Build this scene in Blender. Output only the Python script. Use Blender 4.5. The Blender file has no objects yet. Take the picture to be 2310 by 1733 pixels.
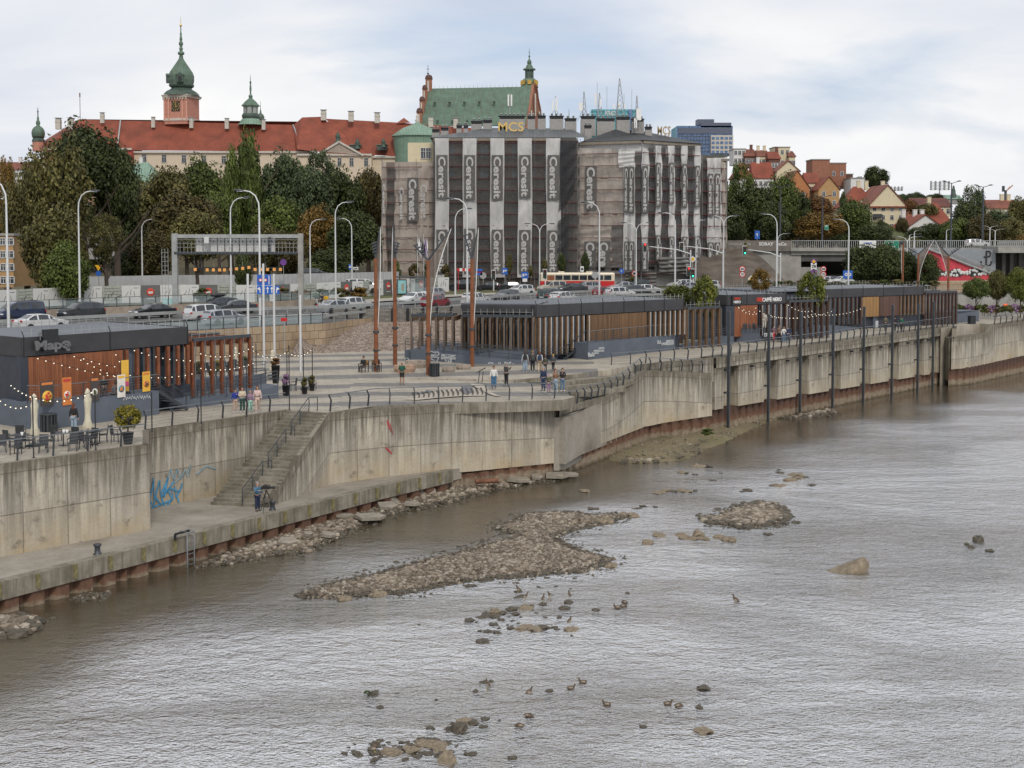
import bpy,math,random
from mathutils import Vector,Matrix,noise
R=math.radians
rnd=random.Random(7)
scene=bpy.context.scene
# ---------------- camera (pixel units below are those of a 2310 x 1733 frame)
FPX,CXP,CYP,HC,PITCH,SHIFT=3000.0,1155.0,866.5,18.0,R(3.0),179.3
cam_data=bpy.data.cameras.new('camera')
cam_data.sensor_width=36.0
cam_data.lens=FPX/2310*36.0
cam_data.shift_y=-SHIFT/2310
cam_data.clip_start,cam_data.clip_end=1.0,6000.0
cam=bpy.data.objects.new('camera',cam_data)
scene.collection.objects.link(cam)
cam.location=(0,0,HC)
cam.rotation_euler=(R(90)-PITCH,0,0)
scene.camera=cam
# ---------------- world: daylight sky with a broken layer of cloud
SUN_EL,SUN_AZ=R(44),R(168)
world=bpy.data.worlds.new('World')
scene.world=world
world.use_nodes=True
wt=world.node_tree
wt.nodes.clear()
def wn(t,**k):
 n=wt.nodes.new(t)
 for a,b in k.items():setattr(n,a,b)
 return n
w_out=wn('ShaderNodeOutputWorld');w_bg=wn('ShaderNodeBackground');w_bg.inputs[1].default_value=0.115
w_sky=wn('ShaderNodeTexSky',sky_type='NISHITA');w_sky.sun_disc=False
w_sky.sun_elevation=SUN_EL;w_sky.sun_rotation=SUN_AZ;w_sky.air_density=1.2;w_sky.dust_density=2.0
w_tc=wn('ShaderNodeTexCoord');w_sep=wn('ShaderNodeSeparateXYZ')
wt.links.new(w_tc.outputs['Generated'],w_sep.inputs[0])
def wmath(op,a,b=None):
 n=wn('ShaderNodeMath',operation=op)
 for i,v in enumerate((a,b)):
  if v is None:continue
  if isinstance(v,(int,float)):n.inputs[i].default_value=v
  else:wt.links.new(v,n.inputs[i])
 return n.outputs[0]
zc=wmath('ADD',wmath('ABSOLUTE',w_sep.outputs[2]),0.20)
w_cmb=wn('ShaderNodeCombineXYZ')
wt.links.new(wmath('DIVIDE',w_sep.outputs[0],zc),w_cmb.inputs[0])
wt.links.new(wmath('DIVIDE',w_sep.outputs[1],zc),w_cmb.inputs[1])
w_cmb.inputs[2].default_value=3.7
def wnoise(scale,detail,rough,off=0.0,dist=0.0):
 m=wn('ShaderNodeMapping');m.inputs['Rotation'].default_value=(0,0,R(-12));m.inputs['Location'].default_value=(off,off*.7,off*.3)
 wt.links.new(w_cmb.outputs[0],m.inputs[0])
 n=wn('ShaderNodeTexNoise');n.inputs['Scale'].default_value=scale
 n.inputs['Detail'].default_value=detail;n.inputs['Roughness'].default_value=rough
 n.inputs['Distortion'].default_value=dist
 wt.links.new(m.outputs[0],n.inputs['Vector']);return n.outputs[0]
def wramp(sock,stops):
 r=wn('ShaderNodeValToRGB');e=r.color_ramp.elements
 e[0].position,e[0].color=stops[0][0],(*stops[0][1],1);e[1].position,e[1].color=stops[-1][0],(*stops[-1][1],1)
 for p,c in stops[1:-1]:
  x=e.new(p);x.color=(*c,1)
 wt.links.new(sock,r.inputs[0]);return r.outputs[0]
cover=wramp(wnoise(.85,8,.52,11.65,.3),[(.31,(0,0,0)),(.47,(1,1,1))])
shade=wramp(wnoise(1.1,8,.5,16.0,.5),[(.30,(5.0,5.35,6.2)),(.45,(6.1,6.35,6.9)),(.58,(6.9,7.0,7.2)),(.75,(7.9,7.85,7.8))])
w_mul=wn('ShaderNodeMix',data_type='RGBA',blend_type='MULTIPLY');w_mul.inputs[0].default_value=1
wt.links.new(w_sky.outputs[0],w_mul.inputs[6]);w_mul.inputs[7].default_value=(1,1,1,1)
w_b2=wn('ShaderNodeMix',data_type='RGBA');w_b2.inputs[0].default_value=.82
wt.links.new(w_mul.outputs[2],w_b2.inputs[6]);w_b2.inputs[7].default_value=(4.3,5.05,6.4,1)
w_mix=wn('ShaderNodeMix',data_type='RGBA')
wt.links.new(cover,w_mix.inputs[0]);wt.links.new(w_b2.outputs[2],w_mix.inputs[6]);wt.links.new(shade,w_mix.inputs[7])
wt.links.new(w_mix.outputs[2],w_bg.inputs[0]);wt.links.new(w_bg.outputs[0],w_out.inputs[0])
# ---------------- sun (veiled by cloud)
sd=bpy.data.lights.new('sun','SUN');sd.energy=1.5;sd.angle=R(10);sd.color=(1,.93,.84)
sun=bpy.data.objects.new('sun',sd);scene.collection.objects.link(sun)
sdir=Vector((math.sin(SUN_AZ)*math.cos(SUN_EL),math.cos(SUN_AZ)*math.cos(SUN_EL),math.sin(SUN_EL)))
sun.rotation_euler=sdir.to_track_quat('Z','Y').to_euler()
scene.view_settings.view_transform='Standard';scene.view_settings.look='None'
scene.cycles.sample_clamp_indirect=4;scene.cycles.sample_clamp_direct=3
scene.view_settings.exposure=0.15;scene.view_settings.gamma=1.0
# ---------------- turning picture measurements into places
cp,sp=math.cos(PITCH),math.sin(PITCH)
def ray(px,py):
 xr=(px-CXP)/FPX;yr=-(py-(CYP-SHIFT))/FPX
 return Vector((xr,yr*sp+cp,yr*cp-sp))
def G(px,py,z):
 d=ray(px,py);t=(z-HC)/d.z
 return Vector((d.x*t,d.y*t,z))
def D(px,py,Y):
 d=ray(px,py);t=Y/d.y
 return Vector((d.x*t,Y,HC+d.z*t))
def XY(px,py,z):
 p=G(px,py,z);return (p.x,p.y)
def zp(y):
 t=min(1,max(0,(y-96)/18));return 6.6+.5*t*t*(3-2*t)
def PR(px,py):
 z=6.8
 for _ in range(8):p=G(px,py,z);z=zp(p.y)
 return p
ZQ,ZW,ZR=1.95,0.42,9.6
# ---------------- mesh collecting
class MB:
 def __init__(s):s.v=[];s.f=[];s.m=[];s.uv={};s.sm=[]
 def add(s,vs,fs,m=0,uvs=None,smooth=False):
  o=len(s.v);s.v+=[tuple(p)for p in vs]
  for i,f in enumerate(fs):
   if uvs is not None:s.uv[len(s.f)]=uvs[i]
   s.f.append([o+k for k in f]);s.m.append(m);s.sm.append(smooth)
 def quad(s,a,b,c,d,m=0,uv=None):s.add([a,b,c,d],[(0,1,2,3)],m,[uv]if uv else None)
 def poly(s,pts,m=0):s.add(pts,[tuple(range(len(pts)))],m)
 def box(s,c,sz,rz=0,m=0,rx=0,ry=0):
  x,y,z=sz[0]/2,sz[1]/2,sz[2]/2
  M=Matrix.Translation(c)@Matrix.Rotation(rz,4,'Z')@Matrix.Rotation(ry,4,'Y')@Matrix.Rotation(rx,4,'X')
  vs=[M@Vector(p)for p in ((-x,-y,-z),(x,-y,-z),(x,y,-z),(-x,y,-z),(-x,-y,z),(x,-y,z),(x,y,z),(-x,y,z))]
  s.add(vs,[(0,3,2,1),(4,5,6,7),(0,1,5,4),(1,2,6,5),(2,3,7,6),(3,0,4,7)],m)
 def bar(s,a,b,w,h,m=0):
  a,b=Vector(a),Vector(b);d=(b-a)
  if d.length<1e-6:return
  t=d.normalized();up=Vector((0,0,1))if abs(t.z)<.95 else Vector((0,1,0))
  sx=t.cross(up).normalized()*w/2;sy=sx.cross(t).normalized()*h/2
  vs=[a-sx-sy,a+sx-sy,a+sx+sy,a-sx+sy,b-sx-sy,b+sx-sy,b+sx+sy,b-sx+sy]
  s.add(vs,[(0,1,2,3),(7,6,5,4),(4,5,1,0),(5,6,2,1),(6,7,3,2),(7,4,0,3)],m)
 def tube(s,pts,r,n=6,m=0,cap=True,smooth=True):
  pts=[Vector(p)for p in pts];k=len(pts);o=len(s.v)
  rs=r if isinstance(r,(list,tuple))else [r]*k
  vs=[];prev=None
  for i,p in enumerate(pts):
   t=(pts[min(i+1,k-1)]-pts[max(i-1,0)]).normalized()
   if prev is None:
    a=Vector((0,0,1))if abs(t.z)<.9 else Vector((1,0,0))
    u=t.cross(a).normalized()
   else:u=(prev-t*prev.dot(t)).normalized()
   prev=u;w=t.cross(u)
   for j in range(n):
    an=2*math.pi*j/n
    vs.append(p+(u*math.cos(an)+w*math.sin(an))*rs[i])
  fs=[(i*n+j,i*n+(j+1)%n,(i+1)*n+(j+1)%n,(i+1)*n+j)for i in range(k-1)for j in range(n)]
  s.add(vs,fs,m,None,smooth)
  if cap:
   s.add(vs[:n],[tuple(reversed(range(n)))],m);s.add(vs[-n:],[tuple(range(n))],m)
 def lathe(s,prof,n=12,c=(0,0,0),m=0,off=0.0,smooth=True,sx=1,sy=1):
  vs=[(c[0]+sx*r*math.cos(off+2*math.pi*j/n),c[1]+sy*r*math.sin(off+2*math.pi*j/n),c[2]+z)for r,z in prof for j in range(n)]
  k=len(prof)
  fs=[(i*n+j,i*n+(j+1)%n,(i+1)*n+(j+1)%n,(i+1)*n+j)for i in range(k-1)for j in range(n)]
  s.add(vs,fs,m,None,smooth)
  if prof[0][0]>1e-4:s.add(vs[:n],[tuple(reversed(range(n)))],m)
  if prof[-1][0]>1e-4:s.add(vs[-n:],[tuple(range(n))],m)
 def prism(s,poly,z0,z1,m=0,mtop=None,bottom=True):
  n=len(poly)
  ar=sum(poly[i][0]*poly[(i+1)%n][1]-poly[(i+1)%n][0]*poly[i][1]for i in range(n))
  if ar<0:poly=list(reversed(poly))
  lo=[(p[0],p[1],z0 if not callable(z0)else z0(*p[:2]))for p in poly]
  hi=[(p[0],p[1],z1 if not callable(z1)else z1(*p[:2]))for p in poly]
  s.add(lo+hi,[(i,(i+1)%n,n+(i+1)%n,n+i)for i in range(n)],m)
  s.add(hi,[tuple(range(n))],m if mtop is None else mtop)
  if bottom:s.add(lo,[tuple(reversed(range(n)))],m)
 def slab(s,pts,vec,m=0):
  pts=[Vector(p)for p in pts];vec=Vector(vec);n=len(pts);q=[p+vec for p in pts]
  s.add(pts+q,[(i,(i+1)%n,n+(i+1)%n,n+i)for i in range(n)]+[tuple(reversed(range(n))),tuple(range(n,2*n))],m)
 def sphere(s,c,r,n=8,k=6,m=0,sc=(1,1,1),smooth=True):
  pr=[(r*math.sin(math.pi*i/k),-r*math.cos(math.pi*i/k))for i in range(k+1)]
  vs=[(c[0],c[1],c[2]+pr[0][1]*sc[2])]
  for rr,z in pr[1:-1]:
   vs+=[(c[0]+sc[0]*rr*math.cos(2*math.pi*j/n),c[1]+sc[1]*rr*math.sin(2*math.pi*j/n),c[2]+z*sc[2])for j in range(n)]
  vs.append((c[0],c[1],c[2]+pr[-1][1]*sc[2]))
  fs=[(0,1+(j+1)%n,1+j)for j in range(n)]
  for i in range(k-2):
   fs+=[(1+i*n+j,1+i*n+(j+1)%n,1+(i+1)*n+(j+1)%n,1+(i+1)*n+j)for j in range(n)]
  L=len(vs)-1
  fs+=[(L,1+(k-2)*n+j,1+(k-2)*n+(j+1)%n)for j in range(n)]
  s.add(vs,fs,m,None,smooth)
 def mesh(s,name,mats):
  me=bpy.data.meshes.new(name);me.from_pydata(s.v,[],s.f);me.update()
  if not isinstance(mats,(list,tuple)):mats=[mats]
  for q in mats:me.materials.append(q)
  me.polygons.foreach_set('material_index',s.m);me.polygons.foreach_set('use_smooth',s.sm)
  if s.uv:
   ul=me.uv_layers.new(name='UVMap')
   for pi,uvs in s.uv.items():
    p=me.polygons[pi]
    for k,li in enumerate(p.loop_indices):ul.data[li].uv=uvs[k]
  return me
 def build(s,name,mats,parent=None,world=False,loc=None,rz=0,bevel=0):
  if world and parent is not None:
   L=parent.location;s.v=[(a-L.x,b-L.y,c-L.z)for a,b,c in s.v]
  o=bpy.data.objects.new(name,s.mesh(name,mats));scene.collection.objects.link(o)
  if parent is not None:o.parent=parent
  if loc is not None:o.location=loc
  if rz:o.rotation_euler.z=rz
  if bevel:
   b=o.modifiers.new('bevel','BEVEL');b.width=bevel;b.segments=2;b.limit_method='ANGLE'
  return o
def tag(o,label=None,cat=None,group=None,kind=None):
 if label:o['label']=label
 if cat:o['category']=cat
 if group:o['group']=group
 if kind:o['kind']=kind
 return o
def thing(name,label,cat,loc=(0,0,0),rz=0,group=None,kind=None):
 o=bpy.data.objects.new(name,None);scene.collection.objects.link(o)
 o.empty_display_size=.3;o.location=loc;o.rotation_euler.z=rz
 return tag(o,label,cat,group,kind)
def copy_tree(o,parent=None):
 c=o.copy();scene.collection.objects.link(c);c.parent=parent
 for ch in o.children:copy_tree(ch,c)
 return c
PROTO={}
def inst(key,build,label,cat,loc,rz=0,group=None,sc=None):
 """first call builds the thing itself, later calls copy it with its parts"""
 if key not in PROTO:PROTO[key]=o=build()
 else:
  o=copy_tree(PROTO[key])
  for k in ('label','category','group','kind'):
   if k in o:del o[k]
 o.location=loc;o.rotation_euler=(0,0,rz)
 if sc is not None:o.scale=sc if isinstance(sc,(tuple,list))else (sc,sc,sc)
 return tag(o,label,cat,group)
def setmat(o,idx,m):
 o.material_slots[idx].link='OBJECT';o.material_slots[idx].material=m
TXT={}
def text_mesh(txt,m,size=1.0,off=0.0,ext=.01,align='CENTER',sx=1.0):
 k=(txt,m.name,size,off,ext,align,sx)
 if k not in TXT:
  c=bpy.data.curves.new('lettering','FONT');c.body=txt;c.size=size;c.offset=off;c.extrude=ext
  c.resolution_u=3;c.align_x=align;c.align_y='CENTER'
  o=bpy.data.objects.new('lettering',c);scene.collection.objects.link(o)
  bpy.context.view_layer.update()
  me=bpy.data.meshes.new_from_object(o.evaluated_get(bpy.context.evaluated_depsgraph_get()))
  bpy.data.objects.remove(o);me.materials.clear();me.materials.append(m)
  if sx!=1.0:
   for v in me.vertices:v.co.x*=sx
  TXT[k]=me
 return TXT[k]
def lettering(txt,m,parent,loc,rz=0,size=1.0,off=0.0,down=False,ext=.01,align='CENTER',name='lettering',sx=1.0):
 """upright writing facing local -Y; down=True turns it to read from top to bottom"""
 o=bpy.data.objects.new(name,text_mesh(txt,m,size,off,ext,align,sx));scene.collection.objects.link(o)
 M=Matrix.Translation(loc)@Matrix.Rotation(rz,4,'Z')@Matrix.Rotation(R(90),4,'X')
 if down:M=M@Matrix.Rotation(R(-90),4,'Z')
 o.parent=parent;o.matrix_local=M
 return o
# ---------------- procedural materials
MATS={}
def new_mat(name):
 m=bpy.data.materials.new(name);m.use_nodes=True;MATS[name]=m
 nt=m.node_tree;b=nt.nodes['Principled BSDF']
 def N(t,**k):
  n=nt.nodes.new(t)
  for a,v in k.items():setattr(n,a,v)
  return n
 def L(a,b2):nt.links.new(a,b2)
 return m,b,N,L
def tx(N,L,kind='Object',scale=None):
 t=N('ShaderNodeTexCoord');o=t.outputs[kind]
 if scale:
  mp=N('ShaderNodeMapping');mp.inputs['Scale'].default_value=scale;L(o,mp.inputs[0]);o=mp.outputs[0]
 return o
def nz(N,L,vec,scale,detail=4,rough=.55,dist=0):
 n=N('ShaderNodeTexNoise');n.inputs['Scale'].default_value=scale;n.inputs['Detail'].default_value=detail
 n.inputs['Roughness'].default_value=rough;n.inputs['Distortion'].default_value=dist
 L(vec,n.inputs['Vector']);return n.outputs[0]
def ramp(N,L,s,stops):
 r=N('ShaderNodeValToRGB');e=r.color_ramp.elements
 def c4(c):return (c,c,c,1)if isinstance(c,(int,float))else (*c,1)
 e[0].position,e[0].color=stops[0][0],c4(stops[0][1]);e[1].position,e[1].color=stops[-1][0],c4(stops[-1][1])
 for p,c in stops[1:-1]:e.new(p).color=c4(c)
 L(s,r.inputs[0]);return r.outputs[0]
def mixc(N,L,f,a,b2,mode='MIX'):
 m=N('ShaderNodeMix',data_type='RGBA',blend_type=mode)
 for i,v in ((0,f),(6,a),(7,b2)):
  if hasattr(v,'is_linked')or hasattr(v,'links'):L(v,m.inputs[i])
  elif i==0:m.inputs[0].default_value=v
  else:m.inputs[i].default_value=(*v,1)if len(v)==3 else v
 return m.outputs[2]
def mth(N,L,op,a,b2=None,c=None):
 n=N('ShaderNodeMath',operation=op)
 for i,v in enumerate((a,b2,c)):
  if v is None:continue
  if isinstance(v,(int,float)):n.inputs[i].default_value=v
  else:L(v,n.inputs[i])
 return n.outputs[0]
def bump(N,L,b,h,strength=.3,dist=.02):
 n=N('ShaderNodeBump');n.inputs['Strength'].default_value=strength;n.inputs['Distance'].default_value=dist
 L(h,n.inputs['Height']);L(n.outputs[0],b.inputs['Normal']);return n
def M(name,col,rough=.6,metal=0,var=.18,sc=1.5,bmp=0,spec=None,emit=None,coat=0):
 """plain surface whose colour drifts a little over the object"""
 if name in MATS:return MATS[name]
 m,b,N,L=new_mat(name)
 v=tx(N,L)
 n1=nz(N,L,v,sc,5,.6)
 lo=tuple(c*(1-var)for c in col);hi=tuple(min(1,c*(1+var))for c in col)
 L(ramp(N,L,n1,[(.3,lo),(.7,hi)]),b.inputs['Base Color'])
 b.inputs['Roughness'].default_value=rough;b.inputs['Metallic'].default_value=metal
 if coat:b.inputs['Coat Weight'].default_value=coat
 if spec is not None:b.inputs['Specular IOR Level'].default_value=spec
 if bmp:bump(N,L,b,nz(N,L,v,sc*8,4),bmp,.02)
 if emit:b.inputs['Emission Color'].default_value=(*emit[:3],1);b.inputs['Emission Strength'].default_value=emit[3]
 return m
def concrete_wall():
 m,b,N,L=new_mat('streaked_concrete')
 uv=tx(N,L,'UV')
 base=ramp(N,L,nz(N,L,uv,.35,6,.6),[(.25,(.38,.335,.26)),(.5,(.54,.49,.395)),(.75,(.67,.62,.52))])
 fine=nz(N,L,uv,6,5,.6)
 c=mixc(N,L,.35,base,ramp(N,L,fine,[(.3,(.30,.27,.23)),(.7,(.60,.57,.52))]))
 sep=N('ShaderNodeSeparateXYZ');L(uv,sep.inputs[0]);u,v=sep.outputs[0],sep.outputs[1]
 cell=N('ShaderNodeTexWhiteNoise',noise_dimensions='2D')
 cb=N('ShaderNodeCombineXYZ');L(mth(N,L,'FLOOR',mth(N,L,'DIVIDE',u,2.45)),cb.inputs[0])
 L(mth(N,L,'FLOOR',mth(N,L,'DIVIDE',mth(N,L,'ADD',v,.55),2.1)),cb.inputs[1]);L(cb.outputs[0],cell.inputs['Vector'])
 c=mixc(N,L,1,c,ramp(N,L,cell.outputs[0],[(0,(.8,.8,.8)),(1,(1.1,1.09,1.05))]),'MULTIPLY')
 low=mth(N,L,'MULTIPLY',ramp(N,L,mth(N,L,'MULTIPLY',v,-.2),[(.45,0),(.95,1)]),ramp(N,L,nz(N,L,uv,.5,5,.6),[(.35,.1),(.65,.9)]))
 c=mixc(N,L,low,c,(.46,.35,.20))
 mp=N('ShaderNodeMapping');mp.inputs['Scale'].default_value=(2.6,.16,1);L(uv,mp.inputs[0])
 st=nz(N,L,mp.outputs[0],1.3,7,.62)
 mp2=N('ShaderNodeMapping');mp2.inputs['Scale'].default_value=(7,.35,1);L(uv,mp2.inputs[0])
 st2=nz(N,L,mp2.outputs[0],1.1,6,.6)
 depth=ramp(N,L,mth(N,L,'MULTIPLY',v,-.2),[(0,1),(.15,.9),(.4,.62),(.75,.3),(1,.15)])
 f=mth(N,L,'MULTIPLY',ramp(N,L,mth(N,L,'ADD',mth(N,L,'MULTIPLY',st,.65),mth(N,L,'MULTIPLY',st2,.35)),[(.34,0),(.56,1)]),depth)
 c=mixc(N,L,f,c,(.085,.072,.052))
 rim=mth(N,L,'MULTIPLY',ramp(N,L,mth(N,L,'MULTIPLY',v,-1),[(0,1),(.35,.75),(.75,0)]),ramp(N,L,nz(N,L,uv,1.6,6,.65),[(.35,.15),(.6,.95)]))
 c=mixc(N,L,rim,c,(.12,.10,.07))
 spots=ramp(N,L,nz(N,L,uv,.9,9,.72),[(.56,0),(.68,.75)])
 c=mixc(N,L,spots,c,(.12,.10,.075))
 def line(s,period,off,w):
  fr=mth(N,L,'FRACT',mth(N,L,'DIVIDE',mth(N,L,'ADD',s,off),period))
  return mth(N,L,'LESS_THAN',fr,w/period)
 j=mth(N,L,'MAXIMUM',line(u,2.45,0,.045),line(v,2.1,.55,.05))
 c=mixc(N,L,mth(N,L,'MULTIPLY',j,.6),c,(.07,.06,.045))
 L(c,b.inputs['Base Color']);b.inputs['Roughness'].default_value=.88
 hh=mth(N,L,'SUBTRACT',mth(N,L,'MULTIPLY',fine,.25),j)
 bump(N,L,b,hh,.5,.03)
 return m
def paving():
 m,b,N,L=new_mat('striped_paving')
 v=tx(N,L)
 mp=N('ShaderNodeMapping');mp.inputs['Rotation'].default_value=(0,0,R(-10));L(v,mp.inputs[0])
 sep=N('ShaderNodeSeparateXYZ');L(mp.outputs[0],sep.inputs[0])
 wb=nz(N,L,v,.25,2)
 s=mth(N,L,'FRACT',mth(N,L,'DIVIDE',sep.outputs[1],5.2))
 stripe=mth(N,L,'LESS_THAN',s,.42)
 reg=N('ShaderNodeSeparateXYZ');L(v,reg.inputs[0])
 inside=mth(N,L,'MULTIPLY',mth(N,L,'LESS_THAN',reg.outputs[0],7.0),mth(N,L,'GREATER_THAN',reg.outputs[1],88.0))
 stripe=mth(N,L,'MULTIPLY',stripe,inside)
 n2=nz(N,L,v,.6,6,.6);n3=nz(N,L,v,9,3)
 c=mixc(N,L,stripe,(.40,.355,.285),(.20,.19,.175))
 c=mixc(N,L,.8,c,ramp(N,L,n2,[(.3,.72),(.7,1.15)]),'MULTIPLY')
 br=N('ShaderNodeTexBrick');br.inputs['Scale'].default_value=1;br.inputs['Brick Width'].default_value=1.2
 br.inputs['Row Height'].default_value=.6;br.inputs['Mortar Size'].default_value=.02;br.inputs['Color1'].default_value=(1,1,1,1)
 br.inputs['Color2'].default_value=(.88,.88,.88,1);br.inputs['Mortar'].default_value=(.6,.58,.55,1);L(mp.outputs[0],br.inputs['Vector'])
 c=mixc(N,L,1,c,br.outputs[0],'MULTIPLY')
 c=mixc(N,L,.5,c,ramp(N,L,n3,[(.3,.8),(.7,1.1)]),'MULTIPLY')
 L(c,b.inputs['Base Color']);b.inputs['Roughness'].default_value=.8
 return m
def quay_floor():
 m,b,N,L=new_mat('quay_floor_concrete');v=tx(N,L)
 c=ramp(N,L,nz(N,L,v,.35,7,.65),[(.28,(.17,.145,.11)),(.5,(.28,.25,.205)),(.72,(.36,.33,.28))])
 c=mixc(N,L,.5,c,ramp(N,L,nz(N,L,v,5,5),[(.3,.75),(.7,1.12)]),'MULTIPLY')
 L(c,b.inputs['Base Color']);b.inputs['Roughness'].default_value=.85;bump(N,L,b,nz(N,L,v,20,3),.2,.01);return m
def cap_concrete():
 m,b,N,L=new_mat('quay_edge_concrete');v=tx(N,L)
 c=ramp(N,L,nz(N,L,v,.8,7,.65),[(.3,(.12,.105,.075)),(.52,(.23,.205,.16)),(.72,(.32,.29,.24))])
 mp=N('ShaderNodeMapping');mp.inputs['Scale'].default_value=(5,5,.4);L(v,mp.inputs[0])
 c=mixc(N,L,ramp(N,L,nz(N,L,mp.outputs[0],1,5),[(.45,0),(.7,.7)]),c,(.08,.07,.045))
 L(c,b.inputs['Base Color']);b.inputs['Roughness'].default_value=.85;bump(N,L,b,nz(N,L,v,12,4),.3,.02);return m
def sheet_pile():
 m,b,N,L=new_mat('rusty_sheet_pile');v=tx(N,L)
 sep=N('ShaderNodeSeparateXYZ');L(v,sep.inputs[0])
 h=mth(N,L,'ADD',sep.outputs[2],mth(N,L,'MULTIPLY',nz(N,L,v,2.2,4),.7))
 c=ramp(N,L,mth(N,L,'DIVIDE',h,3.0),[(.26,(.10,.075,.045)),(.36,(.27,.215,.15)),(.47,(.24,.185,.13)),(.53,(.155,.082,.048)),(.66,(.12,.06,.037)),(.8,(.08,.044,.03))])
 c=mixc(N,L,.75,c,ramp(N,L,nz(N,L,v,3,6,.65),[(.3,.55),(.7,1.25)]),'MULTIPLY')
 L(c,b.inputs['Base Color']);b.inputs['Roughness'].default_value=.85;bump(N,L,b,nz(N,L,v,14,4),.4,.02);return m
def planks(name,c1,c2,rough=.55,w=.14):
 m,b,N,L=new_mat(name);v=tx(N,L)
 sep=N('ShaderNodeSeparateXYZ');L(v,sep.inputs[0])
 k=mth(N,L,'DIVIDE',mth(N,L,'ADD',sep.outputs[0],mth(N,L,'MULTIPLY',sep.outputs[1],.7)),w)
 wn_=N('ShaderNodeTexWhiteNoise',noise_dimensions='1D');L(mth(N,L,'FLOOR',k),wn_.inputs['W'])
 c=ramp(N,L,wn_.outputs[0],[(0,c1),(1,c2)])
 mp=N('ShaderNodeMapping');mp.inputs['Scale'].default_value=(9,9,.6);L(v,mp.inputs[0])
 c=mixc(N,L,.8,c,ramp(N,L,nz(N,L,mp.outputs[0],1.5,6,.6),[(.3,.6),(.7,1.25)]),'MULTIPLY')
 g=mth(N,L,'LESS_THAN',mth(N,L,'FRACT',k),.1)
 c=mixc(N,L,mth(N,L,'MULTIPLY',g,.8),c,(.02,.012,.008))
 L(c,b.inputs['Base Color']);b.inputs['Roughness'].default_value=rough;return m
def brickish(name,c1,c2,mortar,bw,rh,ms,rough=.8,axes=None,scale=1,vsc=None,noise_f=.5):
 m,b,N,L=new_mat(name);v=tx(N,L)
 sep=N('ShaderNodeSeparateXYZ');L(v,sep.inputs[0]);cb=N('ShaderNodeCombineXYZ')
 L(mth(N,L,'ADD',sep.outputs[0],mth(N,L,'MULTIPLY',sep.outputs[1],.6)),cb.inputs[0]);L(sep.outputs[2],cb.inputs[1])
 br=N('ShaderNodeTexBrick');br.inputs['Scale'].default_value=scale;br.inputs['Brick Width'].default_value=bw
 br.inputs['Row Height'].default_value=rh;br.inputs['Mortar Size'].default_value=ms;br.inputs['Color1'].default_value=(*c1,1)
 br.inputs['Color2'].default_value=(*c2,1);br.inputs['Mortar'].default_value=(*mortar,1);L(cb.outputs[0],br.inputs['Vector'])
 c=mixc(N,L,noise_f,br.outputs[0],ramp(N,L,nz(N,L,v,.9,6,.6),[(.3,.6),(.7,1.2)]),'MULTIPLY')
 L(c,b.inputs['Base Color']);b.inputs['Roughness'].default_value=rough
 bump(N,L,b,br.outputs[1],-.3,.02);return m
def rubble(name,cols,scale,rough=.9,bs=.8,grout=(.05,.04,.03)):
 m,b,N,L=new_mat(name);v=tx(N,L)
 vo=N('ShaderNodeTexVoronoi');vo.inputs['Scale'].default_value=scale;L(v,vo.inputs['Vector'])
 sp_=N('ShaderNodeSeparateColor');L(vo.outputs['Color'],sp_.inputs[0])
 c=ramp(N,L,sp_.outputs[0],[(i/(len(cols)-1),q)for i,q in enumerate(cols)])
 vd=N('ShaderNodeTexVoronoi',feature='DISTANCE_TO_EDGE');vd.inputs['Scale'].default_value=scale;L(v,vd.inputs['Vector'])
 c=mixc(N,L,ramp(N,L,vd.outputs['Distance'],[(.0,1),(.09,0)]),c,grout)
 c=mixc(N,L,.6,c,ramp(N,L,nz(N,L,v,.5,5),[(.3,.7),(.7,1.2)]),'MULTIPLY')
 L(c,b.inputs['Base Color']);b.inputs['Roughness'].default_value=rough
 bump(N,L,b,vd.outputs['Distance'],bs,.08);return m
def roof_tiles(name,col,period=.36,ribs=.3,var=.3):
 m,b,N,L=new_mat(name);v=tx(N,L);sep=N('ShaderNodeSeparateXYZ');L(v,sep.inputs[0])
 a=mth(N,L,'SINE',mth(N,L,'MULTIPLY',mth(N,L,'ADD',sep.outputs[0],mth(N,L,'MULTIPLY',sep.outputs[1],.55)),6.283/ribs))
 r2=mth(N,L,'FRACT',mth(N,L,'DIVIDE',sep.outputs[2],period))
 c=ramp(N,L,nz(N,L,v,.25,7,.6),[(.3,tuple(q*(1-var)for q in col)),(.7,tuple(q*(1+var)for q in col))])
 c=mixc(N,L,.7,c,ramp(N,L,nz(N,L,v,3,4),[(.3,.75),(.7,1.2)]),'MULTIPLY')
 c=mixc(N,L,mth(N,L,'MULTIPLY',mth(N,L,'LESS_THAN',r2,.2),.4),c,tuple(q*.4 for q in col))
 L(c,b.inputs['Base Color']);b.inputs['Roughness'].default_value=.75;bump(N,L,b,a,.35,.04);return m
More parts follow.
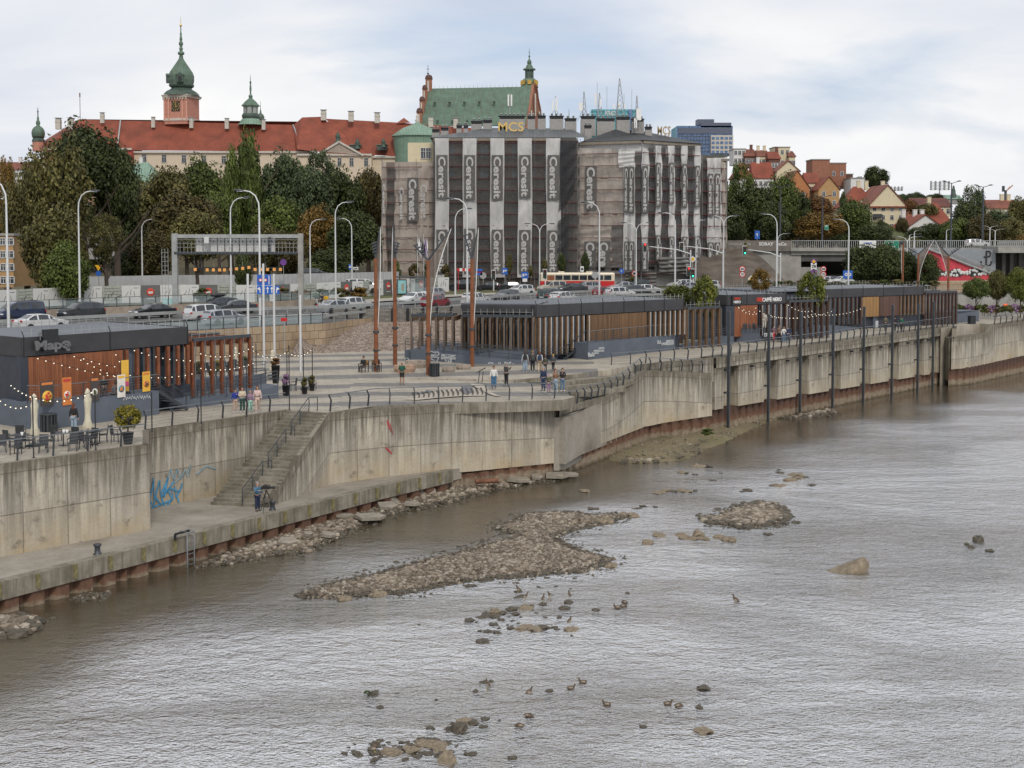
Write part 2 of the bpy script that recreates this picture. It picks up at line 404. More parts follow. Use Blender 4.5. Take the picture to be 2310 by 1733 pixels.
def seam_roof(name,col,w=.6,rough=.45,metal=.0,streak=None,yk=.0):
 m,b,N,L=new_mat(name);v=tx(N,L);sep=N('ShaderNodeSeparateXYZ');L(v,sep.inputs[0])
 fr=mth(N,L,'FRACT',mth(N,L,'DIVIDE',mth(N,L,'ADD',sep.outputs[0],mth(N,L,'MULTIPLY',sep.outputs[1],yk)),w))
 c=ramp(N,L,nz(N,L,v,.4,6),[(.3,tuple(q*.8 for q in col)),(.7,tuple(min(1,q*1.2)for q in col))])
 if streak:
  mp=N('ShaderNodeMapping');mp.inputs['Scale'].default_value=(1.6,.2,.12);L(v,mp.inputs[0])
  c=mixc(N,L,ramp(N,L,nz(N,L,mp.outputs[0],1.2,7,.7),[(.48,0),(.66,.75)]),c,streak)
 ln=mth(N,L,'LESS_THAN',fr,.1)
 c=mixc(N,L,mth(N,L,'MULTIPLY',ln,.6),c,tuple(q*.4 for q in col))
 L(c,b.inputs['Base Color']);b.inputs['Roughness'].default_value=rough;b.inputs['Metallic'].default_value=metal
 bump(N,L,b,ln,.4,.03);return m
def netting(name,col,alpha,col2=None,sheen=.0):
 m,b,N,L=new_mat(name);v=tx(N,L)
 mp=N('ShaderNodeMapping');mp.inputs['Scale'].default_value=(1,1,.35);L(v,mp.inputs[0])
 n1=nz(N,L,mp.outputs[0],.9,6,.6,.5)
 c=ramp(N,L,n1,[(.3,tuple(q*.78 for q in col)),(.7,tuple(min(1,q*1.15)for q in col))])
 L(c,b.inputs['Base Color']);b.inputs['Roughness'].default_value=.8
 a=ramp(N,L,nz(N,L,v,.35,4),[(.3,alpha-.07),(.7,min(1,alpha+.08))]);L(a,b.inputs['Alpha'])
 bump(N,L,b,n1,.7,.35);return m
def water():
 m,b,N,L=new_mat('river_water');v=tx(N,L)
 at=N('ShaderNodeAttribute');at.attribute_name='ripple'
 def ns(sx,sy,sc,d,r,rot=0,dist=0):
  mp=N('ShaderNodeMapping');mp.inputs['Scale'].default_value=(sx,sy,1);mp.inputs['Rotation'].default_value=(0,0,R(rot));L(v,mp.inputs[0])
  return nz(N,L,mp.outputs[0],sc,d,r,dist)
 big=ramp(N,L,ns(.6,1.5,.05,5,.6,8,.8),[(.32,.6),(.58,1)])
 amp=mth(N,L,'MULTIPLY',at.outputs['Fac'],big)
 h=mth(N,L,'ADD',mth(N,L,'MULTIPLY',ns(.7,1,1.6,4,.65,12,.4),.75),mth(N,L,'ADD',mth(N,L,'MULTIPLY',ns(.75,1,7.5,2,.6,-20),.3),mth(N,L,'MULTIPLY',ns(.5,1,.35,3,.5,5),.7)))
 h=mth(N,L,'MULTIPLY',h,mth(N,L,'ADD',mth(N,L,'MULTIPLY',amp,.95),.05))
 bp=N('ShaderNodeBump');bp.inputs['Strength'].default_value=1;bp.inputs['Distance'].default_value=.42;L(h,bp.inputs['Height'])
 nt=m.node_tree;nt.nodes.remove(b);out=nt.nodes['Material Output']
 df=N('ShaderNodeBsdfDiffuse');gl=N('ShaderNodeBsdfGlossy');gl.inputs['Roughness'].default_value=.14;gl.inputs['Color'].default_value=(1,1,1,1)
 L(ramp(N,L,nz(N,L,v,.12,4),[(.3,(.05,.040,.024)),(.7,(.085,.068,.042))]),df.inputs['Color'])
 L(bp.outputs[0],gl.inputs['Normal']);L(bp.outputs[0],df.inputs['Normal'])
 fr=N('ShaderNodeFresnel');fr.inputs['IOR'].default_value=1.42;L(bp.outputs[0],fr.inputs['Normal'])
 mx=N('ShaderNodeMixShader');L(mth(N,L,'MULTIPLY',mth(N,L,'POWER',fr.outputs[0],mth(N,L,'SUBTRACT',.95,mth(N,L,'MULTIPLY',amp,.84))),1.16),mx.inputs[0]);L(df.outputs[0],mx.inputs[1]);L(gl.outputs[0],mx.inputs[2])
 L(mx.outputs[0],out.inputs['Surface']);return m
def leafmat(name,col,col2):
 m,b,N,L=new_mat(name)
 at=N('ShaderNodeAttribute');at.attribute_name='tint'
 oi=N('ShaderNodeObjectInfo')
 f=mth(N,L,'ADD',at.outputs['Fac'],mth(N,L,'MULTIPLY',mth(N,L,'SUBTRACT',oi.outputs['Random'],.5),.18))
 L(ramp(N,L,f,[(0,tuple(c*.55 for c in col)),(.45,col),(1,col2)]),b.inputs['Base Color'])
 b.inputs['Roughness'].default_value=.6;b.inputs['Specular IOR Level'].default_value=.25;return m
def glassy(name,col,rough=.08,metal=.0):
 m,b,N,L=new_mat(name);v=tx(N,L)
 L(ramp(N,L,nz(N,L,v,.8,4),[(.35,tuple(c*.5 for c in col)),(.65,tuple(min(1,c*1.5)for c in col))]),b.inputs['Base Color'])
 b.inputs['Roughness'].default_value=rough;b.inputs['Specular IOR Level'].default_value=.8;b.inputs['Metallic'].default_value=metal;return m
def clearglass(name,col,alpha):
 m,b,N,L=new_mat(name);b.inputs['Base Color'].default_value=(*col,1);b.inputs['Alpha'].default_value=alpha
 b.inputs['Roughness'].default_value=.05;b.inputs['Specular IOR Level'].default_value=.8;return m
def roughground(name,c1,c2,c3,sc=.3,b2=.5):
 m,b,N,L=new_mat(name);v=tx(N,L)
 c=ramp(N,L,nz(N,L,v,sc,7,.65),[(.3,c1),(.5,c2),(.7,c3)])
 c=mixc(N,L,.7,c,ramp(N,L,nz(N,L,v,4,6,.7),[(.3,.6),(.7,1.25)]),'MULTIPLY')
 L(c,b.inputs['Base Color']);b.inputs['Roughness'].default_value=.95;bump(N,L,b,nz(N,L,v,6,5,.7),b2,.08);return m
m_wall=concrete_wall();m_pave=paving();m_quay=quay_floor();m_cap=cap_concrete();m_pile=sheet_pile();m_water=water()
m_woodO=planks('orange_timber',(.20,.062,.022),(.31,.105,.038));m_woodB=planks('brown_timber',(.10,.052,.02),(.19,.10,.042))
m_woodY=planks('yellow_timber',(.26,.14,.045),(.36,.20,.07));m_finO=M('orange_fin',(.19,.062,.026),.6,var=.3);m_finB=M('brown_fin',(.16,.095,.05),.6,var=.3)
m_finD=M('dark_brown_fin',(.075,.038,.026),.6,var=.3)
m_fascia=M('charcoal_mesh_fascia',(.036,.036,.039),.6,var=.25,sc=.8);m_navy=M('navy_cladding',(.034,.040,.054),.55,var=.2)
m_plinth=M('blue_grey_render',(.10,.118,.148),.7,var=.16,sc=.7);m_flat=seam_roof('grey_roof_sheet',(.10,.112,.13),.5,.5)
m_steel=M('dark_grey_steel',(.055,.062,.07),.45,.3,var=.15);m_rail=M('grey_steel_rail',(.17,.18,.19),.4,.4,var=.1)
m_cable=M('steel_cable',(.16,.165,.17),.4,.6,var=.05);m_white=M('white_paint',(.72,.72,.70),.5,var=.06);m_pole=M('light_grey_pole',(.60,.61,.61),.45,.1,var=.05)
m_galv=M('galvanised_steel',(.36,.37,.36),.5,.4,var=.15);m_black=M('black_plastic',(.016,.017,.019),.4,var=.1)
m_asphalt=roughground('asphalt_surface',(.065,.063,.060),(.085,.083,.079),(.105,.10,.096),.15,.15)
m_corten=M('rusted_corten_steel',(.20,.070,.028),.8,0,.35,1.2);m_sail=netting('brown_mesh_sail',(.15,.12,.10),.72)
m_sand=brickish('sandstone_cladding',(.34,.25,.16),(.42,.32,.215),(.15,.11,.075),1.1,.75,.03)
m_stone=rubble('stone_slope_cobbles',[(.16,.115,.085),(.27,.21,.165),(.36,.29,.235),(.22,.16,.12)],4.2)
m_gabion=brickish('dry_stone_strip',(.20,.19,.165),(.30,.28,.25),(.05,.045,.04),.5,.13,.02)
m_grass=roughground('grass_ground',(.045,.062,.016),(.085,.095,.03),(.16,.14,.06),.5);m_earth=roughground('earth_ground',(.055,.045,.025),(.09,.075,.04),(.12,.10,.05),.1)
m_embank=roughground('earth_bank',(.06,.048,.036),(.11,.088,.068),(.17,.14,.108),.25);m_mud=roughground('river_mud',(.08,.065,.035),(.15,.12,.07),(.24,.20,.13),.25)
m_rock=M('river_rock',(.205,.165,.115),.9,0,.4,3,.5);m_rockD=M('wet_dark_rock',(.075,.062,.042),.55,0,.5,3,.5);m_slabc=M('broken_concrete_slab',(.25,.22,.175),.9,0,.3,2,.4)
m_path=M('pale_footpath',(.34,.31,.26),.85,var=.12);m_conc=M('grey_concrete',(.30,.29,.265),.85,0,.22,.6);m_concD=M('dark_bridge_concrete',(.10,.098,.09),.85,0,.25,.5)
m_tile=roof_tiles('red_clay_tiles',(.235,.058,.030));m_tileR=roof_tiles('old_red_tiles',(.21,.07,.042),.3,.3,.4);m_tileD=roof_tiles('dark_red_tiles',(.14,.045,.034),.3,.3,.35)
m_cop=seam_roof('green_copper_roof',(.10,.165,.115),.62,.6,streak=(.085,.075,.055),yk=.3);m_copL=seam_roof('pale_green_copper',(.19,.29,.215),.9,.6,yk=.2);m_copD=M('dark_green_copper',(.055,.085,.065),.6,var=.35,sc=1)
m_copM=M('mid_green_copper',(.11,.175,.125),.6,var=.4,sc=1.2);m_gold=M('gilded_metal',(.55,.36,.09),.35,.8,var=.2)
m_brick=brickish('red_brick',(.33,.105,.055),(.27,.085,.045),(.30,.2,.14),.5,.22,.03);m_brickD=brickish('dark_red_brick',(.17,.06,.045),(.13,.05,.038),(.14,.09,.07),.5,.22,.03)
m_pinkw=M('pink_tower_render',(.48,.22,.16),.8,var=.1);m_redw=M('red_render',(.40,.075,.06),.8,var=.12);m_cream=M('cream_render',(.60,.50,.38),.85,var=.08);m_creamY=M('yellow_cream_render',(.62,.55,.38),.85,var=.07)
m_ochre=M('ochre_render',(.42,.26,.12),.85,var=.1);m_orange=M('orange_render',(.42,.18,.075),.85,var=.1);m_stonew=M('pale_stone_trim',(.52,.48,.42),.8,var=.12)
m_whitew=M('white_render',(.66,.65,.63),.85,var=.06);m_greyw=M('grey_render',(.30,.29,.275),.85,var=.12);m_taupe=M('taupe_render',(.155,.135,.12),.85,var=.15);m_tan=M('tan_render',(.34,.28,.23),.85,var=.12)
m_dglass=glassy('dark_window_glass',(.03,.037,.045));m_bglass=glassy('blue_window_film',(.06,.16,.21),.35);m_teal=glassy('teal_curtain_glass',(.10,.36,.40),.2,.3);m_bluegl=glassy('blue_curtain_glass',(.10,.17,.30),.15,.3)
m_seam=seam_roof('grey_seamed_roof',(.095,.10,.105),.6,.5);m_anth=M('anthracite_roof',(.042,.044,.047),.6,var=.2)
m_netW=netting('pale_scaffold_net',(.60,.59,.575),.78);m_netD=netting('dark_scaffold_net',(.095,.09,.086),.56);m_netB=netting('black_scaffold_net',(.03,.031,.034),.72)
m_netT=netting('beige_scaffold_net',(.48,.42,.365),.66);m_netG=netting('grey_scaffold_net',(.17,.16,.15),.82)
m_scaf=M('scaffold_steel',(.24,.24,.235),.5,.2);m_redrail=M('red_brown_board',(.10,.024,.02),.7)
m_clear=clearglass('clear_fence_glass',(.45,.55,.56),.35)
m_bulb=M('lit_bulb',(1,.93,.75),.4,emit=(1,.86,.62,1.0));m_bark=M('tree_bark',(.075,.056,.042),.9,var=.3,sc=4)
# ---------------- river, quay walls, promenade
def nline(vals,lo,hi):
 return vals
def polydist(x,y,pl):
 best=1e9
 for (x0,y0),(x1,y1)in zip(pl,pl[1:]):
  dx,dy=x1-x0,y1-y0;t=max(0,min(1,((x-x0)*dx+(y-y0)*dy)/(dx*dx+dy*dy)))
  best=min(best,math.hypot(x-x0-t*dx,y-y0-t*dy))
 return best
def sstep(a,b,x):
 t=max(0,min(1,(x-a)/(b-a)));return t*t*(3-2*t)
A0=XY(-420,1102,6.6);A1=XY(0,1047,6.6);A2=XY(334,1003,6.6);B0=XY(334,970,6.6);B1=XY(650,925,6.6)
C0=XY(740,931,6.6);C1=XY(853,915,6.6);C2=XY(1268,901,6.35)
F0=XY(600,1136,ZQ);F1=XY(859,1077,ZQ);F2=XY(1024,1058,ZQ);F3=XY(1249,1045,1.55);F4=XY(1466,961,1.8);F5=XY(1608,938,2.1)
E0=XY(1610,808,7.1);E1=XY(2149,736,7.1)
H1=XY(2147,760,6.2);H2=XY(2187,829,2.45);H3=XY(2310,802,2.6);H4=(H3[0]+40,H3[1]+50)
QE=[XY(-420,1430,ZQ),XY(0,1314.5,ZQ),XY(300,1240,ZQ),XY(600,1163,ZQ),XY(863,1096.5,ZQ),XY(1021,1060,ZQ)]
WALLLINE=QE+[F3,F4,F5,E0,E1,H2,H3,H4]
xs=[-900,-400,-150]+[-75+1.6*i for i in range(112)]+[130,180,300,900]
ys=[-300,0,30]+[40+1.6*i for i in range(96)]+[210,260,400,2500]
mb=MB();nx=len(xs);vals=[]
for y in ys:
 for x in xs:
  mb.v.append((x,y,ZW))
  d=polydist(x,y,WALLLINE)
  a=sstep(3.0,13.0,d+2.2*math.sin(x*.23+y*.31)+1.6*math.sin(x*.51-y*.17))
  vals.append(max(.07,a))
for j in range(len(ys)-1):
 for i in range(nx-1):
  mb.f.append([j*nx+i,j*nx+i+1,(j+1)*nx+i+1,(j+1)*nx+i]);mb.m.append(0);mb.sm.append(False)
river=mb.build('river_water',m_water);tag(river,kind='structure')
at=river.data.attributes.new('ripple','FLOAT','POINT');at.data.foreach_set('value',vals)
mb=MB();mb.quad((-2500,-600,-1.2),(2500,-600,-1.2),(2500,5000,-1.2),(-2500,5000,-1.2))
tag(mb.build('river_bed',m_mud),kind='structure')
def ribbon(mb,pts,m=0,thick=None,top=True,flip=False):
 """pts: (x, y, ztop, zbot) seen from the river; uv in metres from the top edge"""
 u=0
 for a,b in zip(pts,pts[1:]):
  l=math.hypot(b[0]-a[0],b[1]-a[1]);n=max(1,int(l/3))
  for k in range(n):
   p=[a[i]+(b[i]-a[i])*k/n for i in range(4)];q=[a[i]+(b[i]-a[i])*(k+1)/n for i in range(4)]
   u0,u1=u+l*k/n,u+l*(k+1)/n
   mb.add([(p[0],p[1],p[3]),(q[0],q[1],q[3]),(q[0],q[1],q[2]),(p[0],p[1],p[2])],[(0,1,2,3)],m,[[(u0,p[3]-p[2]),(u1,q[3]-q[2]),(u1,0),(u0,0)]])
   if top and thick:
    dx,dy=(b[0]-a[0])/l,(b[1]-a[1])/l;nx_,ny_=-dy*thick,dx*thick
    mb.add([(p[0],p[1],p[2]),(q[0],q[1],q[2]),(q[0]+nx_,q[1]+ny_,q[2]),(p[0]+nx_,p[1]+ny_,p[2])],[(0,1,2,3)],m,[[(u0,-.1)]*4])
  u+=l
def W4(p,zt,zb):return (p[0],p[1],zt,zb)
w=thing('quay_wall','stained concrete quay wall under the cafe tables at the left edge','wall',(A2[0],A2[1],ZQ),group='quay walls along the river')
mb=MB();ribbon(mb,[(*p,6.62,ZQ)for p in ((A0[0]+.06,A0[1]-.06),(A1[0]+.06,A1[1]-.06),(A2[0]+.08,A2[1]-.04),(B0[0]+.06,B0[1]-.06))],thick=.35);mb.build('wall_face',m_wall,w,True)
w=thing('quay_wall','set back quay wall with blue graffiti left of the concrete stairs','wall',(B0[0],B0[1],ZQ),group='quay walls along the river')
mb=MB();ribbon(mb,[(p[0]+.06,p[1]-.06,6.62,ZQ)for p in (B0,B1)],thick=.35);mb.build('wall_face',m_wall,w,True)
m_blue=M('blue_spray_paint',(.07,.27,.46),.8,var=.3,sc=3);m_blueF=M('faded_blue_paint',(.22,.33,.38),.85,var=.3,sc=3);m_redp=M('red_spray_paint',(.42,.06,.07),.8,var=.25,sc=3)
def onwall(px,py,a,b,off=.03):
 d=ray(px,py);nx_,ny_=b[1]-a[1],-(b[0]-a[0]);l=math.hypot(nx_,ny_);nx_,ny_=nx_/l,ny_/l
 t=(a[0]*nx_+a[1]*ny_+off)/(d.x*nx_+d.y*ny_);return Vector((d.x*t,d.y*t,HC+d.z*t))
def t5(x,y):return x/3.16,900+y/3.16
def strokes(name,parent,a,b,lines,w,m):
 mb=MB()
 for ln in lines:
  pts=[onwall(*t5(*p),a,b,.13)for p in ln]
  for p,q in zip(pts,pts[1:]):mb.bar(p,q,.02,w)
 return mb.build(name,m,parent,True)
strokes('graffiti',w,B0,B1,[[(1075,700),(1095,560),(1100,720),(1140,580),(1145,690),(1200,560),(1165,700),(1240,590)],[(1100,770),(1230,720),(1200,650),(1150,700),(1180,780),(1235,700),(1225,650)],[(1060,800),(1080,740),(1065,720),(1095,600)],[(1245,620),(1255,700),(1290,640),(1300,600)],[(1260,690),(1280,755)],[(1160,660),(1215,640),(1280,660)],[(1085,790),(1110,700),(1150,760)]],.10,m_blue)
strokes('graffiti',w,B0,B1,[[(1200,560),(1215,500),(1240,580),(1265,500),(1290,570),(1320,500),(1335,560)],[(1330,540),(1360,470),(1350,560)],[(1400,540),(1470,480),(1540,500)],[(1240,600),(1310,540)]],.07,m_blueF)
S_top=[B1,C0];S_bl=XY(475,1139,ZQ);S_br=XY(605,1145,ZQ)
st=thing('concrete_stairs','long flight of worn concrete steps down to the lower quay','stairs',(S_br[0],S_br[1],ZQ))
mb=MB();n=26;land={9:1.3,18:1.3}
tot=n+sum(land.values());pos=[0]
for k in range(n):pos.append(pos[-1]+1+land.get(k,0))
m_step=roughground('worn_step_concrete',(.11,.095,.07),(.2,.18,.14),(.28,.25,.205),.8,.2)
for k in range(n):
 t0,t1=pos[k]/pos[-1],pos[k+1]/pos[-1];z0,z1=ZQ+(6.6-ZQ)*k/n,ZQ+(6.6-ZQ)*(k+1)/n
 def lp(t,s):a=S_bl if s==0 else S_br;b=(B1[0],B1[1])if s==0 else (C0[0],C0[1]);return (a[0]+(b[0]-a[0])*t,a[1]+(b[1]-a[1])*t)
 l0,r0,l1,r1=lp(t0,0),lp(t0,1),lp(t1,0),lp(t1,1)
 mb.quad((*l0,z0),(*r0,z0),(*r0,z1),(*l0,z1));mb.quad((*l0,z1),(*r0,z1),(*r1,z1),(*l1,z1))
 mb.quad((*r0,ZQ-.3),(*r1,ZQ-.3),(*r1,z1),(*r0,z1))
mb.build('steps',m_step,st,True)
w=thing('quay_wall','tall concrete wall below the overhanging plaza edge','wall',(F1[0],F1[1],ZQ),group='quay walls along the river')
C0b=(C0[0]+.05,C0[1]-.05)
mb=MB();ribbon(mb,[W4(S_br,ZQ+.25,ZQ-.3),W4(C0b,6.6,ZQ-.3),W4(F1,6.55,ZQ-.3),W4(F2,6.4,ZQ-.3),W4(F3,6.0,1.55)],thick=.3)
Fx=XY(1275,1040,1.6)
mb.build('wall_face',m_wall,w,True)
strokes('red_mark',w,F1,F2,[],.1,m_redp)
mb=MB()
for (x0,y0,x1,y1)in ((873,949,879,968),(876,950,882,975),(880,955,887,981),(870,1010,877,1018),(874,1012,884,1024)):
 mb.bar(onwall(x0,y0,F1,F2),onwall(x1,y1,F1,F2),.02,.09)
mb.build('red_mark',m_redp,w,True)
mb=MB()
TR=[XY(1405,866,6.2),XY(1455,842,6.5)]
slab=[C0,C1,C2,(C2[0]+1.0,C2[1]+1.8),(0.5,104),(-12,104)]
zt=lambda x,y:zp(y)-.3*sstep(-6,3.5,x)
mb.prism(slab,lambda x,y:zt(x,y)-.75,lambda x,y:zt(x,y)+.012,0,1)
tag(mb.build('plaza_edge_slab',[m_cap,m_pave]),kind='structure')
mb=MB()
back=[(95,190),(70,175),(34,168),(12,150),(-18,131),(-29,122),(-60,110)]
up=[A0,A1,A2,B0,B1,C0]
low=[(-12,104),(.5,104)]
kl=[XY(1160,856,6.8),XY(1279,846,6.85),XY(1378,836,6.9),XY(1430,825,7.0)]
poly=up+[(-12,104)]+kl+[(E0[0]-.8,E0[1]+.9),(E1[0]-.9,E1[1]+.9),(H1[0]-.9,H1[1]+1.2)]+[(H3[0]-.9,H3[1]+1.2),(H4[0]-.9,H4[1]+1.2)]+[(95,225)]+back
def ear_strips(poly,zf):
 """cap a big polygon as a fine grid so that it can follow the height zf"""
 mb2=MB();xs_=[p[0]for p in poly];ys_=[p[1]for p in poly]
 return mb2
Z7=lambda x,y:zp(y)
def clip(poly,y0,y1):
 def cut(pl,f):
  out=[]
  for i in range(len(pl)):
   a,b=pl[i],pl[(i+1)%len(pl)];fa,fb=f(a),f(b)
   if fa>=0:out.append(a)
   if fa*fb<0:t=fa/(fa-fb);out.append((a[0]+(b[0]-a[0])*t,a[1]+(b[1]-a[1])*t))
  return out
 pl=cut([tuple(p[:2])for p in poly],lambda p:p[1]-y0)
 return cut(pl,lambda p:y1-p[1])if pl else []
lv=[-50,96,99,102,105,108,111,114,400]
for a,b in zip(lv,lv[1:]):
 pl=clip(poly,a,b)
 if len(pl)>2:mb.prism(pl,-1.0,Z7)
tag(mb.build('promenade',m_pave),kind='structure')
w=thing('seating_steps','broad curved concrete seating steps beside the viewing terrace','steps',(C2[0]+2,C2[1]+6,6.2))
L0=[G(1160,857,6.79),G(1279,846.5,6.84),G(1378,836,6.89),G(1432,824.5,6.98)]
L1=[G(1180,862,6.52),G(1279,860.5,6.5),G(1378,851,6.5),G(1448,841,6.5)]
L2=[G(1215,871,6.42),G(1279,872,6.2),G(1359,865,6.15),G(1430,856,6.15)]
L3=[G(1240,882,6.32),G(1279,883.5,5.9),G(1335,884,5.8),G(1412,872,5.8)]
L4=[G(1262,897,6.3),G(1283,896,5.5),G(1330,894,5.4),G(1395,884,5.4)]
mb=MB();LL=[L0,L1,L2,L3,L4]
for k in range(4):
 hi,lo=LL[k],LL[k+1]
 for i in range(3):
  a,b=hi[i],hi[i+1];c,d=lo[i],lo[i+1]
  zc,zd=min(c.z,a.z),min(d.z,b.z)
  mb.quad((a.x,a.y,zc),(b.x,b.y,zd),b,a)
  mb.quad((c.x,c.y,zc),(d.x,d.y,zd),(b.x,b.y,zd),(a.x,a.y,zc))
for i in range(3):
 a,b=L4[i],L4[i+1];mb.quad((a.x,a.y,4.2),(b.x,b.y,4.2),b,a)
mb.build('steps',m_cap,w,True)
mb=MB();mb.prism([(C2[0]+.3,C2[1]+1.2),XY(1372,894,5.0),XY(1420,868,5.3),(L4[3].x,L4[3].y),(L4[0].x,L4[0].y)],1.5,4.9)
mb.prism([F3,Fx,XY(1372,894,5.0),(L4[0].x,L4[0].y)],1.0,4.85)
tag(mb.build('ramp_floor',m_quay),kind='structure')
def on(a,b,px):
 p=onwall(px,900,a,b,0);return (p.x,p.y)
w=thing('quay_wall','curved wall with dark streaks and a dipping top edge right of the terrace','wall',(F4[0],F4[1],1.8),group='quay walls along the river')
mb=MB();pts=[]
for px,pt,(a,b)in ((1275,922,(F3,F4)),(1320,908,(F3,F4)),(1372,894,(F3,F4)),(1410,873,(F3,F4)),(1454,836,(F3,F4)),(1500,836.5,(F4,F5)),(1540,838,(F4,F5)),(1607,843,(F4,F5))):
 q=onwall(px,pt,a,b,0);zb={1275:1.6,1607:2.1}.get(px,1.6+(px-1275)/332*.5);pts.append((q.x,q.y,q.z,zb))
DPTS=pts
F3r=W4(F3,pts[0][2],1.55)
ribbon(mb,[F3r]+pts+[(E0[0]-.6,E0[1]+.2,pts[-1][2],2.1)],thick=.5);mb.build('wall_face',m_wall,w,True)
mb=MB();q=pts[-1]
mb.prism([(p[0]-.4,p[1]+.6)for p in pts[4:]]+[(E0[0]-.3,E0[1]+.3),(kl[3][0],kl[3][1])],2.3,lambda x,y:pts[-1][2]-.12)
tag(mb.build('lower_landing',m_cap),kind='structure')
w=thing('parapet_wall','low stained wall between the promenade and the lower landing','wall',(kl[3][0],kl[3][1],6),group='quay walls along the river')
mb=MB();ribbon(mb,[W4((kl[3][0]+.05,kl[3][1]-.08),7.02,5.0),W4((kl[3][0]*.5+E0[0]*.5-.3,kl[3][1]*.5+E0[1]*.5),7.08,5.0),W4(E0,7.12,5.0)],thick=.3);mb.build('wall_face',m_wall,w,True)
ex,ey=E1[0]-E0[0],E1[1]-E0[1];EL=math.hypot(ex,ey);ex,ey=ex/EL,ey/EL;nxE,nyE=ey,-ex
POSTS=[1643,1733,1804.6,1878,1947,2011,2069,2103]
sP=[]
for px in POSTS:
 q=on(E0,E1,px);sP.append((q[0]-E0[0])*ex+(q[1]-E0[1])*ey)
def EP(s,o=0):return (E0[0]+ex*s+nxE*o,E0[1]+ey*s+nyE*o)
w=thing('quay_wall','long panelled concrete wall with recesses behind the row of dark mooring posts','wall',(E0[0],E0[1],2),group='quay walls along the river')
mb=MB();ribbon(mb,[W4(EP(0,.25),7.12,6.2),W4(EP(EL,.25),7.12,6.2)],thick=1.7);mb.build('coping_band',m_wall,w,True)
mb=MB();pts=[(0,-1.2),(0,.15)]
for s in sP:pts+=[(s-1.1,.15),(s-1.1,-.75),(s+1.5,-.75),(s+1.5,.15)]
pts+=[(EL,.15)]
ribbon(mb,[(*EP(s,o),6.2,2.5-.7*s/EL)for s,o in pts]);
mb.build('wall_face',m_wall,w,True)
mb=MB()
for i,s in enumerate(sP):
 mid=(s+(sP[i+1]if i+1<len(sP)else s+5))/2;c=EP(mid,.35)
 mb.box((c[0],c[1],5.95),(.3,.3,.16),math.atan2(ey,ex));
mb.build('wall_lamps',m_black,w,True)
w=thing('quay_wall','lower concrete block stepping out of the wall at the right edge','wall',(H2[0],H2[1],2),group='quay walls along the river')
mb=MB();Ha,Hb=XY(2230,750,6.2),XY(2241,733,7.1)
H2t=(H2[0],H2[1]);hx,hy=H3[0]-H2[0],H3[1]-H2[1]
q1=onwall(2230,750,H2,H3,0);q2=onwall(2243,733,H2,H3,0)
ribbon(mb,[W4(E1,7.1,2.2),W4((E1[0]*.15+H1[0]*.85,E1[1]*.15+H1[1]*.85),7.1,2.3),W4(H1,6.2,2.4),W4(H2,6.2,2.4),W4((q1.x,q1.y),6.2,2.45),W4((q2.x,q2.y),7.15,2.5),W4(H3,7.2,2.6),W4(H4,7.2,2.7)],thick=.5)
mb.build('wall_face',m_wall,w,True)
mb=MB();mb.prism([(H1[0]-.2,H1[1]+.3),(H2[0]-.1,H2[1]+.2),(q1.x-.1,q1.y+.1),(q2.x-.1,q2.y+.1),(q2.x-2,q2.y+3),(H1[0],H1[1]+4)],1,6.0);mb.build('block_floor',m_cap,w,True)
mb=MB();mb.prism([(q2.x-.1,q2.y+.1),(H3[0]-.1,H3[1]+.1),H4,(H4[0]-3,H4[1]+5),(H3[0]-3,H3[1]+4),(q2.x-3,q2.y+4)],1,7.13);tag(mb.build('promenade_end',m_pave),kind='structure')
mb=MB();qp=QE+[F3,F2,F1,F0,S_br,S_bl,B0,A2,A1,A0]
Qend=on(F2,F3,1030)
qp=QE+[(F2[0]+.8,F2[1]+.8),F2,F1,F0,S_br,S_bl,(B1[0],B1[1]),B0,A2,A1,A0]
mb.prism([QE[0],QE[1],QE[2],QE[3],QE[4],QE[5],(F2[0]+.5,F2[1]+.4),(F2[0]-2,F2[1]+3),(-17,92),(-25,84),(-32,75),(-48,62)],1.2,ZQ)
tag(mb.build('lower_quay',m_quay),kind='structure')
qe=thing('quay_edge','concrete edge beam of the lower quay with rows of worn rubber fenders','quay edge',(QE[3][0],QE[3][1],ZQ))
mb=MB();OUT=0
def offs(pl,o):
 out=[]
 for i,p in enumerate(pl):
  a=pl[max(0,i-1)];b=pl[min(len(pl)-1,i+1)];l=math.hypot(b[0]-a[0],b[1]-a[1])
  out.append((p[0]+(b[1]-a[1])/l*o,p[1]-(b[0]-a[0])/l*o))
 return out
q0,qi=offs(QE,.06),offs(QE,-.5)
for i in range(len(QE)-1):
 mb.prism([q0[i],q0[i+1],qi[i+1],qi[i]],1.12,ZQ+.03)
mb.build('edge_beam',m_cap,qe,True,bevel=.02)
m_fend=M('worn_yellow_rubber',(.19,.165,.075),.85,var=.4,sc=5)
def along(pl,step,start=0):
 out=[];acc=start
 for a,b in zip(pl,pl[1:]):
  l=math.hypot(b[0]-a[0],b[1]-a[1])
  while acc<=l:
   t=acc/l;out.append((a[0]+(b[0]-a[0])*t,a[1]+(b[1]-a[1])*t,math.atan2(b[1]-a[1],b[0]-a[0])));acc+=step
  acc-=l
 return out
fm=MB();fm.box((0,0,0),(.16,.12,.55));fm.box((.02,.05,.3),(.2,.16,.07));fm.box((0,-.03,-.3),(.14,.1,.1));fme=fm.mesh('fender',m_fend)
for x,y,an in along(q0,2.13,.4):
 o=bpy.data.objects.new('fender',fme);scene.collection.objects.link(o);o.parent=qe
 o.location=Vector((x+.07*math.sin(an),y-.07*math.cos(an),1.62))-qe.location;o.rotation_euler.z=an
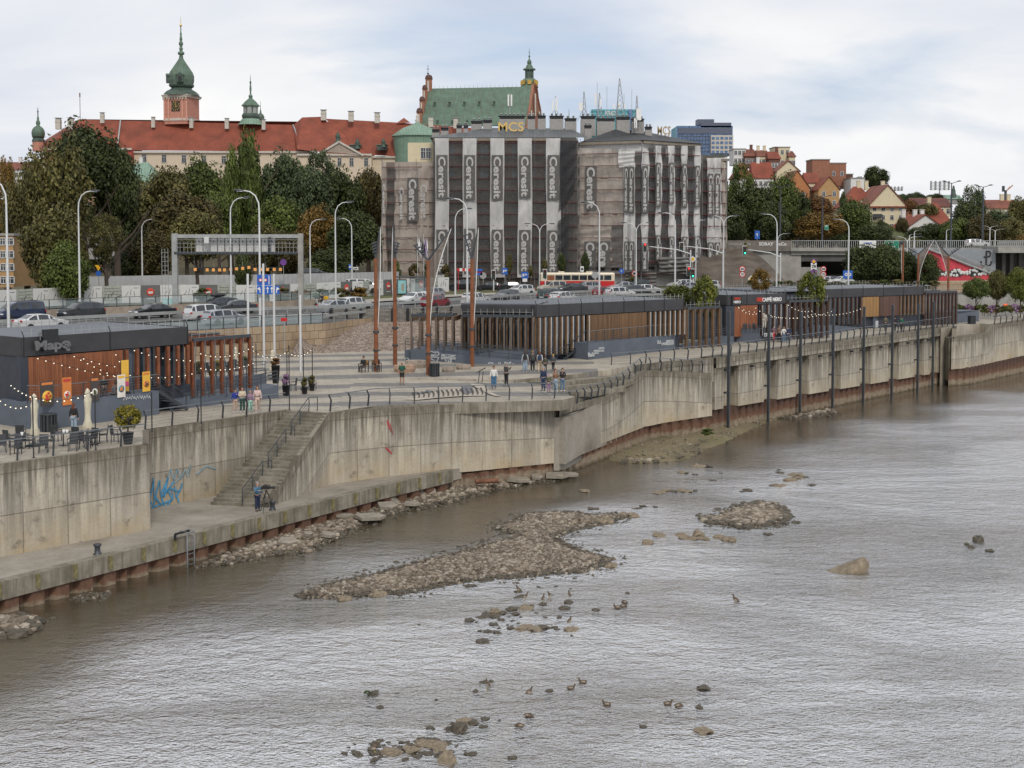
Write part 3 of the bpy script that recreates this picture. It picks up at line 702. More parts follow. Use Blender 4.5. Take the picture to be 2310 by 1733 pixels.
def piling(name,label,pl,zt,zb,period,amp,base,sh=0,grp='rusty sheet piling at the waterline'):
 t=thing(name,label,'sheet piling',(base[0],base[1],0),group=grp);mb=MB();u=0;top=[]
 for a,b in zip(pl,pl[1:]):
  l=math.hypot(b[0]-a[0],b[1]-a[1]);nx_,ny_=(b[1]-a[1])/l,-(b[0]-a[0])/l;s=0
  while s<l:
   for f,o in ((0,0),(.08,0),(.2,amp),(.72,amp),(.84,0),(1,0)):
    q=s+f*period
    if q>l:break
    top.append((a[0]+(b[0]-a[0])*q/l+nx_*o,a[1]+(b[1]-a[1])*q/l+ny_*o,zt(a,b,q/l)))
   s+=period
 for p,q in zip(top,top[1:]):
  mb.quad((p[0],p[1],zb),(q[0],q[1],zb),(q[0],q[1],q[2]),(p[0],p[1],p[2]))
 mb.v=[(x-base[0],y-base[1],z+sh)for x,y,z in mb.v]
 mb.build('corrugated_sheet',m_pile,t,loc=(0,0,-sh));return t
piling('sheet_piling','rusty corrugated piling under the lower quay edge',offs(QE,-.42),lambda a,b,t:1.16,-1,1.42,.38,QE[2],.6)
FF=offs([F2,F3,F4,F5],-.25);zz={0:(1.5,1.55),1:(1.6,1.85),2:(1.85,2.15)}
ff=[(QE[5][0]-.4,QE[5][1]+.3)]+FF[1:]
def ztop(a,b,t):
 i=ff.index(a);return zz[i][0]+(zz[i][1]-zz[i][0])*t+.02
piling('sheet_piling','dark red piling below the curved wall above the muddy bank',ff,ztop,-1,1.2,.22,ff[1])
piling('sheet_piling','red piling below the panelled wall with the mooring posts',[EP(0,-.3),EP(EL,-.3)],lambda a,b,t:2.55-.7*t,-1,1.2,.22,E0)
piling('sheet_piling','weathered piling below the concrete block at the right edge',[(H1[0]-.2,H1[1]+.3),(H2[0]-.1,H2[1]+.1),(H3[0],H3[1]+.2),H4],lambda a,b,t:2.5,-1,1.2,.2,H2)
# ---------------- ground behind the promenade, roads, bridge
ROADM=[(-75,78),(-44.6,116),(-29,132.7),(-19.4,140),(-12,148),(4,172),(16,181),(30,186.6),(60,199),(110,222),(220,262)]
def smooth_line(pl,n=6):
 out=[]
 P=[pl[0]]+list(pl)+[pl[-1]]
 for i in range(1,len(P)-2):
  for k in range(n):
   t=k/n;a,b,c,d=P[i-1],P[i],P[i+1],P[i+2]
   out.append(tuple(.5*((2*b[j])+(-a[j]+c[j])*t+(2*a[j]-5*b[j]+4*c[j]-d[j])*t*t+(-a[j]+3*b[j]-3*c[j]+d[j])*t**3)for j in (0,1)))
 out.append(pl[-1]);return out
RM=smooth_line(ROADM)
def nearo(x):return 13-4.8*sstep(-26,-19,x)+4*sstep(8,25,x)
NEAR,FAR=[offs(RM,nearo(p[0]))[i]for i,p in enumerate(RM)],offs(RM,-13.0)
KERB=offs(RM,-17.5)
def strip(mb,a,b,z,m=0):
 for i in range(len(a)-1):mb.quad((*a[i],z),(*a[i+1],z),(*b[i+1],z),(*b[i],z),m)
def hill(x,y):
 d=y-205
 r=1-.7*sstep(60,170,x)
 h=9.3+6*sstep(20,110,d)+15*sstep(95,215,d)*r
 h+=1.2*math.sin(x*.05+y*.03)*sstep(30,80,d)
 return h
mb=MB();gx=[-700,-500,-350]+list(range(-260,330,12))+[380,500,800];gy=list(range(60,700,10))+[800,1000,1600,3000]
def ghz(x,y):
 base=hill(x,y)
 d=polydist(x,y,RM[::3]);side=1
 k=min(range(len(RM)),key=lambda i:(RM[i][0]-x)**2+(RM[i][1]-y)**2);k=min(k,len(RM)-2)
 ax,ay=RM[k];bx,by=RM[k+1]
 side=(bx-ax)*(y-ay)-(by-ay)*(x-ax)
 if side<0:return -.9 if d>9 else 5
 return base if d>22 else 9.35
for y in gy:
 for x in gx:mb.v.append((x,y,ghz(x,y)))
nn=len(gx)
for j in range(len(gy)-1):
 for i in range(nn-1):
  mb.f.append([j*nn+i,j*nn+i+1,(j+1)*nn+i+1,(j+1)*nn+i]);mb.m.append(0);mb.sm.append(True)
tag(mb.build('hill_ground',m_earth),kind='structure')
mb=MB();mb.prism(list(NEAR)+list(reversed(FAR)),5,ZR,0,1);
tag(mb.build('road',[m_conc,m_asphalt]),kind='structure')
mb=MB();strip(mb,FAR,KERB,ZR+.14);mb.build;o=mb.build('footpath',m_path);tag(o,kind='structure')
mb=MB();strip(mb,KERB,offs(RM,-24),ZR+.10);tag(mb.build('roadside_grass',m_grass),kind='structure')
mb=MB();strip(mb,offs(RM,1.0),offs(RM,-1.0),ZR+.12);tag(mb.build('median',m_conc),kind='structure')
m_line=M('road_marking_paint',(.62,.62,.60),.6,var=.15)
mb=MB()
for o in (4.8,8.6,-4.8,-8.6):
 a,b=offs(RM,o-.07),offs(RM,o+.07)
 for i in range(0,len(a)-1,2):mb.quad((*a[i],ZR+.006),(*a[i+1],ZR+.006),(*b[i+1],ZR+.006),(*b[i],ZR+.006))
tag(mb.build('lane_markings',m_line),kind='structure')
def rail_fence(name,label,pl,z,h,spacing,pm,tm,cat='fence',glass=None,rails=(),bars=None,group=None,pw=.07,curve=False,maxp=100,postname='post',top=(.07,.07)):
 """posts (each a part), top rail, optional glass, cables or thin bars along a plan line"""
 pl=[Vector((p[0],p[1],z if not callable(z)else z(p[0],p[1])))if len(p)==2 else Vector(p)for p in pl]
 t=thing(name,label,cat,pl[0],group=group);o=pl[0]
 pl=[p-o for p in pl]
 mb=MB()
 for a,b in zip(pl,pl[1:]):mb.bar(a+Vector((0,0,h)),b+Vector((0,0,h)),top[0],top[1])
 mb.build('top_rail',tm,t)
 if rails:
  mb=MB()
  for a,b in zip(pl,pl[1:]):
   for f,w_ in rails:mb.bar(a+Vector((0,0,h*f)),b+Vector((0,0,h*f)),w_,w_)
  mb.build('rails',tm,t)
 if glass:
  mb=MB()
  for a,b in zip(pl,pl[1:]):mb.quad(a+Vector((0,0,.12)),b+Vector((0,0,.12)),b+Vector((0,0,h*.86)),a+Vector((0,0,h*.86)))
  mb.build('glass_panels',glass,t)
 pts=[];acc=0
 for a,b in zip(pl,pl[1:]):
  l=(b-a).length
  while acc<=l:pts.append((a+(b-a)*(acc/l),math.atan2(b.y-a.y,b.x-a.x)));acc+=spacing
  acc-=l
 if curve:
  pm_=MB();pm_.bar((0,0,0),(0,-.10,h*.72),.05,.11);pm_.bar((0,-.10,h*.70),(0,.12,h),.05,.09)
  pme=pm_.mesh(postname,pm)
 else:
  pm_=MB();pm_.box((0,0,h/2),(pw,pw,h));pme=pm_.mesh(postname,pm)
 for p,an in pts[:maxp]:
  q=bpy.data.objects.new(postname,pme);scene.collection.objects.link(q);q.parent=t;q.location=p;q.rotation_euler.z=an
 if bars:
  mb=MB()
  for a,b in zip(pl,pl[1:]):
   n=max(1,int((b-a).length/bars))
   for k in range(n):p=a+(b-a)*(k/n);mb.box((p.x,p.y,p.z+h/2),(.03,.03,h*.95))
  mb.build('thin_bars',tm,t)
 return t
CABLES=((.2,.012),(.36,.012),(.52,.012),(.68,.012),(.84,.012))
rail_fence('guard_rail','steel guard rail running along the middle of the road',[(p[0],p[1])for p in RM[5:52]],ZR+.1,.75,2.2,m_galv,m_galv,'guard rail',top=(.08,.3))
ne=[offs(RM,nearo(p[0])-.4)[i]for i,p in enumerate(RM)]
iN=min(range(len(ne)),key=lambda i:abs(ne[i][0]+18))
rail_fence('glass_fence','glass panelled fence on the near edge of the road above the sandstone wall',ne[2:iN+1],ZR,1.05,1.35,m_steel,m_rail,glass=m_clear,group='glass fences along the road')
rail_fence('guard_rail','low guard rail on the near edge of the road beside the stone slope',ne[iN:iN+26],ZR,.7,2.4,m_galv,m_galv,'guard rail',top=(.08,.25))
sw=thing('retaining_wall','sandstone clad retaining wall under the glass fence','wall',(-23,120,6))
mb=MB()
for i in range(3,34):a,b=NEAR[i],NEAR[i+1];mb.quad((a[0]+.05,a[1]-.05,6),(b[0]+.05,b[1]-.05,6),(b[0]+.05,b[1]-.05,ZR+.05),(a[0]+.05,a[1]-.05,ZR+.05))
mb.build('cladding',m_sand,sw,True)
mb=MB()
SB=[XY(640,822,6.7),XY(700,812,6.7),XY(750,808,6.75),XY(913,804,6.8),XY(1040,800,6.85),XY(1100,798,6.9)]
ST=[(-19.6,126),XY(746,729,9.2),XY(830,729,9.2),XY(940,727,9.2),XY(1040,722,9.2),XY(1110,716,9.2)]
for i in range(5):
 a,b,c,d=SB[i],SB[i+1],ST[i+1],ST[i]
 mb.quad((*a,6.6),(*b,6.6),(*c,9.25),(*d,9.25))
tag(mb.build('stone_slope',m_stone),kind='structure')
mb=MB();mb.prism(ST[1:]+[(8,160),(-10,145)],6,9.24);tag(mb.build('verge',m_stone),kind='structure')
GA=[XY(742,727,9.25),XY(830,726.5,9.25),XY(940,724.5,9.25),XY(1045,719,9.25),XY(1130,712,9.25)]
gw=thing('dry_stone_wall','low grey dry stone wall with dark posts above the cobbled slope','wall',(*GA[0],9.25))
mb=MB()
for a,b in zip(GA,GA[1:]):mb.prism([a,b,(b[0],b[1]+.5),(a[0],a[1]+.5)],9.2,10.55)
mb.build('stone_band',m_gabion,gw,True)
for px in (747,781,814,886,920,955,987,1019,1051):
 q=G(px,730,9.2);a=min(zip(GA,GA[1:]),key=lambda s:abs((s[0][0]+s[1][0])/2-q.x));p=onwall(px,700,a[0],a[1],.1)
 mb=MB();mb.box((0,0,.65),(.3,.3,1.35));mb.lathe([(.15,1.32),(.02,1.5)],8);mb.build('post',m_black,gw,loc=Vector((p.x,p.y,9.2))-gw.location)
fl=offs(RM,-13.6)
iF=min(range(len(fl)),key=lambda i:abs(fl[i][0]+22))
cw=thing('concrete_barrier','low concrete wall along the far side of the road below the glass fence','wall',(*fl[iF],ZR))
mb=MB()
for a,b in zip(fl[2:iF],fl[3:iF+1]):mb.prism([a,b,(b[0]-.2,b[1]+.3),(a[0]-.2,a[1]+.3)],ZR-.2,ZR+.85)
mb.build('wall_face',M('pinkish_concrete',(.30,.25,.20),.85,var=.2),cw,True)
rail_fence('glass_fence','glass panelled fence with dark posts on the far side of the road',[(*p,ZR+.85)for p in fl[2:iF+1]],0,1.0,1.5,m_steel,m_rail,glass=m_clear,group='glass fences along the road')
def hx(px,pyb,z=ZR+.1):return G(px,pyb,z)
m_prn=M('printed_hoarding_white',(.62,.62,.60),.6,var=.08);m_prg=M('printed_hoarding_grey',(.13,.13,.125),.6,var=.15);m_prd=M('printed_hoarding_drawing',(.36,.38,.33),.6,var=.35,sc=3);m_prr=M('printed_red',(.55,.06,.035),.6,var=.1)
hl=[G(-60,702,9.7),G(185,688,9.7),G(400,682,9.7),G(600,680,9.8),G(760,672,9.8),G(900,663,9.8),G(1020,657,9.8)]
ho=thing('site_hoarding','long printed hoarding of white and grey panels with red emblems by the road','hoarding',(hl[2].x,hl[2].y,9.6))
HP=smooth_line([(p.x,p.y)for p in hl],5);acc=along(HP,2.35,0)
pat=[0,1,0,2,0,0,1,0,2,0,1,0,0,1,2,0]
for k,(x,y,an)in enumerate(acc):
 kind=pat[k%len(pat)];mb=MB();mb.box((0,0,1.15),(2.3,.06,2.1));
 if kind==1:
  mb.sphere((0,-.04,1.35),.5,10,6,1,(1,.06,1));mb.box((0,-.085,1.3),(.55,.02,.26),m=2);mb.box((0,-.06,.55),(.9,.02,.08),m=2)
 elif kind==2:
  for q in range(5):mb.box((-.9+q*.45,-.05,.7+.25*(q%3)),(.12,.03,.5),m=3,ry=.3*q);mb.box((0,-.05,.5+.35*q),(1.8,.03,.035),m=3)
 else:
  for q in range(3):mb.box((-.5+q*.45,-.05,1.2+.2*(q%2)),(.05,.03,.7),m=3,ry=.5-.3*q)
  mb.box((.6,-.05,1.9),(.6,.03,.05),m=3)
 o=mb.build('panel',[(m_prn,m_prg,m_prd)[kind],m_prr,m_prn,m_prg],ho);o.location=Vector((x,y,9.65))-ho.location;o.rotation_euler.z=an
ss=thing('site_fence','corrugated grey metal site fence behind the printed hoarding','fence',G(500,655,10));mb=MB();pre=None
m_corr=M('corrugated_grey_sheet',(.42,.43,.43),.5,.2,.15,.4);SF=[(G(185,668,9.8)),G(380,660,10),G(600,658,10),G(900,648,10)]
for a,b in zip(SF,SF[1:]):
 n=int((b-a).length/.35)
 for k in range(n):
  p,q=a+(b-a)*(k/n),a+(b-a)*((k+1)/n);o=.07*(k%2);o2=.07*((k+1)%2)
  mb.quad((p.x,p.y+o,9.3),(q.x,q.y+o2,9.3),(q.x,q.y+o2,12.4),(p.x,p.y+o,12.4))
mb.build('sheets',m_corr,ss,True)
# ---------------- road bridge over the underpass
BY=236
def BD(px,py,dy=0):return D(px,py,BY+dy)
br=thing('road_bridge','wide concrete road bridge with a grey railing over the dark underpass','bridge',(60,BY,9.6))
zdk=D(1155,563,BY).z;zso=D(1155,588,BY).z;zrt=D(1155,543,BY).z
xl,xr_=D(1785,560,BY).x,D(2480,560,BY).x
mb=MB();mb.box(((xl+xr_)/2,BY+9,zdk-.5),(xr_-xl,18,.9));mb.box(((xl+xr_)/2,BY-.3,zdk+.0),(xr_-xl+.4,.5,.6));mb.build('deck',m_conc,br,True)
mb=MB();x2=D(2040,560,BY).x;mb.box(((xl+x2)/2,BY+8,(zdk-.95+zso)/2-.0),(x2-xl-.2,15,zdk-.95-zso+.3));mb.build('girder',m_concD,br,True)
mb=MB();x3=D(1790,600,BY).x
mb.slab([(x3+1.4,BY+.3,9),(x3-.6,BY+.3,9),(D(1690,558,BY).x,BY+.3,zdk-.2),(x3+1.4,BY+.3,zdk-.2)],(0,6,0));mb.box((x3+3.2,BY+4,(9+zso)/2-.6),(4.6,6,zso-9-1.2));mb.build('abutment',m_conc,br,True)
mb=MB();mb.box((D(1990,600,BY).x,BY+10,(9+zso)/2),(8,1.2,zso-9));mb.box((D(1900,600,BY).x,BY+20,(9+zso)/2),(34,1,zso-9));mb.build('pier',m_concD,br,True)
mb=MB();n=150;xa=D(1630,545,BY).x
for k in range(n):
 x=D(1785,545,BY).x+(xr_-D(1785,545,BY).x)*k/n;mb.box((x,BY-.4,(zdk+.3+zrt)/2),(.09,.06,zrt-zdk-.3))
mb.box(((xl+xr_)/2,BY-.4,zrt),(xr_-xl,.12,.1));mb.build('railing',m_galv,br,True)
mb=MB();xa2=D(1786,545,BY).x;mb.box(((xa+xa2)/2,BY-.2,zdk+.65),(xa2-xa,.35,1.9));mb.build('parapet',M('old_parapet_concrete',(.17,.15,.13),.85,0,.2),br,True)
for txt,px,py,s,mm in (('TWOJA HISTORIA',1668,551,.5,m_greyw),('SORAY',1728,551,.8,m_prn),('oCo',1765,551,.8,m_prn)):
 q=D(px,py,BY-.4);lettering(txt,mm,br,q-br.location,size=s,off=.03)
mw=thing('mural_wall','grey bridge wall with a black anchor emblem and a red mural below the stairs','wall',(D(2150,600,BY-6).x,BY-6,9.6));MY=BY-6
def MD(px,py,o=0):return D(px,py,MY-o)
m_mg=M('pale_grey_paint',(.24,.26,.28),.8,var=.08);m_pk=M('red_mural_paint',(.52,.055,.075),.8,0,.25,1.2);m_bk=M('black_mural_paint',(.03,.03,.032),.8)
mb=MB();mb.slab([MD(2085,561),MD(2246,563),MD(2246,645),MD(2060,645),MD(2060,575)],(0,5,0));mb.build('wall_face',m_mg,mw,True)
mb=MB();mb.slab([MD(2095,565,.3),MD(2135,579,.3),MD(2190,603,.3),MD(2213,602,.3),MD(2246,622,.3),MD(2252,640,.3),MD(2070,640,.3),MD(2070,612,.3)],(0,.25,0));mb.build('red_mural',m_pk,mw,True)
rr=random.Random(3);mb=MB();mb2=MB()
up_=[(2110,612),(2140,612),(2160,605),(2175,615),(2195,605),(2215,604),(2235,613),(2250,622)]
lo_=[(2110,622),(2140,622),(2165,624),(2180,618),(2192,625),(2215,620),(2235,619),(2250,623)]
mb.slab([MD(*p,.36)for p in up_+lo_[::-1]],(0,.05,0));mb.build('mural_black_band',m_bk,mw,True)  # black band of the mural's own paint, ground for the white dots
for (a,b),(c,d)in zip(zip(up_,up_[1:]),zip(lo_,lo_[1:])):
 for _ in range(13):
  t,s=rr.random(),rr.random();x=a[0]+(b[0]-a[0])*t;y0=a[1]+(b[1]-a[1])*t;y1=c[1]+(d[1]-c[1])*t
  q=MD(x,y0+(y1-y0)*s,.40);mb2.sphere(q,.17+.1*rr.random(),7,4,0,(1,.25,1))
mb2.build('painted_dots',m_prn,mw,True)
mb=MB()
c=MD(2225,584,.12);S=(MD(2236,566,.12)-MD(2236,602,.12)).z;X=lambda u,v:(c.x+u*S,c.y,c.z+v*S)
mb.tube([X(0,-.30),X(0,.5)],.055*S,6)
mb.tube([X(0,.47),X(.18,.46),X(.27,.33),X(.22,.17),X(.05,.12),X(-.16,.12)],.055*S,6)
mb.tube([X(-.33,-.15),X(-.30,-.36),X(-.16,-.46),X(0,-.34),X(.12,-.46),X(.28,-.36),X(.33,-.15)],.055*S,6)
for v in range(len(mb.v)):mb.v[v]=(mb.v[v][0],c.y+(mb.v[v][1]-c.y)*.2,mb.v[v][2])
mb.build('anchor_emblem',m_bk,mw,True)
mb=MB();a,b,c_=MD(2092,560,.6),MD(2170,591,.6),MD(2248,622,.6)
for p,q in ((a,b),(b,c_)):
 for k in range(34):r_=p+(q-p)*(k/34);mb.box((r_.x,r_.y,r_.z+.5),(.05,.05,1.0))
 mb.bar(p+Vector((0,0,1)),q+Vector((0,0,1)),.08,.08);mb.bar(p,q,.3,.25)
mb.build('stair_railing',m_galv,mw,True)
bw=thing('bridge_span','far right bridge span on grey piers beside the emblem wall','bridge',(D(2290,600,BY-8).x,BY-8,9.6))
mb=MB();q0_,q1_=D(2252,562,BY-8),D(2480,566,BY-8);mb.box(((q0_.x+q1_.x)/2,BY-2,q0_.z-.1),(q1_.x-q0_.x,12,1.1));mb.build('deck',m_conc,bw,True)
mb=MB();mb.box(((q0_.x+q1_.x)/2,BY,(q0_.z+9)/2-.5),(q1_.x-q0_.x,5,q0_.z-10));
for px in (2262,2280,2300):q=D(px,600,BY-4);mb.box((q.x,q.y,12),(.6,1,6))
mb.build('pier',m_concD,bw,True)
mb=MB();z1=D(2252,546,BY-8).z
for k in range(50):mb.box((q0_.x+(q1_.x-q0_.x)*k/50,BY-8.1,(q0_.z+.4+z1)/2),(.09,.06,z1-q0_.z-.4))
mb.box(((q0_.x+q1_.x)/2,BY-8.1,z1),(q1_.x-q0_.x,.12,.1));mb.build('railing',m_galv,bw,True)
rw=thing('retaining_wall','sandstone wall under the mural at the right behind the young trees','wall',(*XY(2130,680,7.1),7))
a,b=G(2112,700,7.1),G(2470,690,7.1);a2=D(2112,645,a.y)
mb=MB();mb.slab([a,b,(b.x,b.y,11.2),(a.x,a.y,11.2)],(0,3,0));mb.build('cladding',m_sand,rw,True)
mb=MB();N2=10
for k in range(N2):
 t0,t1=k/N2,(k+1)/N2
 def bp(px,t):a=D(px,656,207);b=D(px,560,237);return a+(b-a)*t+Vector((0,0,.25*math.sin(px*.13+t*5)*t))
 for u in range(16):f=lambda u,t:bp(1560+u/16*(130+105*(1-t)),t);mb.quad(f(u,t0),f(u+1,t0),f(u+1,t1),f(u,t1))
tag(mb.build('earth_bank',m_embank),kind='structure')
# ---------------- distant buildings
def wins(parent,pts,w,h,fm,gm,d=.12,name='window',ax=0.0,pane=True,cross=True):
 """each window a part (frame with bars) with its pane below it; pts local to the parent; ax = heading of the wall"""
 k=('win',w,h,fm.name,gm.name,cross)
 if k not in TXT:
  mb=MB();t=.09*max(w,.8)
  for s in (-1,1):mb.box((s*w/2,0,0),(t,d,h+t));mb.box((0,0,s*h/2),(w+t,d,t))
  if cross:mb.box((0,.01,0),(t*.6,d*.6,h));mb.box((0,.01,h*.18),(w,d*.6,t*.6))
  m2=MB();m2.box((0,d*.3,0),(w,.04,h));TXT[k]=(mb.mesh(name,fm),m2.mesh('pane',gm))
 a,b=TXT[k]
 for p in pts:
  o=bpy.data.objects.new(name,a);scene.collection.objects.link(o);o.parent=parent;o.location=p;o.rotation_euler.z=ax
  if pane:q=bpy.data.objects.new('pane',b);scene.collection.objects.link(q);q.parent=o
def hiproof(mb,x0,x1,y0,y1,z0,z1,hipl,hipr,ov=.4,m=0,ridge=.5):
 a,b,c,d=(x0-ov,y0-ov,z0),(x1+ov,y0-ov,z0),(x1+ov,y1+ov,z0),(x0-ov,y1+ov,z0);ym=y0+(y1-y0)*ridge
 r0,r1=(x0+hipl,ym,z1),(x1-hipr,ym,z1)
 mb.add([a,b,r1,r0],[(0,1,2,3)],m);mb.add([c,d,r0,r1],[(0,1,2,3)],m);mb.add([d,a,r0],[(0,1,2)],m);mb.add([b,c,r1],[(0,1,2)],m)
 mb.add([(x,y,z-.15)for x,y,z in (a,b,c,d)],[(3,2,1,0)],m)
 for p,q in ((a,b),(b,c),(c,d),(d,a)):mb.add([p,q,(q[0],q[1],q[2]-.15),(p[0],p[1],p[2]-.15)],[(3,2,1,0)],m)
def chimney(parent,x,y,z,w=1.1,h=2.6,wm=None,name='chimney'):
 mb=MB();mb.box((0,0,h/2),(w,w,h));mb.box((0,0,h*.72),(w*1.12,w*1.12,.12));mb.box((0,0,h+.18),(w*.85,w*.85,.36),m=1);mb.box((0,0,h+.42),(w*1.3,w*1.3,.12),m=1)
 return mb.build(name,[wm or m_stonew,m_galv],parent,loc=Vector((x,y,z))-parent.location)
YC=430
ca=thing('castle','long royal castle with a red tiled roof and cream walls above the trees','castle',(D(400,340,YC).x,YC,20))
def ZC(py,y=YC):return D(1155,py,y).z
def XC(px,y=YC):return D(px,400,y).x
mb=MB();YR=YC+9
mb.add([D(298,339,YC),D(700,343,YC),D(662,282,YR),D(272,272,YR)],[(0,1,2,3)])
mb.add([D(100,332,YC-3),D(298,339,YC),D(272,272,YR),D(178,269,YR)],[(0,1,2,3)])
mb.add([D(88,325,YC+14),D(100,332,YC-3),D(178,269,YR)],[(0,1,2)])
mb.add([D(662,300,YR),D(670,337,YC-4),D(722,343,YC-4),D(682,265,YR-1),D(662,282,YR)],[(0,1,2,3,4)])
mb.add([D(720,343,YC-4),D(835,352,YC-4),D(725,263.5,YR-1),D(682,265,YR-1)],[(0,1,2,3)])
mb.add([D(812,349,YC),D(905,353,YC),D(905,277,YR),D(734,268,YR)],[(0,1,2,3)])
mb.add([D(905,353,YC),D(1080,350,YC),D(1080,290,YR),D(900,277,YR)],[(0,1,2,3)])
mb.add([D(893,279,YR-1),D(926,277,YR-1),D(911,266,YR+3)],[(0,1,2)])
back=[D(178,269,YR),D(1080,290,YR)]
mb.add([D(178,269,YR),D(900,277,YR),(D(900,300,YR).x,YC+22,ZC(330)),(D(178,300,YR).x,YC+22,ZC(330))],[(3,2,1,0)])
mb.build('roof',m_tile,ca,True)
mb=MB()
for a,b,e,yy,m_ in ((298,700,341,.6,0),(100,298,334,-2,1),(672,838,347,-3.2,0),(812,1040,352,.8,0)):
 x0,x1=XC(a,YC+yy),XC(b,YC+yy);z1=ZC(e,YC+yy);mb.box(((x0+x1)/2,YC+yy+6,(z1+20)/2),(x1-x0,12,z1-20),m=m_)
 mb.box(((x0+x1)/2,YC+yy-.3,z1-.35),(x1-x0+.3,.8,.6),m=2)
mb.build('wall',[m_cream,m_redw,m_stonew],ca,True)
for px,py in ((325,357),(370,358),(415,359),(460,360),(505,361),(550,362)):wins(ca,[D(px,py,YC+.5)-ca.location],1.5,2.6,m_stonew,m_dglass)
for px in (737,766,793,826):wins(ca,[D(px,366,YC-3.3)-ca.location],1.3,2.7,m_stonew,m_dglass)
wins(ca,[D(200,352,YC-2.2)-ca.location,D(165,358,YC-2.2)-ca.location,D(232,352,YC-2.2)-ca.location],1.5,2.4,m_whitew,m_dglass)
for px,py,w_ in ((346,278,1.1),(432,279,1.1),(512,281,1.2),(595,283,1.1),(730,262,1.6),(792,265,1.6),(851,268,1.6),(972,277,1.5),(1028,280,1.4),(231,268,1.2)):
 q=D(px,py+10,YR-3);chimney(ca,q.x,q.y,q.z,w_,3.0)
for px in (132,160):q=D(px,292,YC+2);chimney(ca,q.x,q.y,q.z,1.6,3.2)
mb=MB();pz=YC-3.6
mb.slab([D(718,350,pz),D(816,350,pz),D(765,321,pz)],(0,.8,0));mb.slab([D(724,348,pz-.2),D(810,348,pz-.2),D(765,324,pz-.2)],(0,.3,0),1)
mb.bar(D(714,351,pz-.4),D(765,320,pz-.4),.5,.6);mb.bar(D(765,320,pz-.4),D(820,351,pz-.4),.5,.6);mb.build('pediment',[m_stonew,m_tan],ca,True)
for px,py,s in ((762,322,3.2),(806,336,3.0),(865,332,2.6)):
 q=D(px,py,pz+1);mb=MB();mb.lathe([(.35*s,0),(.3*s,.15*s),(.2*s,.2*s),(.22*s,.5*s),(.28*s,.7*s),(.12*s,.85*s),(.14*s,.95*s),(.05*s,1.05*s)],7);mb.bar((.1*s,0,.6*s),(.4*s,0,.35*s),.12*s,.12*s);mb.build('roof_statue',m_copD,ca,loc=q-ca.location)
for px in (803,862):
 q=D(px,334,YC-.5);mb=MB();mb.box((0,0,0),(3,3,1.6));mb.prism([(-1.9,-1.8),(1.9,-1.8),(1.9,2),(-1.9,2)],.8,1.0,1);mb.box((0,-1.52,0),(1.3,.1,1.1),m=2);mb.build('dormer',[m_copD,m_copM,m_dglass],ca,loc=q-ca.location)
for a,b in ((D(272,272,YR-.2),D(265,330,YC-.6)),(D(661,282,YR-.3),D(676,322,YC-1))):mb=MB();mb.bar(a,b,.4,.4);mb.build('lead_ridge',m_galv,ca,True)
rt=thing('rotunda','round green copper domed rotunda at the end of the castle roof','rotunda',(D(938,330,YC-6).x,YC+2,30))
mb=MB();sc_=YC/3000;R0=57*sc_;zt_=ZC(306,YC);mb.lathe([(R0*.9,-2),(R0*.9,ZC(353)-30),(R0*.97,zt_-30)],28);mb.build('drum',m_copL,rt)
mb=MB();mb.lathe([(R0*1.03,zt_-30-.3),(R0*1.03,zt_-30),(R0*.6,zt_-30+2.4),(R0*.12,zt_-30+4.0),(R0*.10,zt_-30+4.3)],28);mb.build('dome',m_copL,rt)
mb=MB();mb.lathe([(.9,0),(.5,.5),(.9,1),(.35,1.6),(.6,2.2),(.05,3.2)],8,(0,0,zt_-26));mb.build('finial',m_stonew,rt)
def spire(name,label,cxp,yy,prof,n,mats_,base_py,mrule,cat='tower',off=0.0,parts=None):
 k=yy/FPX/3.686;zb=D(cxp,base_py,yy).z;t=thing(name,label,cat,(D(cxp,base_py,yy).x,yy,zb))
 return t,k,zb
YO=0
def tower_part(t,nm,yy,prof,n,m,off=0.0,smooth=False):
 k=yy/FPX/3.686;x=D(1155,0,yy)
 pr=[(max(.03,r*k),D(1155,YO+y/3.686,yy).z-t.location.z)for y,r in prof]
 mb=MB();mb.lathe(pr,n,off=off,smooth=smooth);return mb.build(nm,m,t)
ct=thing('clock_tower','tall pink clock tower with a green onion spire over the castle','tower',(D(410.5,275,440).x,440,D(410,290,440).z));k=440/FPX/3.686;ra=R(-14)
def sq(prof,nm,m):
 return tower_part(ct,nm,440,[(y,r*1.31)for y,r in prof],4,m,R(45)+ra)
sq([(1040,112),(822,112)],'shaft',m_pinkw);sq([(1012,118),(992,118)],'lower_cornice',m_stonew);sq([(822,122),(812,126),(800,132),(796,118)],'cornice',m_stonew)
tower_part(ct,'helmet_base',440,[(800,150),(778,138),(760,118),(745,90),(735,82),(725,98),(712,104),(700,98)],8,m_copD,R(22.5))
tower_part(ct,'helmet',440,[(705,97),(670,104),(630,104),(600,92),(570,72),(540,52),(510,32),(488,19),(470,15)],8,m_cop,R(22.5))
tower_part(ct,'spire',440,[(472,17),(460,14),(452,27),(438,28),(428,14),(415,13),(405,17),(398,12),(380,12),(372,18),(356,18),(346,9),(330,12),(316,11),(300,7),(285,9),(270,5),(225,4)],12,m_copM,0,True)
tower_part(ct,'gilded_ball',440,[(226,3),(218,9),(208,9),(200,3),(180,2),(140,1)],10,m_gold,0,True)
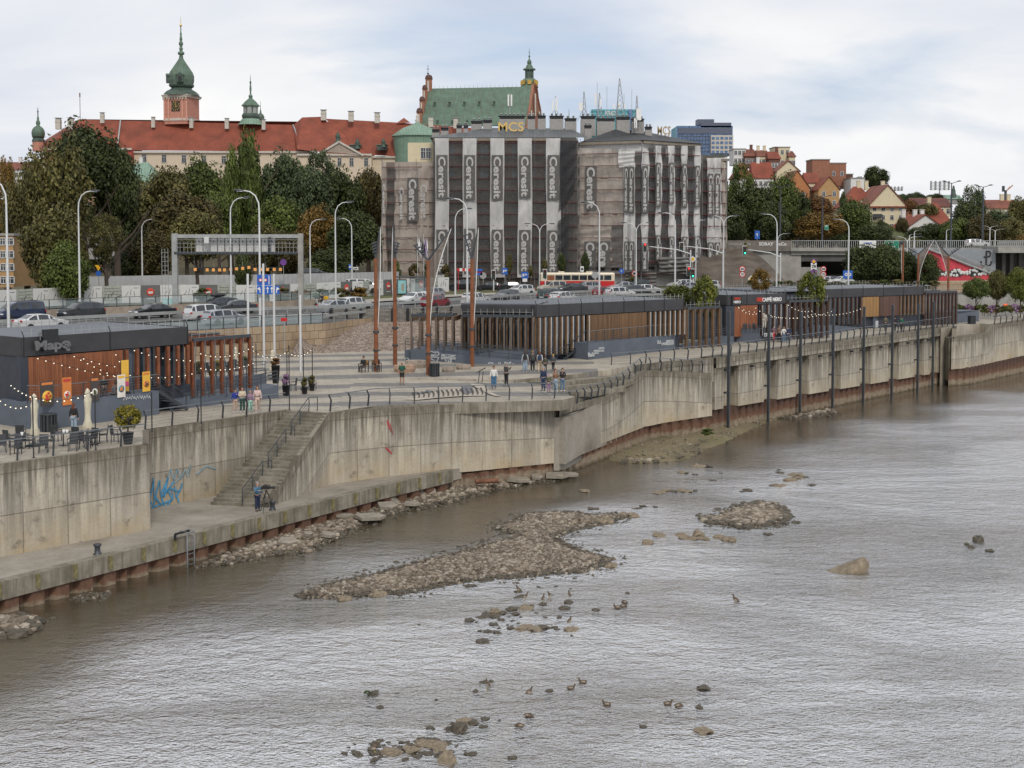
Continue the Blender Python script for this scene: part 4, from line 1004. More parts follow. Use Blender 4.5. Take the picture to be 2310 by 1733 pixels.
for f,s in ((0,0),(1,1)):
 an=ra+(0 if f==0 else R(-90));hw=112*k*.93;zc_=D(410,893/3.686,440).z-ct.location.z
 Mx=Matrix.Rotation(an,4,'Z')
 mb=MB();mb.box((0,-hw-.06,zc_),(1.0*hw*.72,.1,hw*.80));
 mb.v=[tuple(Mx@Vector(v))for v in mb.v];mb.build('clock_panel',m_black,ct)
 mb=MB();r_=hw*.33
 for q in range(12):a=q*math.pi/6;mb.box((r_*math.sin(a),-hw-.16,zc_+r_*math.cos(a)),(.22,.08,.5),ry=a)
 mb.box((0,-hw-.2,zc_+.35),(.22,.06,1.5));mb.box((.3,-hw-.2,zc_),(1.0,.06,.2),ry=.6)
 for q in range(24):a=q*math.pi/12;mb.box((r_*.55*math.sin(a),-hw-.14,zc_+r_*.55*math.cos(a)),(.32,.05,.08),ry=a)
 mb.v=[tuple(Mx@Vector(v))for v in mb.v];mb.build('clock_face',m_gold,ct)
 for u in (-.94,-.6,.6,.94):
  mb=MB();mb.box((u*hw,-hw-.1,zc_-1),(hw*.12,.25,112*k*1.75))
  mb.v=[tuple(Mx@Vector(v))for v in mb.v];mb.build('pilaster',M('light_pink_trim',(.58,.30,.22),.8),ct)
 mb=MB();zz_=D(410,828/3.686,440).z-ct.location.z
 for q in range(9):mb.box(((q-4)/4.3*hw,-hw-.35,zz_),(.22,.6,.8))
 mb.v=[tuple(Mx@Vector(v))for v in mb.v];mb.build('corbels',m_stonew,ct)
mb=MB();zd=D(410,665/3.686,440).z-ct.location.z
for an in (R(8),R(-80)):
 m2=MB();m2.box((0,-101*k,zd),(2.2,1.6,2.2),m=0);m2.box((0,-101*k-.82,zd-.1),(1.1,.1,1.6),m=1);m2.slab([(-1.4,-101*k-.9,zd+1.1),(1.4,-101*k-.9,zd+1.1),(0,-101*k-.9,zd+2.0)],(0,1.8,0));Mx=Matrix.Rotation(an,4,'Z');mb.add([tuple(Mx@Vector(v))for v in m2.v],m2.f,0);
 for i_,mm_ in enumerate(m2.m):mb.m[len(mb.m)-len(m2.m)+i_]=mm_
mb.build('dormer',[m_copD,m_black],ct)
def simple_tower(name,label,px,yy,segs,n=8,base=None):
 t=thing(name,label,'turret',(D(px,base,yy).x,yy,D(px,base,yy).z))
 for nm,prof,m,sm in segs:tower_part(t,nm,yy,prof,n if not sm else 12,m,R(22.5),sm)
 return t
simple_tower('castle_turret','small green onion turret at the far left of the castle',86.8,436,[('shaft',[(1260,48),(1180,48)],m_pinkw,False),('lantern',[(1180,52),(1165,50),(1150,42),(1138,52)],m_copD,False),('onion',[(1138,48),(1120,53),(1100,53),(1080,48),(1060,34),(1048,17)],m_cop,True),('spire',[(1048,17),(1040,13),(1028,18),(1012,16),(1000,9),(985,9),(970,5),(935,4),(930,8),(922,4),(890,1)],m_copM,True)],base=330)
gt=simple_tower('castle_turret','green lantern turret with a thin spire behind the middle of the castle roof',566,438,[('skirt',[(1040,110),(1025,92),(1005,84),(990,72)],m_copL,False),('gallery',[(990,68),(975,74),(960,74),(945,64)],m_copD,False),('lantern',[(945,58),(885,58)],m_copD,False),('roof',[(885,76),(878,76),(862,60),(845,46),(828,26),(815,12)],m_cop,False),('spire',[(818,12),(806,17),(796,17),(788,8),(770,6),(740,9),(700,5),(690,8),(682,8),(674,3),(620,1)],m_copM,True)],base=285)
mb=MB();k2=438/FPX/3.686
for a in range(8):an=a*math.pi/4;mb.box((57*k2*math.cos(an)*.95,57*k2*math.sin(an)*.95,D(566,915/3.686,438).z-gt.location.z),(.3,1.4,2.6),an)
mb.build('lantern_openings',M('pale_lantern_glass',(.3,.32,.3),.4),gt)
simple_tower('castle_turret','tiny green turret just right of the lantern turret',588,450,[('skirt',[(1030,28),(1000,26),(990,32)],m_copD,False),('onion',[(990,30),(972,33),(955,24),(942,10)],m_cop,True),('spire',[(942,9),(925,7),(910,3),(840,1)],m_copM,True)],base=282)
YO=100
simple_tower('church_turret','tiny green pointed turret behind the grey chimneys',1283.5,560,[('cap',[(645,16),(628,14),(600,3)],m_copL,False),('spire',[(600,3),(540,1)],m_copM,True)],base=278)
YO=0
fp=thing('flagpole','thin flagpole standing on the left end of the castle roof','flagpole',D(181,270,YC+8));mb=MB();mb.tube([(0,0,0),(0,0,8.6)],.09,6);mb.build('pole',m_steel,fp);mb=MB();mb.box((0,0,8.0),(.3,.3,1.4));mb.build('furled_flag',m_tileD,fp)
YK=520
kt=thing('cathedral','brick gothic cathedral with a huge green copper roof and stepped gable','church',(D(1080,280,YK).x,YK,25))
mb=MB();mb.add([D(948,285,YK),D(1186,283,YK),D(1199,195.5,YK+17),D(969,200,YK+17)],[(0,1,2,3)]);mb.add([D(969,200,YK+17),D(1199,195.5,YK+17),D(1225,285,YK+34),D(990,285,YK+34)],[(0,1,2,3)]);mb.build('roof',m_cop,kt,True)
mb=MB();mb.box((D(1068,290,YK).x,YK+16,39),(40,30,30));mb.build('wall',m_brick,kt,True)
mb=MB();q=D(1199,190,YK+17)
mb.slab([D(1184,290,YK),D(1199,193,YK+17),D(1203,188,YK+17),D(1207,196,YK+18),D(1210,222,YK+22),D(1215,245,YK+26),D(1220,290,YK+32)],(1.0,-.2,0));mb.build('gable',m_brick,kt,True)
for px,py0,py1,yy in ((1201,212,262,YK+14),(1192,250,268,YK+6),(1210,252,268,YK+22)):
 a,b=D(px,py0,yy),D(px,py1,yy);mb=MB();mb.box((a.x+1.2,a.y,(a.z+b.z)/2),(.5,1.8,a.z-b.z));mb.build('blind_niche',m_stonew,kt,True)
mb=MB();wn2=MB()
for px0,px1,pt,yy in ((957,971,171,YK+17),(950,960,194,YK+12),(943.5,954,220,YK+7),(937,949,246,YK+2)):
 a,b=D(px0,pt,yy),D(px1,pt,yy);zb=D(1155,292,yy).z;w_=b.x-a.x
 mb.box(((a.x+b.x)/2+.6,yy,(a.z+zb)/2-.6),(w_,2.6,a.z-zb-1.2));mb.box(((a.x+b.x)/2+.6,yy,a.z-1.2),(w_*1.15,3,.5),m=1);mb.lathe([(w_*.62,0),(w_*.5,1.1),(w_*.2,1.5)],6,((a.x+b.x)/2+.6,yy,a.z-1.1),1)
 wn2.box(((a.x+b.x)/2+.4,yy-1.4,a.z-4.3),(w_*.3,.15,4.2))
mb.add([D(969,205,YK+17),D(952,285,YK+1),D(946,285,YK+1),D(962,205,YK+17)],[(0,1,2,3)]);mb.build('stepped_gable',[m_brick,M('dark_gable_caps',(.10,.05,.04),.8)],kt,True);wn2.build('blind_niches',m_stonew,kt,True)
def cross(parent,q,s,m=m_steel):
 mb=MB();mb.tube([(0,0,0),(0,0,s)],.07*s/3,5);mb.box((0,0,s*.62),(s*.34,.1,.14));mb.sphere((0,0,s*.2),.1*s,7,5);mb.build('cross',m,parent,loc=q-parent.location)
cross(kt,D(965.5,171,YK+17),4.2)
for k_ in range(6):q=D(981+k_*33.4,234-k_*.5,YK+8);mb=MB();mb.box((0,0,0),(.9,1.4,.7));mb.box((0,-.2,.42),(1.2,1.6,.12));mb.build('roof_vent',m_copD,kt,loc=q-kt.location)
for k_ in range(4):q=D(987+k_*33.4,273,YK+.5);mb=MB();mb.box((0,0,0),(.9,1.2,.7));mb.build('roof_vent',m_copD,kt,loc=q-kt.location)
mb=MB()
for k_ in range(24):q=D(971+k_*9.7,199.8-k_*.19,YK+17);mb.box((q.x,q.y,q.z+.5),(.08,.08,1.1))
mb.build('ridge_spikes',m_copD,kt,True)
YO=100
kb=simple_tower('cathedral_belfry','ornate green and gold belfry lantern rising behind the brick gable',1194,548,[('shaft',[(720,52),(360,52)],m_brick,False),('gallery',[(360,80),(352,78),(340,62),(318,68),(300,62),(290,50)],m_copM,False),('lantern',[(290,44),(280,38),(215,38)],m_copD,False),('helmet',[(215,55),(207,55),(198,34),(180,26),(165,16),(155,20),(140,18),(125,6)],m_cop,False),('spire',[(125,5),(108,4),(104,8),(98,8),(92,3),(72,2),(68,6),(62,2),(35,1)],m_copM,True)],base=300)
mb=MB();k3=548/FPX/3.686
for a in range(8):
 an=a*math.pi/4;z=D(1194,190/3.686,548).z-kb.location.z;zt4=D(1194,210/3.686+100,548)
 mb.box((66*k3*math.cos(an),66*k3*math.sin(an),D(1194,100+322/3.686,548).z-kb.location.z),(.7,1.6,1.8),an)
mb.build('gilded_panels',m_gold,kb)
# ---------------- the scaffolded building
def fit_text(txt,m,parent,c,rz,length,height,down=False,off=.02,ext=.02,name='lettering'):
 me=text_mesh(txt,m,1.0,off,ext);xs_=[v.co.x for v in me.vertices];ys_=[v.co.y for v in me.vertices]
 w_,h_=max(xs_)-min(xs_),max(ys_)-min(ys_);cx_,cy_=(max(xs_)+min(xs_))/2,(max(ys_)+min(ys_))/2
 o=bpy.data.objects.new(name,me);scene.collection.objects.link(o);o.parent=parent
 Mx=Matrix.Translation(c)@Matrix.Rotation(rz,4,'Z')@Matrix.Rotation(R(90),4,'X')
 if down:Mx=Mx@Matrix.Rotation(R(-90),4,'Z')
 o.matrix_local=Mx@Matrix.Diagonal((length/w_,height/h_,1,1))@Matrix.Translation((-cx_,-cy_,0));return o
YM=225.0
P1,P2=(D(978,500,YM).x,YM),(D(1301,500,YM).x,YM)
P3,P4=(P2[0]+.1,YM+1.2),(D(1447,500,YM-3.5).x,YM-3.5)
P5=(D(1576,500,YM+5.4).x,YM+5.4);P6,P7=(D(1588,500,YM+7).x,YM+7),(D(1640,500,YM+9.5).x,YM+9.5)
P0=(D(862,500,YM+4).x,YM+4);P1b=(P1[0],YM+3)
zt1=D(1155,312,YM).z;zl=D(900,366,YM+4).z;z4=D(1447,317.5,YM-3.5).z;z7=D(1600,357,YM+8).z
mc=thing('apartment_block','tall old apartment block wrapped in printed scaffold netting with gold letters on the roof','building',(P1[0],YM,9.6))
mb=MB();mb.prism([P1,P2,(P2[0],YM+22),(P1[0],YM+22)],9,zt1,0);mb.prism([P3,P4,P5,(P5[0]-14,P5[1]+16),(P3[0],YM+20)],9,z4,1)
mb.prism([P0,P1b,(P1b[0],YM+18),(P0[0],YM+18)],9,zl,2);mb.prism([P6,P7,(P7[0]-4,P7[1]+14),(P6[0]-10,P6[1]+12)],9,z7,0)
q=D(920,322,YM+8);q2=D(978,322,YM+8);mb.box(((q.x+q2.x)/2,YM+11,(q.z+zl)/2),(q2.x-q.x,6,q.z-zl),m=3)
mb.build('wall',[m_taupe,m_whitew,m_tan,m_creamY],mc,True)
mb=MB()
for a,b,z in ((P1,P2,zt1),(P3,P4,z4),(P4,P5,z4),(P6,P7,z7)):
 mb.bar((a[0],a[1]-.3,z-.25),(b[0],b[1]-.3,z-.25),.9,.45)
mb.build('cornice',M('cornice_brown',(.22,.19,.15),.8),mc,True)
mb=MB();e=zt1+.05
r0,r1=D(1100,288.5,YM+9),D(1285,290,YM+9)
mb.add([(P1[0]-.6,YM-.8,e),(P2[0]+2,YM-.8,e),r1,r0],[(0,1,2,3)]);mb.add([(P1[0]-.6,YM+22,e),(P1[0]-.6,YM-.8,e),r0],[(0,1,2)])
mb.add([(P2[0]+2,YM+22,e),(P1[0]-.6,YM+22,e),r0,r1],[(0,1,2,3)]);mb.build('roof',m_seam,mc,True)
mb=MB();r2,r3=D(1392,290.5,YM+8),D(1460,298,YM+10);e=z4+.05;c4=(P4[0]+.2,P4[1]-.9,e);c5=(P5[0]+.8,P5[1]-.6,e);c3=(P3[0]+.5,P3[1]-.8,e)
mb.add([c3,c4,r3,r2],[(0,1,2,3)]);mb.add([c4,c5,(P5[0]-14,P5[1]+16,e),r3],[(0,1,2,3)]);mb.add([c3,r2,(P3[0],YM+18,e)],[(0,1,2)]);mb.add([r2,r3,(P5[0]-14,P5[1]+16,e),(P3[0],YM+20,e)],[(0,1,2,3)])
mb.build('roof',m_anth,mc,True)
rows=[343,389,436,485,535,588]
for i,py in enumerate(rows):
 wins(mc,[D(px,py,YM-.05)-mc.location for px in (1017,1054,1092,1130,1163,1197,1235,1272)],1.35,2.3,m_taupe,m_bglass if i<2 else m_dglass,d=.15)
a34=math.atan2(P4[1]-P3[1],P4[0]-P3[0]);a45=math.atan2(P5[1]-P4[1],P5[0]-P4[0])
for i,py in enumerate(rows[:6]):
 wins(mc,[onwall(px,py+8,P3,P4,.06)-mc.location for px in (1355,1388)],1.3,2.2,m_tan,m_bglass if i<2 else m_dglass,ax=a34)
 wins(mc,[onwall(px,py+6,P4,P5,.06)-mc.location for px in (1468,1495,1530,1556)],1.3,2.2,m_greyw,m_dglass,ax=a45)
wins(mc,[D(px,346,YM+7.9)-mc.location for px in (955,966)],.9,1.9,m_whitew,m_dglass)
for a,b,pt,h in ((1063,1087,281,1.9),(1090,1110,279,1.8),(1126,1184,269.5,3.0),(1190,1207,270,2.6),(1213,1231,269,2.8),(1240,1271,269.5,2.7),(1274,1300,275,2.2),(1310,1343,270,2.9),(1346,1386,275,2.8),(1390,1420,272,2.3),(1424,1452,276,2.0),(1455,1470,294,1.2),(1318,1334,291,2.2),(1030,1042,291,1.2),(1046,1056,291,1.2),(975,992,300,1.6),(995,1012,296,1.8)):
 yy=YM+8.5 if pt<285 else YM+5
 p,q=D(a,pt,yy),D(b,pt,yy);w_=q.x-p.x;mb=MB();mb.box((0,0,-h/2),(w_,1.6,h));mb.box((0,0,.25),(w_*.96,1.4,.32),m=1)
 mb.box((0,0,.5),(w_*1.06,1.8,.14),m=1);n_=max(2,int(w_/.7))
 for k in range(n_):mb.lathe([(.16,.5),(.16,.85),(.24,.9),(.05,1.05)],6,((k+.5)/n_*w_-w_/2,0,.05),2)
 mb.build('chimney',[m_greyw,m_black,m_galv],mc,loc=Vector(((p.x+q.x)/2,yy,p.z))-mc.location)
def letters(label,txt,px0,px1,py0,py1,yy,m,swoosh=False,rz=0):
 a,b=D(px0,py1,yy),D(px1,py0,yy);t=thing('rooftop_sign',label,'sign',((a.x+b.x)/2,yy,a.z-.6),group='gold rooftop letters')
 fit_text(txt,m,t,(0,0,.6+(b.z-a.z)/2),rz,b.x-a.x,b.z-a.z,off=.012,ext=.08)
 mb=MB()
 for s in (-.45,-.2,.1,.4):mb.bar(((b.x-a.x)*s,.3,0),((b.x-a.x)*s,.2,b.z-a.z+.5),.06,.06);mb.bar(((b.x-a.x)*s,1.5,0),((b.x-a.x)*s,.2,b.z-a.z),.05,.05)
 mb.bar((-(b.x-a.x)/2,.25,.5),((b.x-a.x)/2,.25,.5),.06,.06);mb.build('frame',m_galv,t)
 if swoosh:mb=MB();w_=b.x-a.x;mb.tube([(-w_*.55,-.1,.2),(-w_*.3,-.1,-.15),(w_*.05,-.1,-.15),(w_*.3,-.1,.25)],[.05,.16,.14,.04],6);mb.build('red_swoosh',m_prr,t)
letters('gold letters on a frame over the grey seamed roof','MCS',1124,1181,276,296.5,YM+4,M('gold_sign_paint',(.62,.42,.12),.5),True)
letters('smaller dark gold letters at the right end of the anthracite roof','MCS',1483,1513,285,304.5,YM+6,M('dark_gold_sign',(.33,.24,.12),.5),True)
def mast(label,px,pt,pb,w=.5,panels=(),yy=YM+9,lattice=False):
 b,t_=D(px,pb,yy),D(px,pt,yy);h=t_.z-b.z;t=thing('antenna_mast',label,'antenna',b,group='aerials on the apartment block roof');mb=MB()
 if lattice:
  for k in range(3):
   a=k*2.094;mb.tube([(w*math.cos(a),w*math.sin(a),0),(.06*math.cos(a),.06*math.sin(a),h)],.05,4)
  n_=int(h/.8)
  for k in range(n_):
   f0,f1=1-k/n_,1-(k+1)/n_
   for j in range(3):
    a,c=j*2.094,(j+1)*2.094;mb.bar((w*f0*math.cos(a),w*f0*math.sin(a),h*(1-f0)),(w*f1*math.cos(c),w*f1*math.sin(c),h*(1-f1)),.05,.05)
 else:mb.tube([(0,0,0),(0,0,h)],.07 if w>.1 else.035,5)
 if w>.1:
  for s in (-1,1):mb.bar((0,0,h*.45),(s*1.2,.4,0),.05,.05)
 mb.build('mast',m_galv,t)
 for dx,z0,z1,ww in panels:mb=MB();mb.box((dx,-.25,h*(z0+z1)/2),(ww,.22,h*(z1-z0)));mb.bar((dx,0,h*(z0+z1)/2),(0,0,h*(z0+z1)/2),.05,.05);mb.build('antenna_panel',m_white,t)
mast('short mast with a pair of white panel aerials behind the gold letters',1150,211,268,.5,((-.25,.5,.95,.25),(.3,.5,.95,.25)))
mast('mast with one tall and one short panel aerial left of the tiny green turret',1253,217,269,.5,((-.5,.35,.8,.3),(.15,.35,.9,.4)))
mast('mast with a square white panel on its left side',1317,207,274,.6,((-.55,.35,.62,.7),),lattice=True)
mast('mast with two tall white panels on its upper left',1352,210,276,.6,((-.7,.55,.98,.35),(.15,.5,.8,.3)),lattice=True)
mast('tallest lattice mast with a ring of aerials at mid height',1397,177,276,1.1,((-1.0,.3,.42,.3),(.9,.3,.42,.3),(0,.3,.45,.35)),lattice=True)
mast('mast with a big white box on its right near the roof end',1436,216,290,.5,((.35,.25,.6,.85),(-.2,.0,.3,.5)),yy=YM+7,lattice=True)
for i,(px,pt,pb)in enumerate(((1347,186,270),(1369,195,273),(1407.5,212,273),(1425,201,273))):mast(('thin whip aerial above the white panels','thin whip aerial left of the tallest mast','short whip aerial just right of the tallest mast','tall whip aerial near the roof end')[i],px,pt,pb,.05)
sc=thing('scaffolding','scaffolding round the apartment block hung with pale and dark nets','scaffolding',(P1[0],YM-2,9.6))
def sheet(name,a,b,px0,px1,t0,t1,b0,b1,m,off,amp=.16,fold=1.1,lx=None):
 """net hanging in the vertical plane a-b between two columns; t/b are picture heights of its top and bottom corners"""
 nu,nv=10,24;mb=MB();seed=px0*.37;n_=Vector((b[1]-a[1],-(b[0]-a[0]),0)).normalized()
 def px_(u,v):return px0+(px1-px0)*u+(lx(v)if lx else 0)+1.1*math.sin(v*7+seed)*(.3+v)
 for j in range(nv+1):
  for i in range(nu+1):
   u,v=i/nu,j/nv;py=(t0+(t1-t0)*u)*(1-v)+(b0+(b1-b0)*u)*v
   p=onwall(px_(u,v),py,a,b,off);d=amp*math.sin(u*6.28*fold+v*3+seed)*(.3+.7*v)+amp*.7*math.sin(v*26+u*3+seed)
   mb.v.append(tuple(p+n_*d))
 for j in range(nv):
  for i in range(nu):mb.f.append([j*(nu+1)+i,(j+1)*(nu+1)+i,(j+1)*(nu+1)+i+1,j*(nu+1)+i+1]);mb.m.append(0);mb.sm.append(True)
 return mb.build(name,m,sc,True)
m_let=M('pale_net_print',(.44,.43,.415),.85,var=.12);m_dkp=M('dark_net_print',(.105,.10,.095),.85,var=.2)
def banner(a,b,px0,px1,t,bt,off,blocks,m=None,skew=0.0):
 s=sheet('net',a,b,px0,px1,t,t,bt,bt,m or m_netW,off,.17);rz=math.atan2(b[1]-a[1],b[0]-a[0])
 for y0,y1,cut in blocks:
  in_=(px1-px0)*.10;mb=MB();c=[*[onwall(x,y,a,b,off+.33)for x,y in ((px0+in_,y0),(px1-in_,y0),(px1-in_,y1),(px0+in_,y1))]]
  mb.quad(c[3],c[2],c[1],c[0]);o=mb.build('printed_block',m_dkp,sc,True);o.parent=s;o.location=(0,0,0)
  o.matrix_parent_inverse=Matrix.Identity(4)
  w_=(c[1]-c[0]).length;h_=(c[0]-c[3]).length;ctr=(c[0]+c[2])/2-sc.location;n_=Vector((b[1]-a[1],-(b[0]-a[0]),0)).normalized()
  fit_text(cut or 'Ceresit',m_let,s,ctr+n_*.06,rz,h_*.93,w_*.66,True,.03,.01)
ga,gb=(P1[0],YM),(P2[0],YM)
sheet('net',ga,gb,978,1303,322,322,628,628,m_netD,1.5,.12,9)
for px0,px1,y0,y1,y2 in ((981.5,1012.5,350,449,518),(1044,1075,350,452,516),(1106,1137.5,350,452,518),(1168,1200,350,447,519),(1232,1264.5,350,451,520)):
 banner(ga,gb,px0,px1,312,626,1.9,[(y0,y1,None),(y2,616,None)])
sheet('net',ga,gb,1264,1300,312,312,480,430,m_netB,2.2,.2,1,lambda v:-4*v)
sheet('net',ga,gb,1258,1284,500,480,628,628,m_netB,2.1,.2,1)
g3,g4,g5=P3,P4,P5
sheet('net',g3,g4,1306,1408,334,337,508,508,m_netT,1.3,.2,3);sheet('net',g3,g4,1296,1380,505,505,604,600,m_netT,1.4,.25,3)
sheet('net',g3,g4,1376,1408,508,508,604,604,m_netG,1.35,.1,1)
def block(a,b,px0,px1,y0,y1,off,txt=None):
 rz=math.atan2(b[1]-a[1],b[0]-a[0]);c=[onwall(px0,y0,a,b,off),onwall(px1,y0,a,b,off),onwall(px1,y1,a,b,off),onwall(px0,y1,a,b,off)]
 mb=MB();mb.quad(c[3],c[2],c[1],c[0]);s=mb.build('net',m_dkp,sc,True);n_=Vector((b[1]-a[1],-(b[0]-a[0]),0)).normalized()
 fit_text(txt or 'Ceresit',m_let,s,(c[0]+c[2])/2-sc.location+n_*.06,rz,(c[0]-c[3]).length*.93,(c[1]-c[0]).length*.72,True,.035,.01)
block(g3,g4,1320,1346,374,474,1.7);block(g3,g4,1318,1345,545,604,1.75,'Cere');block(g3,g4,1349,1376,545,604,1.75,'Cere')
sheet('net',g3,g4,1395,1432,336,340,378,376,m_netW,1.8,.1)
banner(g3,g4,1407,1419,376,614,1.8,[(376,480,None),(545,612,'Ceres')]);banner(g3,g4,1417,1432.5,372,614,1.9,[(376,482,None),(545,612,'Ceres')])
sheet('net',g3,g4,1431,1448,340,340,612,612,m_netD,1.5,.1)
banner(g4,g5,1447,1463.5,340,612,1.5,[(375,482,None),(547,610,'Ceres')])
sheet('net',g4,g5,1462,1582,328,332,602,600,m_netD,1.2,.12,5)
for px0,px1,y0,y1,y2 in ((1478,1492,367,468,531),(1508,1521.5,367,461,534),(1537.5,1551.5,370,469,534),(1566.5,1580,374,468,533)):
 banner(g4,g5,px0,px1,329,592 if px0<1530 else 600,1.6,[(y0,y1,None),(y2,588,'Cere')])
g6,g7=P6,P7
sheet('net',g6,g7,1580,1596,357,357,612,612,m_netD,1.0,.1);banner(g6,g7,1595,1610.5,357,612,1.3,[(392,490,None),(547,606,'Cere')]);banner(g6,g7,1610.5,1626.5,357,612,1.35,[(392,490,None),(547,606,'Cere')])
sheet('net',g6,g7,1626,1638,362,368,612,612,m_netT,1.0,.3,1,lambda v:2.5*math.sin(v*22))
g0,g1=P0,P1b
sheet('net',g0,g1,861,872,364,365,634,634,m_netT,1.4,.3,1,lambda v:5*math.sin(v*9)*v);sheet('net',g0,g1,871,893,366,366,634,634,m_netD,1.2,.2,2,lambda v:3*math.sin(v*8)*v)
sheet('net',g0,g1,890,980,366,366,634,634,m_netT,1.3,.2,4,lambda v:3*math.sin(v*8)*v*.5)
block(g0,g1,919,943,401,500,1.75);banner(g0,g1,944,967,366,560,1.7,[],m_netT);fit_text('Ceresit',m_let,sc,onwall(956,455,g0,g1,1.85)-sc.location,0,5.8,1.2,True,.03,.01);fit_text('Ceresit',m_let,sc,onwall(906,460,g0,g1,1.85)-sc.location,0,5.6,.7,True,.03,.01);fit_text('Ceresit',m_let,sc,onwall(866,450,g0,g1,1.85)-sc.location,0,5.2,.45,True,.03,.01)
block(g4,g5,1486,1572,582,604,2.3,'C');sheet('net',g4,g5,1488,1578,580,580,618,618,m_netG,2.5,.35,3);sheet('net',ga,gb,1410,1480,612,612,646,646,m_netG,4,.35,2);sheet('net',g6,g7,1596,1700,608,610,646,646,m_netG,4,.4,2)
for a,b,x0,x1,t in ((ga,gb,980,1303,306),(g3,g4,1303,1446,325),(g4,g5,1448,1578,322),(g0,g1,862,978,360),(g6,g7,1584,1638,352)):
 for lv_ in range(12):
  z=11.5+lv_*2.0;pa,pb=onwall(x0,500,a,b,1.68),onwall(x1,500,a,b,1.68)
  if z>D(1155,t,a[1]).z-1:continue
  mb=MB();mb.bar((pa.x,pa.y,z),(pb.x,pb.y,z),.05,.10);mb.build('toe_board',m_redrail,sc,True)
  mb=MB();mb.bar((pa.x,pa.y+1.1,z-.1),(pb.x,pb.y+1.1,z-.1),1.0,.07);mb.build('deck',m_redrail,sc,True)
 n_=int((x1-x0)/32)
 for k in range(n_+1):p=onwall(x0+(x1-x0)*k/n_,500,a,b,1.3);zt_=D(1155,t,a[1]).z;mb=MB();mb.tube([(0,0,0),(0,0,zt_-9.6)],.05,5);mb.build('standard',m_scaf,sc,loc=Vector((p.x,p.y,9.6))-sc.location)
mb=MB()
for z in [11.5+2*k for k in range(11)]:
 p=onwall(1298,500,ga,gb,1.2);mb.bar((p.x-1.4,p.y,z),(p.x+.8,p.y,z),.05,.08);mb.bar((p.x-1.2,p.y,z),(p.x+.6,p.y,z+2),.04,.04)
for dx in (-1.4,-.3,.8):p=onwall(1298,500,ga,gb,1.2);mb.tube([(p.x+dx,p.y,9.6),(p.x+dx,p.y,34)],.05,5)
mb.build('ladder_bay',m_scaf,sc,True)
# ---------------- far towers and hillside houses
def slabtower(name,label,px0,px1,pt,pb,yy,m,d=20):
 a,b=D(px0,pb,yy),D(px1,pt,yy);t=thing(name,label,'building',((a.x+b.x)/2,yy,a.z));mb=MB();mb.box((0,d/2,(b.z-a.z)/2),(b.x-a.x,d,b.z-a.z));mb.build('wall',m,t);return t,b.x-a.x,b.z-a.z
t,w_,h_=slabtower('office_tower','far turquoise glass office tower behind the rooftop aerials',1333,1437,247,330,900,m_teal)
mb=MB()
for k in range(13):mb.box((-w_/2+w_*(k+.5)/13,-.1,h_/2),(.25,.3,h_))
for k in range(8):mb.box((0,-.1,h_*(k+.5)/8),(w_,.3,.3))
mb.build('glazing_bars',M('teal_dark_frame',(.06,.2,.23),.5),t);mb=MB();mb.box((w_*.36,-.2,h_/2),(2.6,.5,h_));mb.build('dark_bay',m_bluegl,t);fit_text('INTRACO',m_white,t,(-w_*.08,-.5,h_-2.6),0,w_*.23,3.2,off=.02,ext=.05)
t,w_,h_=slabtower('office_tower','far blue glass office block with a pale concrete corner',1527,1653,284,350,700,m_bluegl,26)
mb=MB();mb.box((w_*.30,-1,h_*.36),(w_*.40,2,h_*.62));mb.box((0,-.3,h_*.83),(w_*.96,.6,3.0),m=2);mb.box((w_*.2,6,h_+.4),(w_*.55,12,2.5),m=2);mb.box((w_*.02,5,h_+2),(w_*.3,8,3),m=2)
for i in range(5):
 for j in range(4):mb.box((w_*(.14+i*.078),-2.05,h_*.10+j*h_*.155),(w_*.055,.15,h_*.09),m=1)
for k in range(11):mb.box((-w_*.46+k*w_*.052,-.15,h_*.4),(.22,.3,h_*.8),m=2)
for j in range(6):mb.box((-w_*.2,-.15,h_*(.12+j*.13)),(w_*.56,.3,.4),m=2)
mb.build('facade_grid',[m_stonew,m_bluegl,M('blue_grey_panels',(.10,.115,.16),.5)],t)
def house(label,px0,px1,eave,ridge,base,yy,wm,rm,style='side',d=9,wn_=(3,2),chim=(),ww=1.0,name='house'):
 a,b=D(px0,base,yy),D(px1,eave,yy);W_=b.x-a.x;he=b.z-a.z;hr=D(px0,ridge,yy+(d/2 if style!='gable' else 0)).z-a.z
 t=thing(name,label,'house',((a.x+b.x)/2,yy,a.z));mb=MB();x=W_/2
 mb.box((0,d/2,he/2),(W_,d,he))
 if style=='gable':mb.slab([(-x,0,he),(x,0,he),(0,0,hr)],(0,d,0))
 mb.build('wall',wm,t);mb=MB()
 if style=='gable':
  for s in (-1,1):
   p=[(s*(x+.35),-.35,he-.25),(s*(x+.35),d+.3,he-.25),(0,d+.3,hr+.12),(0,-.35,hr+.12)];mb.slab(p if s>0 else p[::-1],(0,0,.22))
 elif style=='flat':mb.box((0,d/2,he+.15),(W_+.4,d+.4,.3))
 else:hp=.02 if style=='side' else min(x*.8,d*.45);hiproof(mb,-x,x,0,d,he,hr,hp,hp,.35)
 mb.build('roof',rm,t)
 nc,nr=wn_;pts=[(-x+W_*(i+.5)/nc,-.04,he*(j+.55)/nr)for i in range(nc)for j in range(nr)]
 if nc:wins(t,pts,ww,min(1.5,he/nr*.55),m_whitew,m_dglass)
 for cx_ in chim:mb=MB();mb.box((cx_*x,d*.5,hr+.2),(.9,.9,2.4));mb.box((cx_*x,d*.5,hr+1.45),(1.05,1.05,.15));mb.build('chimney',wm,t)
 return t
Yh=400
house('white flat topped block at the left of the hillside, highest row',1655,1682,337,335,372,450,m_whitew,m_greyw,'flat',wn_=(3,2),name='apartment_house')
